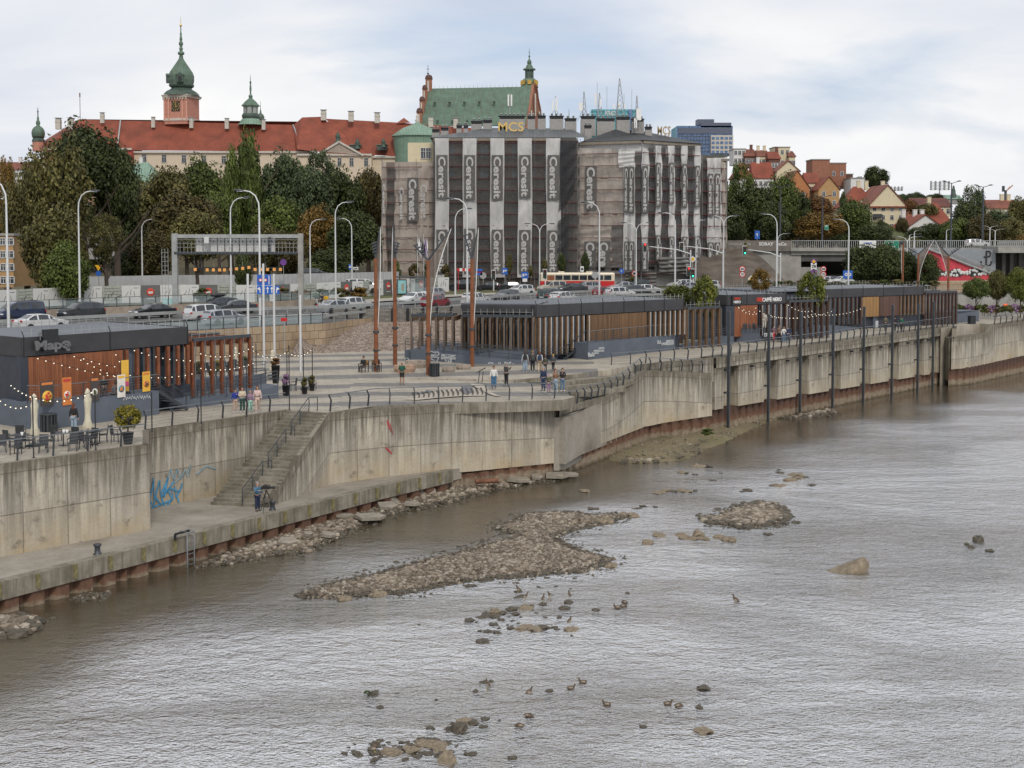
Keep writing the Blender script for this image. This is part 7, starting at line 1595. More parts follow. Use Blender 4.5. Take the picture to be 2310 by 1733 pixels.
def sail(label,px,pb,pt,tip,arm,z=None,holes=None):
 p=PR(px,pb)if z is None else G(px,pb,z);t=thing('sail_mast',label,'mast',p,0,'rusted masts with mesh sails');q=lambda x,y,o=0:D(x,y,p.y+o)-p;h=q(px,pt).z;mb=MB();mb.tube([(0,0,0),(0,0,h)],[.19,.14],10);mb.lathe([(.27,h*.34),(.27,h*.36)],10,m=1);mb.lathe([(.25,h*.18),(.25,h*.195)],10,m=1);mb.build('mast',[m_corten,m_steel],t)
 T=q(*tip);b_=Vector((0,0,h));mb=MB();mb.tube([b_,b_*.35+T*.65,T],[.09,.07,.04],6);A=q(*arm);mb.tube([b_,A],[.09,.05],6);mb.build('spars',m_steel,t)
 lo=Vector((.1,0,h*.32));mb=MB();n=12;s=1 if T.x>=0 else -1;L0_=[]
 for k in range(n+1):f=k/n;e=lo.lerp(T,f);e=e-Vector((s*abs(T.x)*.38*math.sin(f*3.1416),0,0));inn=lo.lerp(b_,min(1,f*1.35))if f<.74 else b_.lerp(T,(f-.74)/.26);L0_.append((inn,e+Vector((s*.25*math.sin(f*3.14),0,0))))
 for (a,b),(c,d)in zip(L0_,L0_[1:]):mb.quad(a,b,d,c)
 mb.build('mesh_sail',m_sail,t);mb=MB();mb.tube([x[1]for x in L0_],.035,5);mb.build('edge_cable',m_white,t)
 for k in range(4):f=.35+k*.2;c=b_.lerp(A,f);mb=MB();mb.box((c.x,-.05,c.z+.15),(.42,.3,.12),ry=-.4*s);mb.build('floodlight',m_steel,t)
for a in (('rusty mast, leftmost of the plaza group, behind the sitting pair',848.6,838,583,(858,511),(844,551)),('rusty mast just right of the leftmost one, behind the pink boulder',891.5,824,583,(886.6,508.5),(897,551)),('rusty mast with the widest mesh sail, nearest on the plaza',966.5,846,587,(1018,515),(936,556)),('rusty mast before the glass hall with a narrow sail to the right',1065,827,585,(1079,513),(1049,533))):sail(*a)
for a in (('thin rusty mast seen edge on beside the chestnuts',2035,700,548,(2036,541),(2030,552)),('left of the pair of right hand masts whose sails meet in a point',2070,694,573,(2107,541),(2050,562)),('right of the pair of right hand masts whose sails meet in a point',2138,706,577,(2109,541),(2165,560))):sail(*a,z=7.1)
tops=[702,709,703,697,692,688,685,681]
for i,px in enumerate(POSTS):
 c=onwall(px,900,E0,E1,.5);h=D(px,tops[i],c.y).z;t=thing('mooring_post','tall dark steel mooring post, number %s from the left along the panelled wall'%('one','two','three','four','five','six','seven','eight')[i],'mooring post',(c.x,c.y,.3),math.atan2(ey,ex),'mooring posts along the panelled wall')
 mb=MB();mb.box((0,0,(h-.3)/2),(.14,.1,h-.3));mb.box((-.07,0,(h-.3)/2),(.04,.24,h-.3));mb.box((.07,0,(h-.3)/2),(.03,.24,h-.3),m=1);mb.build('beam',[m_steel,m_rail],t,bevel=.01)
 mb=MB();[mb.box((0,.2,z),(.5,.5,.12))for z in (3.6,5.6)];mb.build('guide_collar',m_steel,t)
def edge(label,pts,pm=m_steel,sp=1.95):return rail_fence('railing',label,pts,0,1.1,sp,pm,m_rail,'railing',rails=CABLES,group='leaning post railings on the quay',curve=True,top=(.055,.055))
def V3(p,z,o=.25):return Vector((p[0],p[1],z))
inl=lambda pl,o=-.28:offs(pl,o)
al=inl([A0,A1,A2]);edge('railing on the wall beside the cafe tables, leftmost on the quay',[(p[0],p[1],6.6)for p in al])
bl_=inl([B0,B1]);edge('railing on the set back wall left of the stairs',[(p[0],p[1],6.6)for p in bl_])
cl_=inl([C0,C1,C2]);edge('long railing along the overhanging edge of the square',[(cl_[0][0]+.3,cl_[0][1]+.2,6.6),(cl_[1][0],cl_[1][1],6.61),(cl_[2][0],cl_[2][1],6.4)],sp=1.75)
dl=[Vector(p[:3])for p in DPTS[:5]];edge('railing climbing along the dipping wall edge beside the seating steps',[Vector((p.x-.2,p.y+.25,p.z))for p in dl]+[Vector((DPTS[-1][0]-.2,DPTS[-1][1]+.3,DPTS[-1][2]))],sp=1.3)
edge('upper railing between the promenade and the lower landing',[Vector((*XY(1379,827,6.95),6.95)),Vector((kl[3][0],kl[3][1]+.3,7.05)),Vector((E0[0]-.3,E0[1]+.3,7.12)),Vector((*EP(0,-.15),7.12))],sp=1.7)
edge('long railing above the panelled wall with the mooring posts',[Vector((*EP(0,-.15),7.12)),Vector((*EP(EL,-.15),7.12))],sp=1.55)
edge('railing at the right end of the promenade',[Vector((*XY(2243,732,7.12),7.12)),Vector((*XY(2310,725,7.15),7.15)),Vector((H4[0],H4[1],7.2))],sp=1.5);edge('railing around the lower block at the right end',[Vector((*XY(2152,758,6.2),6.2)),Vector((q1.x-.3,q1.y+.4,6.2))if hasattr(q1,'x')else Vector((*q1,6.2))],sp=1.4)
sd=[Vector((S_bl[0]*.45+S_br[0]*.55,S_bl[1]*.45+S_br[1]*.55,ZQ)),Vector((B1[0]*.45+C0[0]*.55,B1[1]*.45+C0[1]*.55,6.6))]
t=thing('handrail','broken steel handrail going down the middle of the concrete stairs','railing',sd[0])
for f0,f1 in ((0,.28),(.36,.62),(.7,.98)):
 a,b=sd[0].lerp(sd[1],f0),sd[0].lerp(sd[1],f1);mb=MB()
 for p in (a,b,a.lerp(b,.5)):mb.bar(p,p+Vector((.05,-.05,.75)),.05,.1);mb.bar(p+Vector((.05,-.05,.73)),p+Vector((0,0,1.0)),.05,.08)
 for h in (.3,.5,.75,1.0):mb.bar(a+Vector((0,0,h)),b+Vector((0,0,h)),.04 if h==1 else.015,.04 if h==1 else.015)
 mb.bar(b+Vector((0,0,1)),b+Vector((.5,.45,1.0)),.04,.04);mb.bar(b+Vector((.5,.45,0)),b+Vector((.5,.45,1.0)),.05,.08);mb.build('rail_section',m_steel,t,True)
# ---------------- vehicles
m_tyre=M('tyre_rubber',(.018,.018,.019),.8);m_rim=M('wheel_rim',(.35,.35,.36),.3,.7);m_cg=glassy('car_glass',(.035,.042,.05),.06);m_hl=M('headlight_lens',(.75,.76,.78),.15);m_tl=M('tail_light_lens',(.45,.015,.015),.2)
def paint(name,c):return M('paint_'+name,c,.28,.25,.04,coat=.6)
PROF={'sedan':(4.6,1.45,.95,[(-2.3,.78),(-2.2,.98),(-1.75,1.02),(-1.0,1.40),(-.2,1.45),(.45,1.36),(1.15,.98),(2.05,.80),(2.3,.55)]),'hatch':(4.1,1.48,.94,[(-2.05,.75),(-2.0,1.05),(-1.75,1.38),(-1.0,1.47),(0,1.48),(.55,1.38),(1.15,1.0),(1.9,.82),(2.05,.55)]),'suv':(4.5,1.68,1.05,[(-2.25,.85),(-2.2,1.15),(-1.95,1.55),(-1.3,1.67),(.1,1.68),(.65,1.56),(1.2,1.12),(2.1,.98),(2.25,.65)]),'estate':(4.7,1.5,.95,[(-2.35,.75),(-2.3,1.05),(-2.05,1.4),(-1.4,1.5),(.0,1.49),(.5,1.38),(1.15,.98),(2.15,.80),(2.35,.55)]),'van':(4.7,1.85,1.1,[(-2.35,.8),(-2.33,1.2),(-2.25,1.78),(-1.5,1.85),(.6,1.84),(1.1,1.66),(1.75,1.15),(2.25,.95),(2.35,.6)])}
def interp(pr,x):
 for a,b in zip(pr,pr[1:]):
  if a[0]<=x<=b[0]:return a[1]+(b[1]-a[1])*(x-a[0])/(b[0]-a[0])
 return pr[0][1]if x<pr[0][0]else pr[-1][1]
def car_build(kind):
 L_,H_,zb,pr=PROF[kind];t=thing('car','','car');n=30;xs_=[-L_/2+L_*i/n for i in range(n+1)];body,gl=MB(),{'left':MB(),'right':MB(),'windscreen':MB(),'rear_window':MB()};S=[]
 for x in xs_:
  zt_=interp(pr,x);w_=.89*(1-.16*abs(x/(L_/2))**5);k=max(0,min(1,(zt_-zb)/(H_-zb)));zs=min(zb,zt_-.05);wt_=w_*(.95-.17*k);S.append([(x,w_*.92,.24),(x,w_,.45),(x,w_*.99,zs),(x,wt_,zt_-.06),(x,wt_*.86,zt_),(x,0,zt_+.02)])
 for i in range(n):
  a,b=S[i],S[i+1];za,zb2=interp(pr,xs_[i]),interp(pr,xs_[i+1]);cab=min(za,zb2)>zb+.12;steep=abs(zb2-za)/(L_/n)>.45 and min(za,zb2)>zb-.02
  for s in (1,-1):
   A,B=[(x,s*y,z)for x,y,z in a],[(x,s*y,z)for x,y,z in b]
   for j in range(5):
    tgt=body
    if j==2 and cab and i%7!=3:tgt=gl['left' if s>0 else 'right']
    if j==4 and steep:tgt=gl['windscreen']if xs_[i]>0 else gl['rear_window']
    f=[A[j],B[j],B[j+1],A[j+1]];tgt.add(f if s<0 else f[::-1],[(0,1,2,3)],0,None,True)
 for e,s in ((S[0],-1),(S[-1],1)):
  for u in (1,-1):f=[(x,u*y,z)for x,y,z in e]+[(e[0][0],0,.24)];body.poly(f)
 body.box((0,0,.3),(L_*.9,1.5,.14),m=1);[body.box((.75,s*.98,zb+.06),(.18,.16,.13))for s in (1,-1)];body.build('body',[paint('white',(.62,.62,.61)),m_black],t)
 for k,g_ in gl.items():
  if g_.f:g_.build('side_window' if k in ('left','right')else k,m_cg,t)
 for x in (-L_*.31,L_*.31):
  for s in (1,-1):
   mb=MB();mb.lathe([(.2,-.02),(.31,-.02),(.325,.02),(.325,.17),(.30,.20),(.2,.205)],16);mb.lathe([(.01,.19),(.2,.19)],10,m=1);mb.lathe([(.01,-.01),(.2,-.01)],10,m=1);mb.v=[(a_+x,s*(.72+c_),b_+.325)for a_,b_,c_ in mb.v];mb.build('wheel',[m_tyre,m_rim],t)
 for s in (1,-1):
  mb=MB();mb.box((L_/2-.12,s*.62,.68),(.2,.36,.13));mb.build('headlight',m_hl,t,bevel=.03);mb=MB();mb.box((-L_/2+.07,s*.68,.88),(.14,.26,.16));mb.build('tail_light',m_tl,t,bevel=.02)
 mb=MB();mb.box((L_/2-.02,0,.42),(.08,1.1,.16));mb.build('grille',m_black,t);mb=MB();mb.box((-L_/2-.01,0,.62),(.04,.5,.11));mb.build('number_plate',m_white,t);return t
def heading(x,y):
 k=min(range(len(RM)-1),key=lambda i:(RM[i][0]-x)**2+(RM[i][1]-y)**2);a,b=RM[max(0,k-1)],RM[k+1];return math.atan2(b[1]-a[1],b[0]-a[0])
def car(label,kind,px,pb,away,col,group='cars on the riverside road',z=ZR,rz=None,yy=None):
 p=G(px,pb,z+.02)if yy is None else Vector((D(px,0,yy).x,yy,z));h=heading(p.x,p.y)if rz is None else rz
 o=inst(('car',kind),lambda:car_build(kind),label,'car',(p.x,p.y,z+.01),h+(0 if away else math.pi),group);o.name='car'
 for c in o.children:
  if c.name.startswith('body'):setmat(c,0,col)
 return o
cW,cS,cB,cD,cR,cG,cBr,cK=(paint(*a)for a in (('white',(.62,.62,.61)),('silver',(.36,.38,.40)),('navy',(.03,.045,.09)),('graphite',(.05,.055,.06)),('dark_red',(.22,.015,.025)),('dark_green',(.02,.04,.035)),('beige',(.42,.40,.34)),('black',(.012,.013,.015))))
for a in (('dark blue people carrier at the far left of the road','van',46,722,False,cB),('graphite crossover coming along the far lane behind the cafe roof','suv',184,719,False,cD),('black saloon coming along the far lane left of the gantry','sedan',345,717,False,cK),('white saloon driving away close behind the cafe roof','sedan',92,744,True,cW),('graphite estate with a black roof box left of the gantry leg','suv',492,706,False,cD),('dark saloon beside the estate with the roof box','sedan',530,707,False,cD),('white off roader driving away behind the glass fence','suv',468,724,True,cW),('silver hatchback with lit tail lights behind the glass fence','hatch',506,733,True,cS),('low silver car partly hidden by the stone fence, left of the white hatchback','sedan',763,706,True,cS),('white hatchback driving away above the stone fence','hatch',800,699,True,cW),('white saloon facing the camera between the rusty masts','sedan',934,686,False,cW),('pale blue grey crossover behind the white saloon at the masts','hatch',972,674,False,cS),('dark red hatchback driving away behind the widest mast','hatch',983,693,True,cR),('white hatchback driving away by the near lamp at the glass hall roof','hatch',1073,687,True,cW),('graphite hatchback facing the camera before the third net strip','hatch',1142,679,False,cD),('white hatchback behind the graphite one','hatch',1174,666,False,cW),('beige off roader just in front of the bus','suv',1247,660,False,cBr),('dark saloon in front of the middle of the bus','sedan',1290,661,False,cD),('silver estate at the rear wheel of the bus','estate',1321,658,False,cS),('dark green off roader driving away above the central roof','suv',1244,680,True,cG),('white hatchback with red lights above the central roof','hatch',1270,684,True,cW),('dark red hatchback waiting right of the lamp','hatch',1371,671,True,cR),('white hatchback with tall red lights next to the dark red one','hatch',1398,672,True,cW),('silver saloon facing the camera behind the dark red hatchback','sedan',1404,657,False,cS),('graphite hatchback at the foot of the double armed lamp','hatch',1435,667,True,cD),('white saloon driving away right of the graphite hatchback','sedan',1458,664,True,cW),('dark car seen over the roofs by the netting corner','hatch',1436,652,False,cG),('white car behind the twiggy tree by the netting','hatch',1535,652,False,cW),('silver saloon behind the tallest promenade tree','sedan',1560,658,True,cS),('white estate behind the tallest promenade tree','estate',1590,655,False,cW),('silver car wrapped in glare before the covered fence','estate',1617,646,False,cS),('white and black car passing below the earth bank','sedan',1716,648,False,cW),('white car coming out of the dark underpass','sedan',1858,643,False,cW),('dark car under the bridge','hatch',1880,642,True,cD),('white car half hidden by the chestnut at the underpass','hatch',1900,643,False,cW)):car(*a)
car('black off roader parked by the red and white barrier','suv',1041,656,False,cK,'parked black cars',rz=.1);car('long black saloon parked in front of the netting','sedan',1105,657,False,cK,'parked black cars',rz=.0,);car('black saloon parked behind the long one','sedan',1160,657,True,cK,'parked black cars',rz=.05)
car('white hatchback crossing the bridge at the right','hatch',2214,560,True,cW,'cars on the bridge',z=zbr+.3,rz=0,yy=238.5);car('dark car roof showing behind the site fence on the slope','hatch',707,626,True,cD,'cars behind the hoarding',z=11.6,rz=0,yy=196);car('white van behind the printed hoarding','van',815,640,True,cW,'cars behind the hoarding',z=10.2,rz=0,yy=180)
for i,px in enumerate((190,214)):car(('long white vehicle parked under the left trees','second white vehicle under the left trees')[i],'van',px,584,True,cW,'vehicles under the trees',z=hill(D(px,0,215).x,215),rz=0,yy=214)
b=D(492,678,lineat(492,RM)[1]+9);
p=G(1303,657,ZR);t=thing('city_bus','old red and cream city bus in front of the netted block','bus',(p.x,p.y,ZR));a,c=D(1220,600,p.y),D(1388,600,p.y);BL=c.x-a.x;zT=D(1303,614.5,p.y).z-ZR
m_crm=M('cream_bus_paint',(.66,.58,.44),.35,var=.05);m_red=M('red_bus_paint',(.50,.02,.022),.35,var=.08)
mb=MB();mb.box((0,1.25,zT/2+.15),(BL,2.5,zT-.45));mb.build('body',m_crm,t,bevel=.18);mb=MB();mb.box((0,-.02,zT*.38),(BL-.1,.06,zT*.32));mb.box((-BL/2-.01,1.25,zT*.4),(.06,2.3,zT*.26));mb.build('red_band',m_red,t)
for k in range(8):x=-BL/2+1.0+k*(BL-1.4)/8+.55;mb=MB();mb.box((x,-.03,zT*.72),((BL-1.4)/8-.14,.05,zT*.25));mb.build('door' if k==0 else 'window',m_woodO if k==0 else m_dglass,t)
mb=MB();mb.box((-BL/2-.02,1.25,zT*.72),(.06,2.1,zT*.3));mb.build('windscreen',m_cg,t);mb=MB();mb.box((-BL/2-.25,.1,zT*.8),(.12,.2,.5));mb.build('mirror',m_black,t)
for x in (-BL*.30,BL*.27):mb=MB();mb.lathe([(.01,-.1),(.46,-.1),(.46,.2)],16);mb.lathe([(.01,-.12),(.22,-.12)],12,m=1);mb.v=[(x+a_,c_,b_+.46)for a_,b_,c_ in mb.v];mb.build('wheel',[m_tyre,m_rim],t)
for x in (-2.4,1.8):mb=MB();mb.box((x,1.2,zT),(.9,1.0,.2));mb.build('roof_hatch',m_crm,t)
p=G(724,693,ZR);t=thing('motor_scooter','white motor scooter ridden along the road by the grass','scooter',p,heading(p.x,p.y)+math.pi)
mb=MB();mb.tube([(.75,0,.95),(.68,0,.5),(.3,0,.35),(-.2,0,.4),(-.3,0,.72),(-.75,0,.7)],[.12,.14,.16,.2,.2,.1],8);mb.build('body',cW,t);mb=MB();mb.box((-.2,0,.78),(.7,.28,.1));mb.build('seat',m_black,t,bevel=.03)
for x in (.78,-.62):mb=MB();mb.lathe([(.15,-.06),(.27,-.05),(.27,.05),(.15,.06)],14);mb.v=[(x+a_,c_,b_+.27)for a_,b_,c_ in mb.v];mb.build('wheel',m_tyre,t)
mb=MB();mb.bar((.62,-.32,1.05),(.62,.32,1.05),.05,.05);mb.build('handlebar',m_black,t);mb=MB();mb.box((-.85,0,1.05),(.4,.42,.4));mb.build('yellow_box',m_sy,t,bevel=.03)
q=D(495,681,139.5);t=thing('roof_box','black roof box on the graphite estate','roof box',(q.x,q.y,ZR+1.75),heading(q.x,q.y));mb=MB();mb.sphere((0,0,.2),1.0,12,8,0,(.95,.42,.22));mb.build('shell',m_black,t);t.location=Vector((*G(492,706,ZR)[:2],ZR+1.72))
t=thing('street_cabinet','pale turquoise street cabinet beside the far lane','cabinet',G(379,703,ZR));mb=MB();mb.box((0,0,.75),(.95,.5,1.3));mb.box((0,0,1.43),(1.05,.6,.08));mb.box((0,-.26,.75),(.02,.02,1.2),m=1);mb.build('casing',[M('turquoise_paint',(.35,.60,.60),.5),m_steel],t,bevel=.01)
t=thing('road_barrier','red and white striped barrier beside the parked black cars','barrier',G(1049,657,ZR));mb=MB();[mb.box((-1+k*.4,0,3.2-.4*0),(.4,.08,.45),m=k%2)for k in range(6)];mb.box((-1,.1,1.6),(.08,.08,3.2));mb.box((1,.1,1.6),(.08,.08,3.2));mb.build('board',[m_sr,m_white],t)
t=thing('bus_shelter','bus shelter with a lit turquoise advert before the hoarding','bus shelter',G(925,668,ZR));mb=MB();mb.box((0,.8,2.6),(4.2,1.8,.15));[mb.box((x,.1,1.3),(.09,.09,2.6))for x in (-2,0,2)];mb.build('frame',m_steel,t);mb=MB();mb.box((-1.1,0,1.25),(1.3,.12,2.1));mb.box((-1.1,-.07,1.25),(1.1,.03,1.8),m=1);mb.box((-1.0,-.09,1.2),(.35,.02,1.0),m=2);mb.build('advert',[m_black,M('advert_turquoise',(.25,.5,.52),.3),m_tan],t);mb=MB();mb.box((1.0,.7,1.3),(2,.05,2.2));mb.build('glass',m_clear,t)
# ---------------- stones, gravel bars, mud, ducks
def T6(x,y):return 600+x/3.16,900+y/3.16
def T7(x,y):return 1200+x/3.16,850+y/3.16
def stone(mb,c,s,r_,m=0,flat=.6):
 n,k=6,3;o=len(mb.v);an=r_.random()*6.28;sx,sy=s*r_.uniform(.8,1.4),s*r_.uniform(.6,1.0);vs=[(0,0,-1)]
 for i in (1,2):
  for j in range(n):a=an+6.283*j/n;q=(.95,.8)[i-1]*r_.uniform(.75,1.15);vs.append((q*math.cos(a),q*math.sin(a),(-.35,.6)[i-1]*r_.uniform(.7,1.2)))
 vs.append((r_.uniform(-.2,.2),r_.uniform(-.2,.2),1));ca_,sa_=math.cos(an),math.sin(an)
 vs=[(c[0]+(x*sx*ca_-y*sy*sa_),c[1]+(x*sx*sa_+y*sy*ca_),c[2]+z*s*flat)for x,y,z in vs]
 fs=[(0,1+(j+1)%n,1+j)for j in range(n)]+[(1+j,1+(j+1)%n,7+(j+1)%n,7+j)for j in range(n)]+[(13,7+j,7+(j+1)%n)for j in range(n)]
 mb.add(vs,fs,m)
def inside(p,pl):
 c=False
 for a,b in zip(pl,pl[1:]+pl[:1]):
  if (a[1]>p[1])!=(b[1]>p[1])and p[0]<(b[0]-a[0])*(p[1]-a[1])/(b[1]-a[1])+a[0]:c=not c
 return c
m_peb=[M('pale_gravel',(.225,.185,.14),.9,0,.35,2),M('brown_gravel',(.14,.11,.08),.9,0,.35,2),M('light_gravel',(.31,.27,.215),.9,0,.3,2),m_rockD]
def gravel(name,label,pts,n,smin,smax,h,seed,zb=ZW,wet=.16,mud=None):
 pl=[XY(*p,zb)for p in pts];r_=random.Random(seed);x0,x1=min(p[0]for p in pl),max(p[0]for p in pl);y0,y1=min(p[1]for p in pl),max(p[1]for p in pl);mb=MB();pl2=pl+pl[:1];t=thing(name,label,'gravel',(sum(p[0]for p in pl)/len(pl),sum(p[1]for p in pl)/len(pl),zb),kind='stuff')
 H=lambda x,y:zb+h*min(1,polydist(x,y,pl2)/2.2)**.7*(.75+.25*math.sin(x*.9+y*1.3))
 st_=max(.7,(x1-x0)/60);nx_,ny_=int((x1-x0)/st_)+2,int((y1-y0)/st_)+2
 for j in range(ny_+1):
  for i in range(nx_+1):x,y=x0+st_*i,y0+st_*j;mb.v.append((x,y,H(x,y)-.03 if inside((x,y),pl)else zb-.25))
 for j in range(ny_):
  for i in range(nx_):mb.f.append([j*(nx_+1)+i,j*(nx_+1)+i+1,(j+1)*(nx_+1)+i+1,(j+1)*(nx_+1)+i]);mb.m.append(0);mb.sm.append(True)
 mb.build('bed',mud or m_mud,t,True);mb=MB();k=0
 while k<n:
  p=(r_.uniform(x0,x1),r_.uniform(y0,y1))
  if not inside(p,pl)and not (wet>.15 and polydist(*p,pl2)<.9 and r_.random()<.10):continue
  d=polydist(*p,pl2);k+=1;m=3 if (d<.55 and r_.random()<.75)or not inside(p,pl)else r_.choice((0,0,1,1,2));s=smin+(smax-smin)*r_.random()**3;stone(mb,(p[0],p[1],(H(*p)if inside(p,pl)else zb-s*.2)+s*.15),s,r_,m)
 mb.build('stones',m_peb,t,True);return t
gravel('gravel_bar','long pale gravel bar in the river with a narrow neck',[T6(*p)for p in ((190,1405),(430,1320),(800,1240),(1060,1165),(1400,1085),(1700,1000),(1760,975),(1600,920),(1720,880),(1850,820),(2030,805))]+[T7(*p)for p in ((100,960),(330,965),(400,985),(600,980),(690,1000),(560,1050),(330,1090),(180,1150),(300,1210),(420,1260),(590,1300),(540,1345),(350,1405),(100,1415))]+[T6(*p)for p in ((2100,1245),(1800,1280),(1400,1312),(1050,1385),(800,1402),(500,1425),(250,1425))],17000,.035,.17,.2,1)
gravel('gravel_bar','small compact island of brown stones right of the middle of the river',[T7(*p)for p in ((1190,1012),(1330,985),(1450,942),(1600,897),(1700,905),(1800,930),(1815,975),(1860,1000),(1780,1050),(1650,1070),(1500,1090),(1400,1060),(1240,1048))],2600,.06,.28,.3,2)
bankA=[XY(455,1268,ZW),XY(1260,1078,ZW)]
gravel('rubble_bank','bank of grey rubble at the foot of the lower quay piling',[(440,1282),(500,1252),(560,1228),(640,1200),(720,1170),(800,1145),(860,1130),(930,1108),(1010,1090),(1100,1072),(1200,1060),(1260,1062),(1262,1085),(1180,1095),(1120,1110),(1050,1125),(960,1150),(900,1155),(830,1185),(745,1225),(700,1245),(600,1258),(520,1275)],7500,.04,.24,.22,3)
gravel('rubble_bank','small heap of pale rubble at the lower left corner of the river',[(-30,1400),(60,1392),(92,1405),(85,1425),(50,1440),(-30,1440)],260,.12,.45,.35,4)
gravel('rubble_bank','thin strip of rubble under the left piling',[(160,1350),(200,1340),(250,1335),(240,1350),(180,1358)],150,.05,.16,.12,14)
m_silt=roughground('green_tinged_silt',(.10,.085,.045),(.19,.155,.09),(.13,.125,.045),.2)
gravel('mud_bank','sandy mud bank with green algae below the curved wall',[T7(*p)for p in ((500,590),(600,520),(750,445),(1000,395),(1250,330),(1500,270),(1850,240),(1900,262),(1700,325),(1480,420),(1400,470),(1250,520),(1130,590),(1000,605),(850,622),(640,612))],500,.04,.16,.45,5,mud=m_silt)
gravel('rubble_bank','strip of flat stones at the outer end of the mud bank',[T7(*p)for p in ((1780,300),(1950,262),(2150,235),(2170,262),(1950,295),(1800,312))],260,.12,.4,.2,6)
gravel('rubble_bank','dark stony edge of the mud bank',[T7(*p)for p in ((620,590),(850,540),(1100,470),(1250,480),(1080,560),(900,615),(650,620))],500,.08,.35,.16,7)
RK=[]
def rock(label,px,py,s,grp=None,m=0,h=.6,nm='rock'):
 i=len(RK)%7;key=('rk',i,m)
 def b():
  mb=MB();mb.sphere((0,0,0),1.0,12,8,smooth=False);mb.v=[tuple(Vector(v)*(1+.75*noise.noise(Vector(v)*1.3+Vector((i*9,m,0)))+.12*noise.noise(Vector(v)*4))*(.75 if v[2]>.5 else 1))for v in mb.v];return mb.build(nm,(m_rock,m_rockD,m_slabc)[m])
 r_=random.Random(int(px*7+py));p=G(px,py,ZW);o=inst(key,b,label,'rock',(p.x,p.y,ZW+s*h*.25),r_.random()*6.28,grp,(s,s*r_.uniform(.6,.95),s*h));RK.append(o);return o
for a in (('dark upright stone standing alone above the lower cluster',1034,1647,.30,None,1,1.1),('pale pointed stone at the right end of the lower cluster',1010,1718,.36,None,0,1.0),('upright grey boulder in the middle of the little group below the stone island',1574,1212,.42,None,0,.9),('round boulder alone left of the little group',1462,1226,.32,None,0,.7),('smooth dark boulder with a white top at the tip of the gravel bar',1364,1180,.5,None,0,.7),('pale boulder at the upper end of the gravel bar',1428,1166,.45,None,0,.6),('second pale boulder at the upper end of the gravel bar',1405,1165,.4,None,0,.6),('boulder at the lower right edge of the gravel bar',1376,1279,.32,None,0,.7),('pale boulder just off the lower left edge of the gravel bar',850,1343,.42,None,0,.6),('smaller boulder at the lower left end of the gravel bar',776,1353,.32,None,0,.6),('upright dark stone standing in the river at the far right',2206,1221,.36,None,1,1.0)):rock(*a)
p=G(1912,1288,ZW);t=thing('boulder','big sloping boulder with a wet foot standing alone in the river at the right','boulder',p);mb=MB();mb.sphere((0,0,0),1,20,12)
mb.v=[tuple(Vector((x*1.05+.35*max(0,z),y*.7,(z*.48+.05)*(1+.95*x)if z>0 else z*.2))*(1+.1*noise.noise(Vector((x,y,z))*2.2)))for x,y,z in mb.v];mb.build('stone',m_rock,t)
g_={'up':('stones of the upper scattered cluster','stone among the scattered cluster between the ducks'),'lo':('stones of the lower cluster','small stone of the cluster at the bottom of the picture'),'md':('lone stones in mid river','low stone lying alone in the rippled water'),'gr':('stones below the stone island','brown stone of the little group below the stone island'),'up2':('flat stones right of the mud bank','flat stone in the shallow row upstream of the gravel bar')}
T8=lambda x,y:(750+x/2.458,1250+y/2.458)
for k,pts in (('up',((760,368,.3),(800,378,.12),(835,352,.36),(850,335,.35),(900,348,.3),(905,325,.5),(940,330,.35),(990,310,.35),(1015,335,.25),(1035,240,.3),(1030,210,.28),(1070,300,.45),(1100,295,.3),(895,393,.3),(818,427,.16),(862,432,.25),(915,438,.25),(990,412,.25),(935,365,.2),(1050,415,.4),(1090,410,.4),(1120,420,.4),(1165,412,.35),(1200,412,.2),(1230,408,.2),(1245,420,.16),(1320,422,.4),(1310,270,.35),(1165,282,.25),(835,488,.35),(1128,328,.12),(1000,372,.14),(970,395,.12),(925,412,.12),(1180,352,.16),(1257,353,.2),(1030,385,.12),(950,372,.08),(980,350,.1),(1045,350,.12))),('lo',((235,1055,.3),(265,1035,.16),(215,1088,.2),(235,1105,.28),(232,1143,.25),(270,1125,.16),(295,1082,.16),(325,1103,.42),(360,1092,.25),(385,1045,.12),(400,1075,.16),(430,1060,.2),(445,1088,.38),(475,1125,.22),(490,1028,.18),(500,1055,.4),(545,1060,.4),(590,1075,.45),(570,1042,.35),(630,1050,.25),(505,1105,.2),(540,1108,.22),(600,1110,.25),(578,1125,.16),(655,1098,.16),(140,1112,.28),(68,1110,.18),(405,1142,.2),(690,1065,.1),(745,1110,.16),(775,1113,.22),(310,1045,.1),(340,1065,.1),(370,1070,.12),(415,1045,.14),(460,1040,.1),(285,1060,.1),(255,1070,.12),(90,1075,.1),(120,1055,.1),(995,1132,.22),(545,968,.22),(645,972,.24),(735,932,.4),(782,940,.3),(845,915,.22),(925,925,.1),(722,990,.2),(835,960,.2))),('md',((755,180,.3),(480,393,.12),(822,157,.14),(870,143,.16),(1145,185,.18),(1240,180,.14),(1320,193,.1),(1635,217,.16),(1460,312,.28),(1280,305,.35),(265,853,.22),(355,773,.1),(575,810,.12),(795,762,.2),(835,712,.18),(880,706,.16),(1200,762,.2),(2055,747,.32),(2055,985,.4),(1720,958,.18),(2035,852,.25),(230,776,.32),(450,210,.12),(1325,453,.1)))):
 for x,y,s in pts:rock(g_[k][1],*T8(x,y),s*.8,g_[k][0],0 if s>.36 else 1,.45)
for x,y,s in ((1055,1130,.4),(1085,1150,.5),(1140,1160,.4),(1190,1155,.35),(1240,1160,.35),(1340,1150,.45),(1405,1168,.55),(905,1135,.5)):rock(g_['gr'][1],*T7(x,y),s*.8,g_['gr'][0],0,.5)
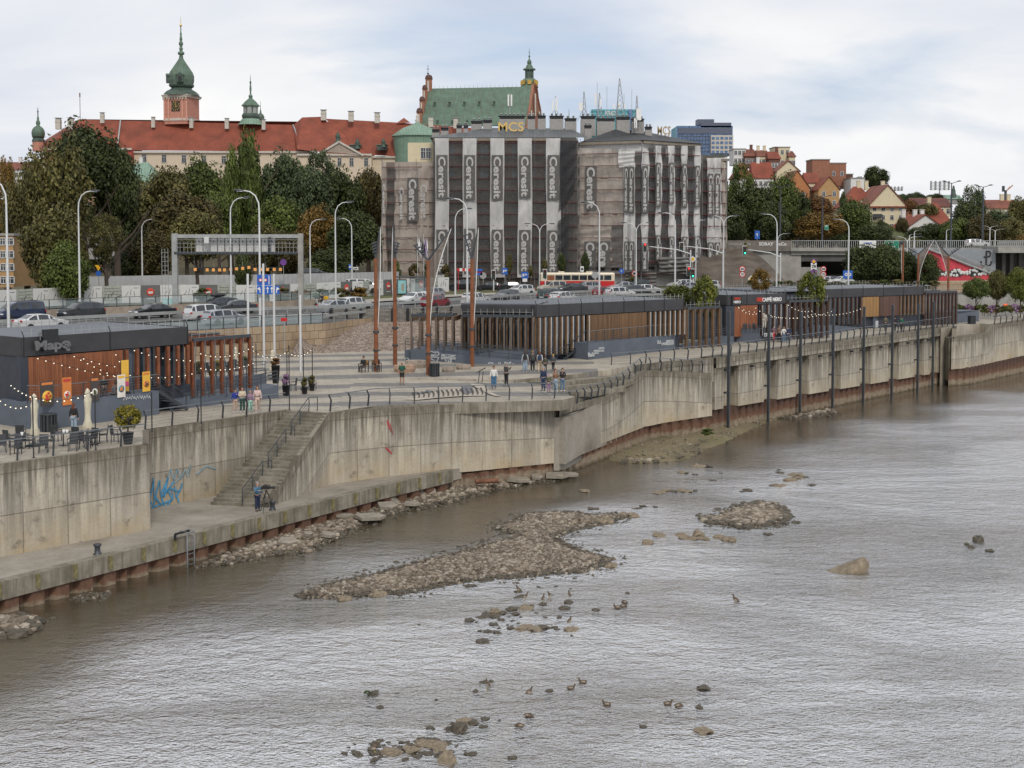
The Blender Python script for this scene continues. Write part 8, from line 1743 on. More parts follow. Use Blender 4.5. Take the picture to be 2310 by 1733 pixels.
for x,y,s in ((1075,685,.5),(1165,700,.3),(1180,640,.7),(1260,640,.45),(375,818,.5),(905,832,.5),(950,815,.5),(1000,818,.4),(1055,815,.5),(1110,822,.5),(1165,815,.3),(440,945,.45),(400,1080,.3),(790,925,.3),(750,942,.35),(880,930,.3),(1325,943,.3),(1880,1040,.35),(1685,1125,.4),(1540,815,.45),(1495,820,.2),(1285,743,.3),(1345,688,.2),(1760,780,.6),(1715,778,.3),(1840,740,.7),(1895,725,.5),(1880,705,.7),(1945,720,.4),(1995,775,.4),(1770,685,.4),(1760,665,.25)):rock(g_['up2'][1],*T7(x,y),s*.8,g_['up2'][0],0 if s>.45 else 1,.35)
rock('upright stone with a bird sized top near the right edge of the river',2190,1236,.22,None,1,.7);rock('flat stone low in the water near the right edge',2232,1243,.26,None,1,.35);rock('low dark rock left of the upright stone near the right edge',2181,1229,.15,None,1,.8)
for i,(x,y,s,rx_,ry_,rz)in enumerate(((860,800,1.5,.25,.1,.4),(890,765,1.1,.9,.2,.9),(920,765,1.2,.8,.3,.7),(1135,705,1.0,.9,.2,.8),(1165,700,1.0,.9,.3,.7),(1040,785,1.1,.05,.1,.3),(740,880,2.3,.05,.1,.6),(550,870,1.2,.0,.1,.3),(1800,610,1.6,.1,.1,.3),(1930,590,1.1,.3,.1,.6),(2070,578,2.0,.1,.05,.3),(2170,572,1.2,.1,.1,.4),(440,1010,.9,.2,.2,.5),(150,1060,1.1,.3,.1,.4),(300,1005,.6,.3,.1,.9),(1265,660,.8,.2,.1,.2))):
 p=G(*T6(x,y),ZW);t=thing('concrete_slab',('tilted grey slab at the widest part of the rubble','left of two slabs leaning steeply on each other','right of two slabs leaning steeply on each other','left of the second leaning pair of slabs','right of the second leaning pair of slabs','flat slab with a cut edge right of the leaning pair','longest flat slab reaching along the rubble','flat slab close to the piling left of the longest slab','flat slab lying right of the rusty pipe','tilted slab near the right end of the rubble','broad flat slab at the right end of the rubble','last slab at the right end of the rubble','pale block like slab at the end of the boulders','big pale slab among the left boulders','small pale slab among the left boulders','thick block beside the piling')[i],'slab',(p.x,p.y,ZW+.35),rz,'broken slabs on the rubble bank');r_=random.Random(i)
 mb=MB();mb.prism([(-s*.5,-s*.25),(s*.1,-s*.33),(s*.5,-s*.1),(s*.42,s*.3),(-s*.3,s*.28)],-.09,.09);o=mb.build('slab',m_slabc,t);o.rotation_euler=(rx_,ry_,r_.uniform(-.4,.4))
t=thing('rusty_pipe','short rusty pipe lying on the rubble by the piling','pipe',G(*T6(1575,585),ZW+.6),.2);mb=MB();mb.tube([(-.8,0,0),(.8,0,0)],.17,10);mb.build('pipe',M('brown_rust',(.16,.07,.04),.85,0,.4,3),t)
m_dk=M('brown_duck_feathers',(.095,.068,.048),.8,0,.5,9);m_dkl=M('pale_duck_feathers',(.26,.215,.165),.8,0,.4,9);m_bill=M('duck_bill',(.30,.22,.05),.5)
def duck_build(pose):
 mb=MB();t=thing('duck','','duck')
 if pose=='stand':mb.tube([(-.28,0,.16),(-.2,0,.2),(-.06,0,.26),(.06,0,.32),(.12,0,.40),(.12,0,.46),(.15,0,.50),(.21,0,.50)],[.015,.06,.105,.10,.055,.042,.055,.03],10);hd=(.24,0,.495)
 else:mb.tube([(-.30,0,.11),(-.2,0,.08),(-.05,0,.07),(.1,0,.08),(.17,0,.14),(.18,0,.22),(.2,0,.27),(.26,0,.27)]if pose=='swim' else [(-.30,0,.11),(-.18,0,.09),(0,0,.09),(.14,0,.08),(.2,0,.07),(.22,0,.05),(.24,0,.0),(.25,0,-.04)],[.015,.09,.13,.11,.055,.045,.055,.03],10);hd=(.29,0,.265)if pose=='swim' else (.25,0,-.08)
 mb.build('body',m_dk,t);mb=MB();mb.sphere(hd,.035,7,5,0,(1.6,.8,.5));mb.build('bill',m_bill,t)
 for s in (1,-1):mb=MB();z=.23 if pose=='stand' else.11;mb.sphere((-.06,s*.09,z),.12,8,5,0,(1.2,.3,.55));mb.build('wing',m_dkl,t)
 if pose=='stand':
  for s in (1,-1):mb=MB();mb.tube([(0,s*.04,.18),(.01,s*.04,0)],.012,5);mb.box((.04,s*.04,.005),(.1,.06,.012));mb.build('leg',m_bill,t)
 return t
for i,(x,y,ps,rz,zz_)in enumerate(((1030,228,'stand',2.6,.14),(1070,272,'stand',.3,.16),(1168,277,'stand',1.2,.12),(1205,245,'stand',3.5,.0),(1314,262,'stand',1.9,.16),(1315,408,'stand',.9,.16),(862,745,'stand',2.2,.0),(1093,768,'stand',.4,-.12),(1325,748,'swim',.2,0),(1385,715,'swim',3.0,0),(1518,838,'swim',2.9,0),(1862,835,'swim',.1,0),(1920,846,'feed',.2,0),(1577,300,'swim',3.0,0),(1615,293,'feed',.3,0),(1620,272,'feed',2.5,0),(1090,902,'feed',-.3,0),(1037,957,'feed',2.9,0),(232,1118,'stand',.5,.12))):
 lb=('duck standing on the topmost stone of the scattered cluster','duck facing right on the flat stone at the top of the cluster','duck seen from behind on a thin stone right of the cluster','duck resting in the water between two standing ducks','upright duck on the stone farthest right of the top row','duck on the stone at the lower right end of the cluster','tall looking duck with two small stones behind its head','small duck standing in shallow water left of a dark stone','duck swimming right towards the upper swimming duck','upper duck swimming left in the middle of the lower river','duck swimming left with its neck raised, alone in the lower river','left duck of the swimming pair at the lower right','right duck of the pair, feeding with its head under water','duck swimming left beside two feeding ducks','lower feeding duck beside the swimming one','upper feeding duck beside the swimming one','curled up duck above the lower cluster','lower and paler of the two curled ducks','duck standing among the stones of the lower cluster')[i];p=G(*T8(x,y),ZW);inst(('duck',ps),lambda:duck_build(ps),lb,'duck',(p.x,p.y,ZW+zz_),rz,'ducks in the shallow river',.66)
p=G(1659,1358,ZW);inst(('duck','stand'),lambda:duck_build('stand'),'brown duck preening alone in the open water at the right','duck',(p.x,p.y,ZW-.1),2.4,'ducks in the shallow river',.85)
for i,(px,py)in enumerate(((2,0),)):pass
for i,(px,py)in enumerate(((220,1251),(615,1151))):
 t=thing('bollard',('steel mooring bollard on the lower quay at the left','steel mooring bollard beside the camera tripod')[i],'bollard',G(px,py,ZQ),0,'bollards on the lower quay');mb=MB();mb.lathe([(.22,0),(.22,.04),(.15,.08),(.14,.38),(.2,.46),(.21,.52),(.12,.56),(.01,.57)],14);mb.build('post',m_steel,t)
t=thing('quay_ladder','steel ladder with a bent handle going down the quay edge','ladder',(0,0,ZQ));a=onwall(430,1225,QE[2],QE[3],.55);t.location=(a.x,a.y,ZQ);an=math.atan2(QE[3][1]-QE[2][1],QE[3][0]-QE[2][0]);t.rotation_euler.z=an
mb=MB()
for s in (-.25,.25):mb.tube([(s,0,-1.6),(s,0,.35),(s,.5,.35)],.035,6)
for k in range(7):mb.box((0,0,-1.4+k*.28),(.5,.04,.04))
mb.build('rungs',m_rail,t);mb=MB();mb.bar((-.8,.3,.0),(-.8,.3,.32),.1,.1);mb.bar((.2,.3,.32),(-.8,.3,.32),.1,.1);mb.build('handle',m_black,t)
# ---------------- people
def skin(name,P,E,m,parent,sub=1):
 names=list(P);me=bpy.data.meshes.new(name);me.from_pydata([P[n][:3]for n in names],[(names.index(a),names.index(b))for a,b in E],[]);o=bpy.data.objects.new(name,me);scene.collection.objects.link(o)
 o.modifiers.new('skin','SKIN');sk=me.skin_vertices[0].data
 for i,n in enumerate(names):r_=P[n][3:];sk[i].radius=(r_[0],r_[-1]);sk[i].use_root=i==0
 b=o.modifiers.new('sub','SUBSURF');b.levels=b.render_levels=sub;bpy.context.view_layer.update()
 me2=bpy.data.meshes.new_from_object(o.evaluated_get(bpy.context.evaluated_depsgraph_get()));bpy.data.objects.remove(o);me2.name=name;me2.materials.clear();me2.materials.append(m)
 for p in me2.polygons:p.use_smooth=True
 q=bpy.data.objects.new(name,me2);scene.collection.objects.link(q);q.parent=parent;return q
SK={'pale':M('skin',(.46,.27,.19),.55,var=.05),'tan':M('tanned_skin',(.36,.19,.12),.55,var=.05)}
def cl(n,c,v=.1):return M('cloth_'+n,c,.85,0,v,6,.2)
HAIR={'brown':cl('brown_hair',(.06,.03,.018)),'dark':cl('dark_hair',(.015,.012,.011)),'grey':cl('grey_hair',(.25,.24,.23)),'blond':cl('fair_hair',(.24,.15,.07)),'ginger':cl('auburn_hair',(.12,.04,.02)),'bald':None}
def person(label,p,h,rz,top,low,hair='brown',pose='stand',long=False,wide=1.0,coat=0,bare=False,shoes=None,short=False,sk='pale',hood=None):
 t=thing('person',label,'person',p,rz,'people on the riverside');J={}
 def put(n,x,y,z,*r):J[n]=(x,y,z,*r)
 put('pel',0,0,.53,.075,.055);put('ch',0,0,.70,.085,.058);put('nk',0,.005,.825,.03);put('h0',0,-.012,.868,.042,.046);put('h1',0,-.01,.925,.047,.056);put('h2',0,0,.972,.032,.038)
 arms={'stand':((.14,.01,.625,.15,-.02,.48),)*2,'walk':((.13,.05,.63,.14,.03,.49),(.13,-.03,.63,.14,-.11,.51)),'phone':((.12,-.05,.64,.05,-.16,.76),(.13,-.02,.64,.07,-.15,.72)),'hand':((.14,.01,.625,.15,-.02,.48),(.13,-.04,.64,.05,-.12,.74)),'fold':((.14,-.02,.64,.02,-.10,.66),)*2,'camera':((.14,-.06,.68,.12,-.2,.72),(.13,-.03,.63,.10,-.19,.62)),'sit':((.13,-.03,.62,.06,-.15,.60),)*2,'reach':((.15,-.04,.70,.14,-.17,.80),(.13,-.04,.66,.10,-.18,.74)),'ride':((.15,-.06,.66,.17,-.22,.62),)*2}[pose if pose in ('walk','phone','hand','fold','camera','sit','reach','ride')else 'stand']
 legs={'walk':((.05,-.10,.30,.05,-.13,.045),(.05,.0,.29,.05,.13,.07)),'sit':((.06,-.23,.52,.06,-.22,.30),)*2,'ride':((.09,-.22,.50,.11,-.20,.28),)*2}.get(pose,((.055,-.01,.285,.065,.0,.045),(.055,-.01,.285,.065,.0,.045)))
 B=[('pel','ch'),('ch','nk'),('nk','h0'),('h0','h1'),('h1','h2')]
 for k,s in ((0,-1),(1,1)):
  a,l=arms[k],legs[k];K=str(k);put('sh'+K,s*.098,0,.785,.036);put('el'+K,s*a[0],a[1],a[2],.026);put('wr'+K,s*a[3],a[4],a[5],.017);d=(Vector((s*a[3],a[4],a[5]))-Vector((s*a[0],a[1],a[2]))).normalized();hv=Vector((s*a[3],a[4],a[5]))+d*.035;put('ha'+K,*hv,.017,.012)
  put('hp'+K,s*.05,0,.50,.055);put('kn'+K,s*l[0],l[1],l[2],.036);put('an'+K,s*l[3],l[4],l[5],.023);put('to'+K,s*(l[3]+.008),l[4]-.075,l[5]-.025,.020,.014)
  B+=[('ch','sh'+K),('sh'+K,'el'+K),('el'+K,'wr'+K),('wr'+K,'ha'+K),('pel','hp'+K),('hp'+K,'kn'+K),('kn'+K,'an'+K),('an'+K,'to'+K)]
  u=d.orthogonal().normalized();v=d.cross(u)
  for f in range(5):off=u*(f-1.5)*.011 if f<4 else u*-.028;ln=(.035,.042,.040,.030,.018)[f];q=hv+off+d*(ln if f<4 else.008)+v*.010;put('f%s%d'%(K,f),*q,.0052);B.append(('ha'+K,'f%s%d'%(K,f)))
 S=lambda n,k=1.0:(J[n][0]*h,J[n][1]*h,J[n][2]*h,J[n][3]*h*k,J[n][-1]*h*k)
 skin('body',{n:S(n)for n in J},B,SK[sk],t)
 sl=('el','sh')if short else ('wr','el','sh');P={n:S(n,1.18)for n in ('ch','pel')}
 if coat:P['hem']=(0,0,(.53-coat)*h,.085*h,.07*h)
 P['col']=(0,.003,.80*h,.05*h,.045*h);E=[('ch','pel'),('ch','col')]+([('pel','hem')]if coat else [])
 for K in '01':
  for n in sl:P[n+K]=S(n+K,1.35)
  E+=[('ch','sh'+K),('sh'+K,'el'+K)]+([]if short else [('el'+K,'wr'+K)])
 skin('jacket',P,E,top,t);P={'pel':S('pel',1.14)};E=[]
 for K in '01':
  P['hp'+K]=S('hp'+K,1.16*wide**.5);P['kn'+K]=S('kn'+K,1.3*wide);E+=[('pel','hp'+K),('hp'+K,'kn'+K)]
  if not bare:P['an'+K]=S('an'+K,1.55*wide);E.append(('kn'+K,'an'+K))
 skin('trousers',P,E,low,t)
 for K in '01':a,b=Vector(S('an'+K)[:3]),Vector(S('to'+K)[:3]);mb=MB();c=a.lerp(b,.45);mb.sphere((c.x,c.y,c.z-.01*h),.042*h,8,6,0,(.75,1.5,.62));mb.build('shoe',shoes or cl('black_shoe',(.02,.02,.022)),t)
 hc=Vector((0,-.008,.925))*h;hm=hood or HAIR[hair]
 if hm:
  mb=MB();mb.sphere((hc.x,hc.y+.018*h,hc.z+.012*h),.062*h,12,8,0,(.93,1.0,1.08));mb.v=[(x,max(y,hc.y-.03*h)if z<hc.z+.035*h else y,z)for x,y,z in mb.v]
  if long:mb.tube([(0,.03*h,.93*h),(0,.06*h,.86*h),(0,.065*h,.77*h)],[.05*h,.05*h,.028*h],8)
  mb.build('hair' if not hood else 'hood',hm,t)
 mb=MB();mb.sphere((0,hc.y-.062*h,hc.z-.012*h),.010*h,6,4,0,(.8,1.2,1.3));[mb.sphere((s*.057*h,hc.y+.008*h,hc.z-.008*h),.012*h,6,4,0,(.4,.8,1.3))for s in (1,-1)];mb.build('nose_and_ears',SK[sk],t)
 for s in (1,-1):mb=MB();mb.sphere((s*.019*h,hc.y-.052*h,hc.z+.002*h),.006*h,6,4);mb.build('eye',m_black,t)
 mb=MB();mb.box((0,hc.y-.054*h,hc.z-.034*h),(.026*h,.006*h,.006*h));mb.build('mouth',cl('lips',(.30,.09,.08)),t);return t
C_=lambda n,*c:cl(n,c)
w_,bk_,jn,nv_,be=C_('white',.62,.61,.58),C_('black',.02,.02,.022),C_('jeans',.10,.16,.24),C_('navy',.02,.035,.085),C_('beige',.48,.38,.27)
ljn,gr_,cg_,wsh=C_('light_jeans',.26,.34,.42),C_('bottle_green',.015,.085,.055),C_('charcoal',.05,.052,.055),C_('white_shoe',.6,.6,.6)
per=lambda px,py,z=None:PR(px,py)if z is None else G(px,py,z)
person('woman seen from behind with long dark hair, black jacket and light jeans by the parasols',per(167,974),1.68,3.0,bk_,ljn,'ginger',long=True,wide=1.2)
person('child in a blue top and beige trousers, leftmost of four walkers by the railing',per(531,929),1.50,.5,C_('royal_blue',.02,.04,.26),C_('sand',.50,.36,.27),'dark','hand',shoes=wsh)
person('woman in a long cream coat with folded arms, second of four walkers by the railing',per(547,930),1.66,.3,C_('cream',.55,.47,.36),C_('dark_green',.01,.06,.045),'brown','fold',coat=.14,shoes=wsh)
person('child in mint trousers and a pink scarf with a dark coat, third of the four',per(565,930),1.42,.3,C_('mauve_print',.28,.16,.25),C_('mint',.28,.50,.42),'blond','walk',shoes=wsh)
person('tall woman in a white and red top, rightmost of four walkers by the railing',per(581,930),1.74,.2,C_('white_red_knit',.60,.44,.40),C_('pale_beige',.56,.42,.34),'brown','walk',long=True,shoes=wsh)
person('bald man in a green t-shirt and dark shorts alone on the square',per(907,868),1.78,.15,gr_,C_('dark_shorts',.025,.03,.025),'bald',bare=True,short=True,sk='tan')
person('woman in a white jacket and wide blue jeans by the railing of the terrace',per(1114,876),1.70,.1,w_,C_('blue_jeans',.06,.14,.24),'brown',wide=1.55,coat=.02)
person('grey haired man in a dark jacket taking a picture with raised hands',per(1142,870),1.76,2.4,cg_,bk_,'grey','reach')
person('person in a pale top and wide light jeans at the left of the backpack group',per(1184.5,839),1.70,3.3,C_('pale_top',.45,.47,.47),ljn,'brown',long=True,wide=1.5,shoes=wsh)
person('person in a dark brown top and black trousers in the backpack group',per(1201.5,839),1.74,3.2,C_('dark_brown',.05,.03,.025),bk_,'blond',shoes=wsh)
person('person in a white top and wide beige trousers with a navy backpack',per(1217.5,839),1.66,3.0,w_,be,'ginger','walk',wide=1.4,long=True,shoes=wsh)
person('boy in an olive jacket half hidden behind the man in the blue jacket',per(1230,840),1.35,2.9,C_('olive',.06,.065,.04),cg_,'brown');person('child in a dark jacket with a yellow hood walking away',per(1248,836.5),1.36,3.2,C_('slate',.06,.07,.075),bk_,'blond','walk',hood=C_('mustard',.42,.27,.06))
person('man in a navy jacket and jeans standing beside the girl in the purple hat',per(1226,882),1.80,-.7,nv_,C_('dark_jeans',.035,.06,.12),'grey',shoes=None);person('girl in a purple hat, olive jacket and lilac trousers at the railing',per(1237.5,886),1.36,.3,C_('olive2',.06,.075,.045),C_('lilac',.24,.14,.25),'blond','fold',hood=C_('purple_hat',.25,.15,.32))
person('woman in a brown and cream top and flared jeans holding a phone',per(1253,883),1.66,.2,C_('brown_cream',.22,.13,.08),ljn,'ginger','phone',long=True,wide=1.3,shoes=wsh);person('person in a black jacket and jeans photographing with a phone at the railing',per(1269,883),1.72,.1,bk_,jn,'brown','phone',shoes=wsh)
person('person in bright red trousers and a dark open jacket by the coffee bar',per(1745,771),1.66,.2,C_('dark_pink_print',.16,.09,.12),C_('red_trousers',.42,.03,.03),'dark','walk');person('person in a brown jacket and black trousers, second of the four by the coffee bar',per(1757.5,771),1.72,.0,C_('brown_jacket',.17,.11,.08),bk_,'brown');person('woman in a white jumper and wide jeans, third of the four by the coffee bar',per(1768,773.5),1.68,.1,w_,jn,'brown','hand',wide=1.3,shoes=wsh);person('person in navy clothes at the right of the four by the coffee bar',per(1777.5,773.5),1.72,2.9,nv_,C_('blue_grey',.06,.08,.12),'brown')
person('person in an olive jacket and grey trousers walking away along the panelled wall',per(1997.5,747),1.74,3.1,C_('khaki',.11,.095,.06),cg_,'brown','walk');person('person in a black printed jacket, middle of the three walking away',per(2019,747),1.72,3.1,bk_,C_('dark_olive',.04,.042,.03),'dark','walk');person('person in a green jacket and black trousers, right of the three walking away',per(2033.5,749),1.78,3.1,gr_,bk_,'brown','walk')
person('woman in a black top and light trousers walking by the hoarding',G(793,679,9.74),1.68,3.2,bk_,C_('pale_grey',.42,.42,.43),'dark','walk',long=True);person('man in black with shorts walking beside her by the hoarding',G(802.5,677,9.74),1.78,3.2,bk_,bk_,'dark',bare=True,shoes=wsh)
person('person standing on the coffee bar terrace in pale clothes',G(1724.5,741,8.5),1.72,2.6,C_('cream2',.45,.43,.38),C_('cream3',.5,.48,.42),'brown','hand')
cm=person('grey haired cameraman in a blue shirt and dark jeans on the lower quay',G(581,1153,ZQ),1.74,.95,C_('denim_blue',.06,.14,.22),C_('deep_navy',.015,.025,.06),'grey','camera',sk='pale')
cp_=G(601,1155,ZQ);t=thing('tripod','black tripod standing on the lower quay under the camera','tripod',cp_)
for a in (.3,2.4,4.5):mb=MB();mb.tube([(.05*math.cos(a),.05*math.sin(a),1.18),(.3*math.cos(a),.3*math.sin(a),.6),(.52*math.cos(a),.52*math.sin(a),.02)],[.03,.024,.016],6);mb.build('leg',m_black,t)
mb=MB();mb.lathe([(.07,1.15),(.07,1.26),(.04,1.3)],8);mb.build('head',m_black,t)
t=thing('video_camera','black shoulder video camera mounted on the tripod','camera',cp_+Vector((0,0,1.3)),-.25);mb=MB();mb.box((0,0,.14),(.42,.16,.2));mb.box((-.25,0,.08),(.12,.13,.15));mb.box((.1,0,.3),(.3,.03,.03));mb.box((-.02,0,.27),(.03,.03,.08));mb.box((.2,0,.27),(.03,.03,.08));mb.build('body',m_black,t,bevel=.012);mb=MB();mb.tube([(.2,0,.14),(.42,0,.14),(.52,0,.14)],[.065,.07,.085],10);mb.build('lens',m_black,t);mb=MB();mb.tube([(-.05,.12,.24),(-.2,.14,.24)],.035,8);mb.build('viewfinder',m_black,t)
def seated(label,p,rz,top,low,hair='dark',hood=None,seat=True):
 o=person(label,Vector(p)-Vector((0,0,.42)),1.72,rz,top,low,hair,'sit',hood=hood)
 return o
def bench_build():
 t=thing('bench_chair','','chair');mb=MB();mb.box((0,0,.45),(.6,.5,.05));mb.box((0,.26,.72),(.6,.04,.4),rx=-.12);mb.build('slats',m_woodY,t)
 for s in (-.32,.32):mb=MB();mb.bar((s,-.22,0),(s,-.22,.66),.05,.05);mb.bar((s,.22,0),(s,.3,.92),.05,.05);mb.bar((s,-.25,.66),(s,.26,.66),.05,.05);mb.build('side_frame',m_steel,t)
 return t
for i,(px,py,rz)in enumerate(((820,839,-.5),(850,838,.4))):
 p=per(px,py);inst('bench',bench_build,('left metal and wood armchair behind the leftmost rusty mast','right metal and wood armchair behind the leftmost rusty mast')[i],'chair',p,rz,'armchairs on the square');seated(('hooded person in black and grey sitting bent forward in the left armchair','hooded person in black sitting in the right armchair looking at something in the hands')[i],p,rz,bk_,cg_,hood=bk_)
for i,(px,py,rz)in enumerate(((2224,714,.2),(2240,714,-.3))):inst('bench',bench_build,('left of the two wooden seats near the right end railing','right of the two wooden seats near the right end railing')[i],'chair',per(px,py),rz,'wooden seats at the right end')
q=G(2221,707,7.1);seated('person in dark clothes and light trousers sitting on a block by the flower bed',q+Vector((0,0,0)),.6,bk_,C_('grey_trousers',.2,.2,.22))
for i,(px,py,c)in enumerate(((234,892,0),(268,890,1))):q=G(px,py,8.1);seated(('person in dark clothes sitting with their back to the timber wall','person with grey trousers sitting at the left of the yellow banner')[i],q,(.4,-.6)[i],(bk_,cg_)[c],(cg_,C_('grey2',.15,.16,.18))[c],'brown')
q=G(724,693,ZR);hq=heading(q.x,q.y)+math.pi;o=person('rider in dark clothes and a black helmet on the white scooter',(q.x-.2*math.cos(hq),q.y-.2*math.sin(hq),ZR-.1),1.75,hq+R(90),C_('dark_jacket',.03,.035,.05),bk_,'dark','ride',hood=m_black)
def backpack(label,px,py,h,c):
 p=per(px,py)+Vector((0,-.24,h));t=thing('backpack',label,'backpack',p);mb=MB();mb.sphere((0,0,.2),.24,10,7,0,(.72,.45,1));mb.build('bag',c,t);mb=MB();mb.sphere((0,-.09,.1),.12,8,6,0,(1,.5,1));mb.build('pocket',c,t)
backpack('black backpack on the person in pale clothes',1184.5,839,1.02,bk_);backpack('navy backpack on the person in beige trousers',1217.5,839,.98,nv_);backpack('small grey bag on the back of the person in brown',1202,839,.95,cg_)
# ---------------- cafe furniture and square furniture
m_rat=M('dark_rattan',(.035,.038,.042),.6,0,.3,14,.3)
def chair_build():
 t=thing('cafe_chair','','chair');mb=MB();mb.box((0,0,.44),(.46,.46,.05));mb.build('seat',m_rat,t,bevel=.01);mb=MB();mb.box((0,.25,.70),(.46,.035,.5),rx=-.14);mb.build('backrest',m_rat,t,bevel=.01)
 for s in (-1,1):
  for y in (-.2,.2):mb=MB();mb.bar((s*.21,y,0),(s*.2,y*.95,.43),.035,.035);mb.build('leg',m_black,t)
  mb=MB();mb.bar((s*.23,-.2,.42),(s*.24,-.18,.66),.03,.03);mb.bar((s*.24,-.2,.66),(s*.23,.25,.68),.045,.03);mb.build('armrest',m_rat,t)
 return t
lbC=['chair at the very left edge of the cafe terrace','chair behind the leftmost table','chair half hidden by the left parasol','chair facing the left table from the right','chair with its back to the railing left of the left parasol','chair right of the left parasol, nearest the wall','chair behind the middle table','chair at the left of the middle table','chair in front of the right parasol','chair directly below the right parasol','chair right of the right parasol','chair next to the dark pole of the string lights','chair beside the large potted shrub, second from the right','rightmost cafe chair beside the large potted shrub']
for i,(px,py,rz)in enumerate(((4,1022,.4),(22,1008,2.6),(47,996,3.3),(62,1012,1.5),(36,1026,-.2),(98,1022,.2),(127,996,3.0),(112,1012,-1.3),(165,1018,.1),(176,1000,2.9),(192,1012,1.3),(207,1006,-.4),(233,998,-1.2),(262,998,1.5))):inst('cchair',chair_build,lbC[i],'chair',per(px,py),rz,'dark rattan chairs of the cafe terrace')
for i,(px,py,rz)in enumerate(((661,882,-1.2),(705,880,1.3))):inst('cchair',chair_build,('left rattan chair at the small table by the ramp end','right rattan chair at the small table by the ramp end')[i],'chair',per(px,py),rz,'rattan chairs by the ramp')
rq=random.Random(4)
for k in range(10):q=G(446+k*13,848-k*1.6,7.3);inst('cchair',chair_build,'dark cafe chair standing behind the timber pergola frames','chair',q,rq.random()*6.28,'chairs behind the cafe pergola')
for k in range(5):q=G(1678+k*9,752,8.5);inst('cchair',chair_build,'dark chair on the coffee bar terrace before the orange timber wall','chair',q,rq.random()*6.28,'chairs of the coffee bar terrace')
def table_build():
 t=thing('cafe_table','','table');mb=MB();mb.box((0,0,.73),(.8,.8,.035));mb.build('table_top',m_steel,t,bevel=.01);mb=MB();mb.tube([(0,0,.03),(0,0,.72)],.035,8);mb.box((0,0,.02),(.5,.07,.04));mb.box((0,0,.02),(.07,.5,.04));mb.build('pedestal',m_black,t);return t
TB=[]
for i,(px,py)in enumerate(((45,1012),(143,1006),(214,1002),(684,880),(500,846))):q=per(px,py)if i!=4 else G(px,py,7.3);TB.append(inst('ctable',table_build,('left cafe table with a white flower pot on it','middle cafe table with two white pots on it','cafe table between the dark pole and the rightmost chairs','small cafe table by the ramp end','cafe table behind the pergola frames')[i],'table',q,.3*i,'dark cafe tables'))
for i,(k,dx)in enumerate(((0,.2),(1,.1),(1,.28),(2,.1))):
 q=TB[k].location;t=thing('flower_pot',('white flower pot on the left cafe table','left of two white pots on the middle table','right of two white pots on the middle table','white pot on the cafe table beside the pole')[i],'pot',(q.x+dx,q.y-.2,q.z+.748));mb=MB();mb.lathe([(.06,0),(.085,.16),(.07,.16),(.01,.14)],10);mb.build('pot',m_white,t)
m_par=M('cream_parasol_cloth',(.60,.55,.42),.85,0,.12,5,.4)
def parasol(label,px,py,pt,z=None):
 p=per(px,py,z);h=D(px,pt,p.y).z-p.z;t=thing('closed_parasol',label,'parasol',p,0,'closed cream parasols');n=14;mb=MB();mb.lathe([(.02,0),(.21*1.0,.02)],n,(0,0,h*.22))
 pr=[(.24,.20),(.27,.24),(.17,.36),(.15,.52),(.17,.66),(.20,.78),(.13,.87),(.16,.90),(.09,.97),(.02,1.0)];mb=MB();mb.lathe([(r_,z_*h)for r_,z_ in pr],n);mb.v=[(x*(1+.16*math.cos(5*math.atan2(y,x)+z*2)),y*(1+.16*math.cos(5*math.atan2(y,x)+z*2)),z)for x,y,z in mb.v];mb.build('cloth',m_par,t)
 mb=MB();mb.tube([(0,0,0),(0,0,h*.9)],.03,7);mb.box((0,0,.05),(.7,.7,.1));mb.build('pole',m_steel,t)
parasol('closed cream parasol left of the woman in the black jacket',79,1006,888);parasol('closed cream parasol right of the woman in the black jacket',199,988,876);parasol('closed parasol behind the first pergola frames',436,842,782,7.3);parasol('closed parasol behind the right pergola frames',531,836,783,7.3);parasol('closed cream parasol by the ramp end',615,848,789,7.0)
m_bld=M('granite_boulder',(.30,.25,.20),.85,0,.35,3,.4);m_bldp=M('pink_granite_boulder',(.36,.24,.17),.85,0,.35,3,.4)
for i,(x0,x1,py,pt)in enumerate(((885,937,841,824),(912,962,831,813),(995,1027,841,828),(1027,1062,835,823))):
 a,b=per(x0,py),per(x1,py);w2=(b.x-a.x)/2;h=D(x0,pt,a.y).z-a.z;t=thing('granite_boulder',('pinkish sawn boulder in front of the second rusty mast','grey sawn boulder behind the pinkish one','low round sawn boulder right of the litter bin','sawn boulder against the ramp wall by the fourth mast')[i],'boulder',((a.x+b.x)/2,a.y+.5,a.z),0,'sawn granite boulders on the square')
 mb=MB();mb.lathe([(w2*.82,0),(w2*1.0,h*.45),(w2*.96,h*.9),(w2*.88,h*.95),(.01,h*.96)],11,sy=.6,smooth=False);mb.v=[(x*(1+.1*noise.noise(Vector((x,y,i)))),y*(1+.15*noise.noise(Vector((y,x,i+3)))),z)for x,y,z in mb.v];mb.build('stone',m_bldp if i==0 else m_bld,t)
def litter(label,px,py,h=.95,w2=.42,z=None):
 t=thing('litter_bin',label,'bin',per(px,py,z),0,'dark slatted litter bins');mb=MB();mb.lathe([(w2*.62,.03),(w2*.62,h-.06)],8,off=R(45/2));mb.build('drum',m_black,t);mb=MB()
 for k in range(14):a=k*6.283/14;mb.box((w2*.66*math.cos(a),w2*.66*math.sin(a),h/2),(.03,.08,h-.02),a)
 mb.build('slats',m_steel,t);mb=MB();mb.lathe([(w2*.4,h-.02),(w2*.72,h-.02),(w2*.72,h+.03),(w2*.4,h+.03)],12);mb.build('rim',m_steel,t)
litter('slatted bin on the square at the foot of the widest sail mast',980,849,1.0,.6);litter('slatted bin against the cafe plinth',110,973,1.0,.7);litter('litter bin at the right end of the promenade',2192,731,1.0,.7);litter('dark litter bin by the grey ramp right of the coffee bar',1873,752,1.0,.7)
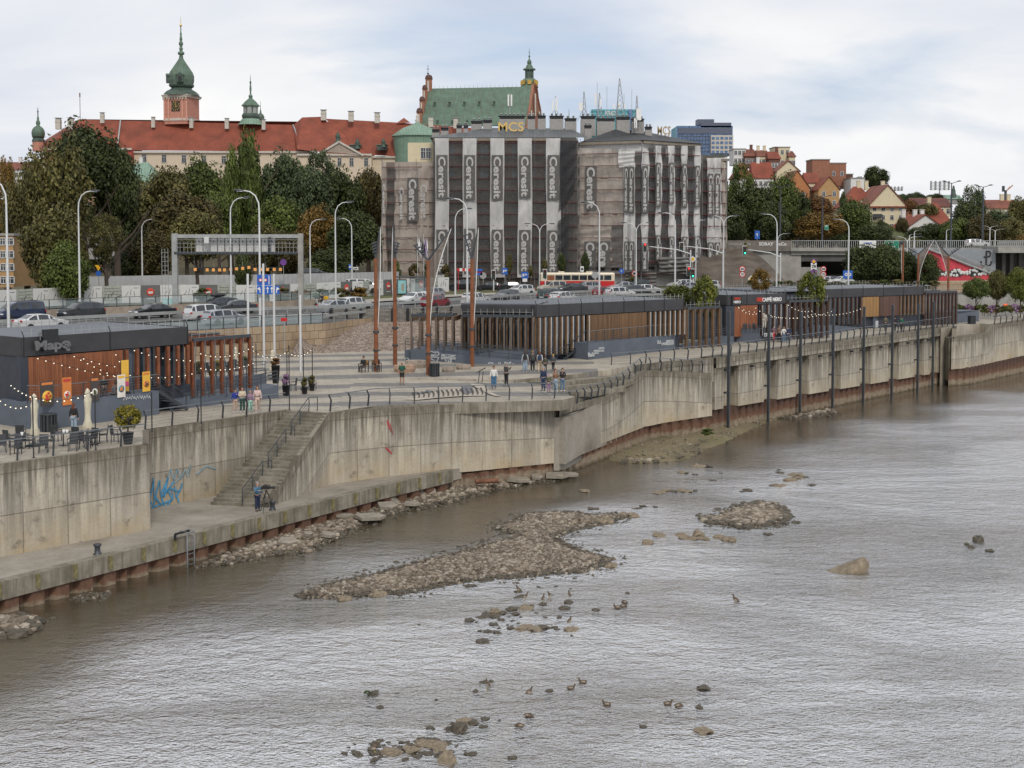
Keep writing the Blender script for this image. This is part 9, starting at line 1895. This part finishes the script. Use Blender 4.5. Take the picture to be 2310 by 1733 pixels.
t=thing('info_lectern','dark tilted information board on two legs near the white jacketed woman','sign',per(1082,863));mb=MB();mb.box((.12,0,.95),(.75,.5,.04),ry=-.5);mb.build('board',m_black,t)
for s in (0,.28):mb=MB();mb.bar((s-.1,0,0),(s,0,.85),.06,.1);mb.build('leg',m_steel,t)
t=thing('floor_painting','cream and black painted figure on the paving behind the railing','painting',G(1010,890,zp(100)));fz=lambda px,py:(lambda p:(p.x,p.y,zp(p.y)-.3*sstep(-6,3.5,p.x)+.035))(G(px,py,6.62))
for i,(pts,m_)in enumerate(((((912,902),(935,893),(975,886),(1010,880),(1060,872),(1094,880),(1094,890),(1040,893),(985,898),(940,903)),0),(((955,885),(965,880),(978,884),(970,888)),1),(((1035,880),(1050,871),(1066,874),(1070,884),(1050,889)),1),(((1060,868),(1090,868),(1100,880),(1130,890),(1115,890),(1092,882)),0))):
 z0=.012*i;mb=MB();mb.poly([(x,y,z+z0)for x,y,z in [fz(*p)for p in pts]]);mb.build('painted_shape',(C_('cream_paint',.42,.37,.30),M('grey_floor_paint',(.14,.14,.145),.8))[m_],t,True)
mb=MB()
for k in range(15):x=930+k*11;a,b,c=fz(x,887-k*.9),fz(x+5,892-k*.6),fz(x+4,899-k*.8);mb.bar(Vector(a)+Vector((0,0,.05)),Vector(b)+Vector((0,0,.05)),.13,.01);mb.bar(Vector(b)+Vector((0,0,.05)),Vector(c)+Vector((0,0,.05)),.10,.01)
mb.build('painted_lines',M('dark_floor_paint',(.05,.04,.035),.8),t,True)
t=thing('lifebuoy_stand','bright orange lifebuoy case on a post at the right end','lifebuoy',G(2268,710,7.1));mb=MB();mb.lathe([(.12,-.1),(.38,-.08),(.42,0),(.38,.08),(.12,.1)],14);mb.v=[(x,z,y+1.1)for x,y,z in mb.v];mb.build('case',M('lifebuoy_orange',(.75,.10,.02),.4),t);mb=MB();mb.box((0,.1,.6),(.07,.05,1.2));mb.build('post',m_steel,t)
for i,(px,py,w2)in enumerate(((2161,709,1.4),(2212,708,1.2))):t=thing('concrete_block',('rectangular concrete block seat near the steel ramp at the right','concrete block seat in front of the flower bed')[i],'seat',G(px,py,7.1));mb=MB();mb.box((0,0,.24),(w2,.7,.48));mb.build('block',m_conc,t,bevel=.03)
def pole_(label,px,pb,pt,z=None,g='thin dark poles for the string lights'):
 p=per(px,pb,z);h=D(px,pt,p.y).z-p.z;t=thing('light_pole',label,'pole',p,0,g);mb=MB();mb.tube([(0,0,0),(0,0,h)],.035,6);mb.lathe([(.09,0),(.09,.02),(.03,.05)],8);mb.build('pole',m_black,t);return p+Vector((0,0,h))
PA,PB,PC=pole_('thin dark pole in front of the left parasol',76,1033,895),pole_('thin dark pole right of the right parasol',216,1016,880),pole_('thin dark pole at the corner where the wall steps back',343,974,885)
PD,PE,PF=pole_('thin dark pole between the wall corner and the walkers',454,956,835),pole_('thin dark pole among the four walkers',557,940,830),pole_('thin dark pole at the head of the stairs',653,925,780);PG=pole_('thin pole beside the orange poster at the ramp end',648,893,792);PH,PI=pole_('thin pole in the square black planter',685,889,789),pole_('thin pole beside the right planter',705,882,786);PJ=pole_('thin pole behind the bare white flagpole',578,842,775)
def lights(label,A,B,n,sag,g='strings of warm bulbs'):
 A,B=Vector(A),Vector(B);t=thing('string_lights',label,'string lights',A,0,g);pt=lambda f:A.lerp(B,f)-A-Vector((0,0,sag*4*f*(1-f)));mb=MB();mb.tube([pt(k/12)for k in range(13)],.012,4);mb.build('wire',m_black,t)
 if 'bulb' not in TXT:m2=MB();m2.sphere((0,0,-.05),.036,7,5,0);m2.box((0,0,0),(.04,.04,.06),m=1);TXT['bulb']=m2.mesh('bulb',[m_bulb,m_black])
 for k in range(n):o=bpy.data.objects.new('bulb',TXT['bulb']);scene.collection.objects.link(o);o.parent=t;o.location=pt((k+.5)/n)
U=lambda x,y,o=-.5:(lambda d:p1.w(p1.loc(d)[0],o,d.z-p1.b))(onwall(x/5.027,700+y/5.027,p1.w(0,0),p1.w(10,0),0))
lights('upper string of bulbs falling across the left of the timber wall',U(330,520),U(1290,745),11,.1);lights('string of bulbs crossing the middle of the timber wall',U(750,490),U(1270,745),7,.05);lights('string of bulbs at the right end of the timber wall',U(850,520),U(1290,630),5,.1);lights('short string of bulbs over the first fins',U(1240,450),U(1400,720),4,.1)
lights('string of bulbs above the fins of the cafe pavilion',U(1430,430),U(2140,560),9,.2);lights('lower string of bulbs across the fins of the cafe pavilion',U(1300,700),U(2160,700),11,.3);lights('string of bulbs from the corner of the cafe to the left parasol pole',U(0,815,-1),PA,6,.1);lights('low string of bulbs at the far left',D(-5,898,70),PA+Vector((-.2,0,-.4)),6,.3)
lights('string of bulbs between the two poles of the parasols',PA,PB,9,.35);lights('string of bulbs in front of the pergola',p1.w(p1.L+.5,-.6,3.6),p1.w(Lp,-.6,3.8),12,.5);lights('lower string of bulbs in front of the pergola',p1.w(p1.L+.5,-.6,2.6),p1.w(Lp,-.6,2.6),12,.3);lights('string of bulbs from the pergola to the ramp end',p1.w(Lp,-.2,3.5),PG,8,.5);lights('string of bulbs between the ramp end and the planters',PG,PI,8,.4)
W3=lambda px,py,Y=129:D(px,py,Y)
for i,(a,b,n)in enumerate((((1663,690),(1710,706),6),((1700,690),(1765,716),7),((1735,710),(1835,708),12),((1775,685),(1835,700),8),((1835,707),(1945,695),14),((1760,715),(1880,700),14),((1660,688),(1720,700),5))):lights(('string of bulbs across the orange wall of the coffee bar','second string of bulbs at the coffee bar window','long sagging string of bulbs over the grey ramp','short string of bulbs over the coffee bar pergola','string of bulbs running right to the yellow timber','lower string of bulbs over the ramp rails','thin string of bulbs under the coffee bar sign')[i],W3(*a,127+i),W3(*b,129+i),n,.35)
mb=MB();t=thing('scribble','white scribbled tag on the cafe plinth right of the parasols','graffiti',G(280,905,7.5));qa,qb=XY(119,968.5,6.6),XY(359,935,6.6);rr_=random.Random(2);pp=None
for k in range(34):q=onwall(278+k*1.85,898+4*math.sin(k*2.1)+rr_.uniform(-2,2)-k*.05,qa,qb,.04);mb.bar(pp,q,.015,.035)if pp else None;pp=q
mb.build('strokes',m_chalk,t,True)
t=thing('blue_parasol','closed pale blue parasol or flag behind the four by the coffee bar','parasol',G(1776,760,7.1));mb=MB();mb.lathe([(.05,1.0),(.2,1.1),(.25,1.6),(.22,3.0),(.03,3.5)],8,sy=.5);mb.build('cloth',M('pale_blue_cloth',(.25,.36,.60),.8),t);mb=MB();mb.tube([(0,0,0),(0,0,3.2)],.03,6);mb.build('pole',m_steel,t)
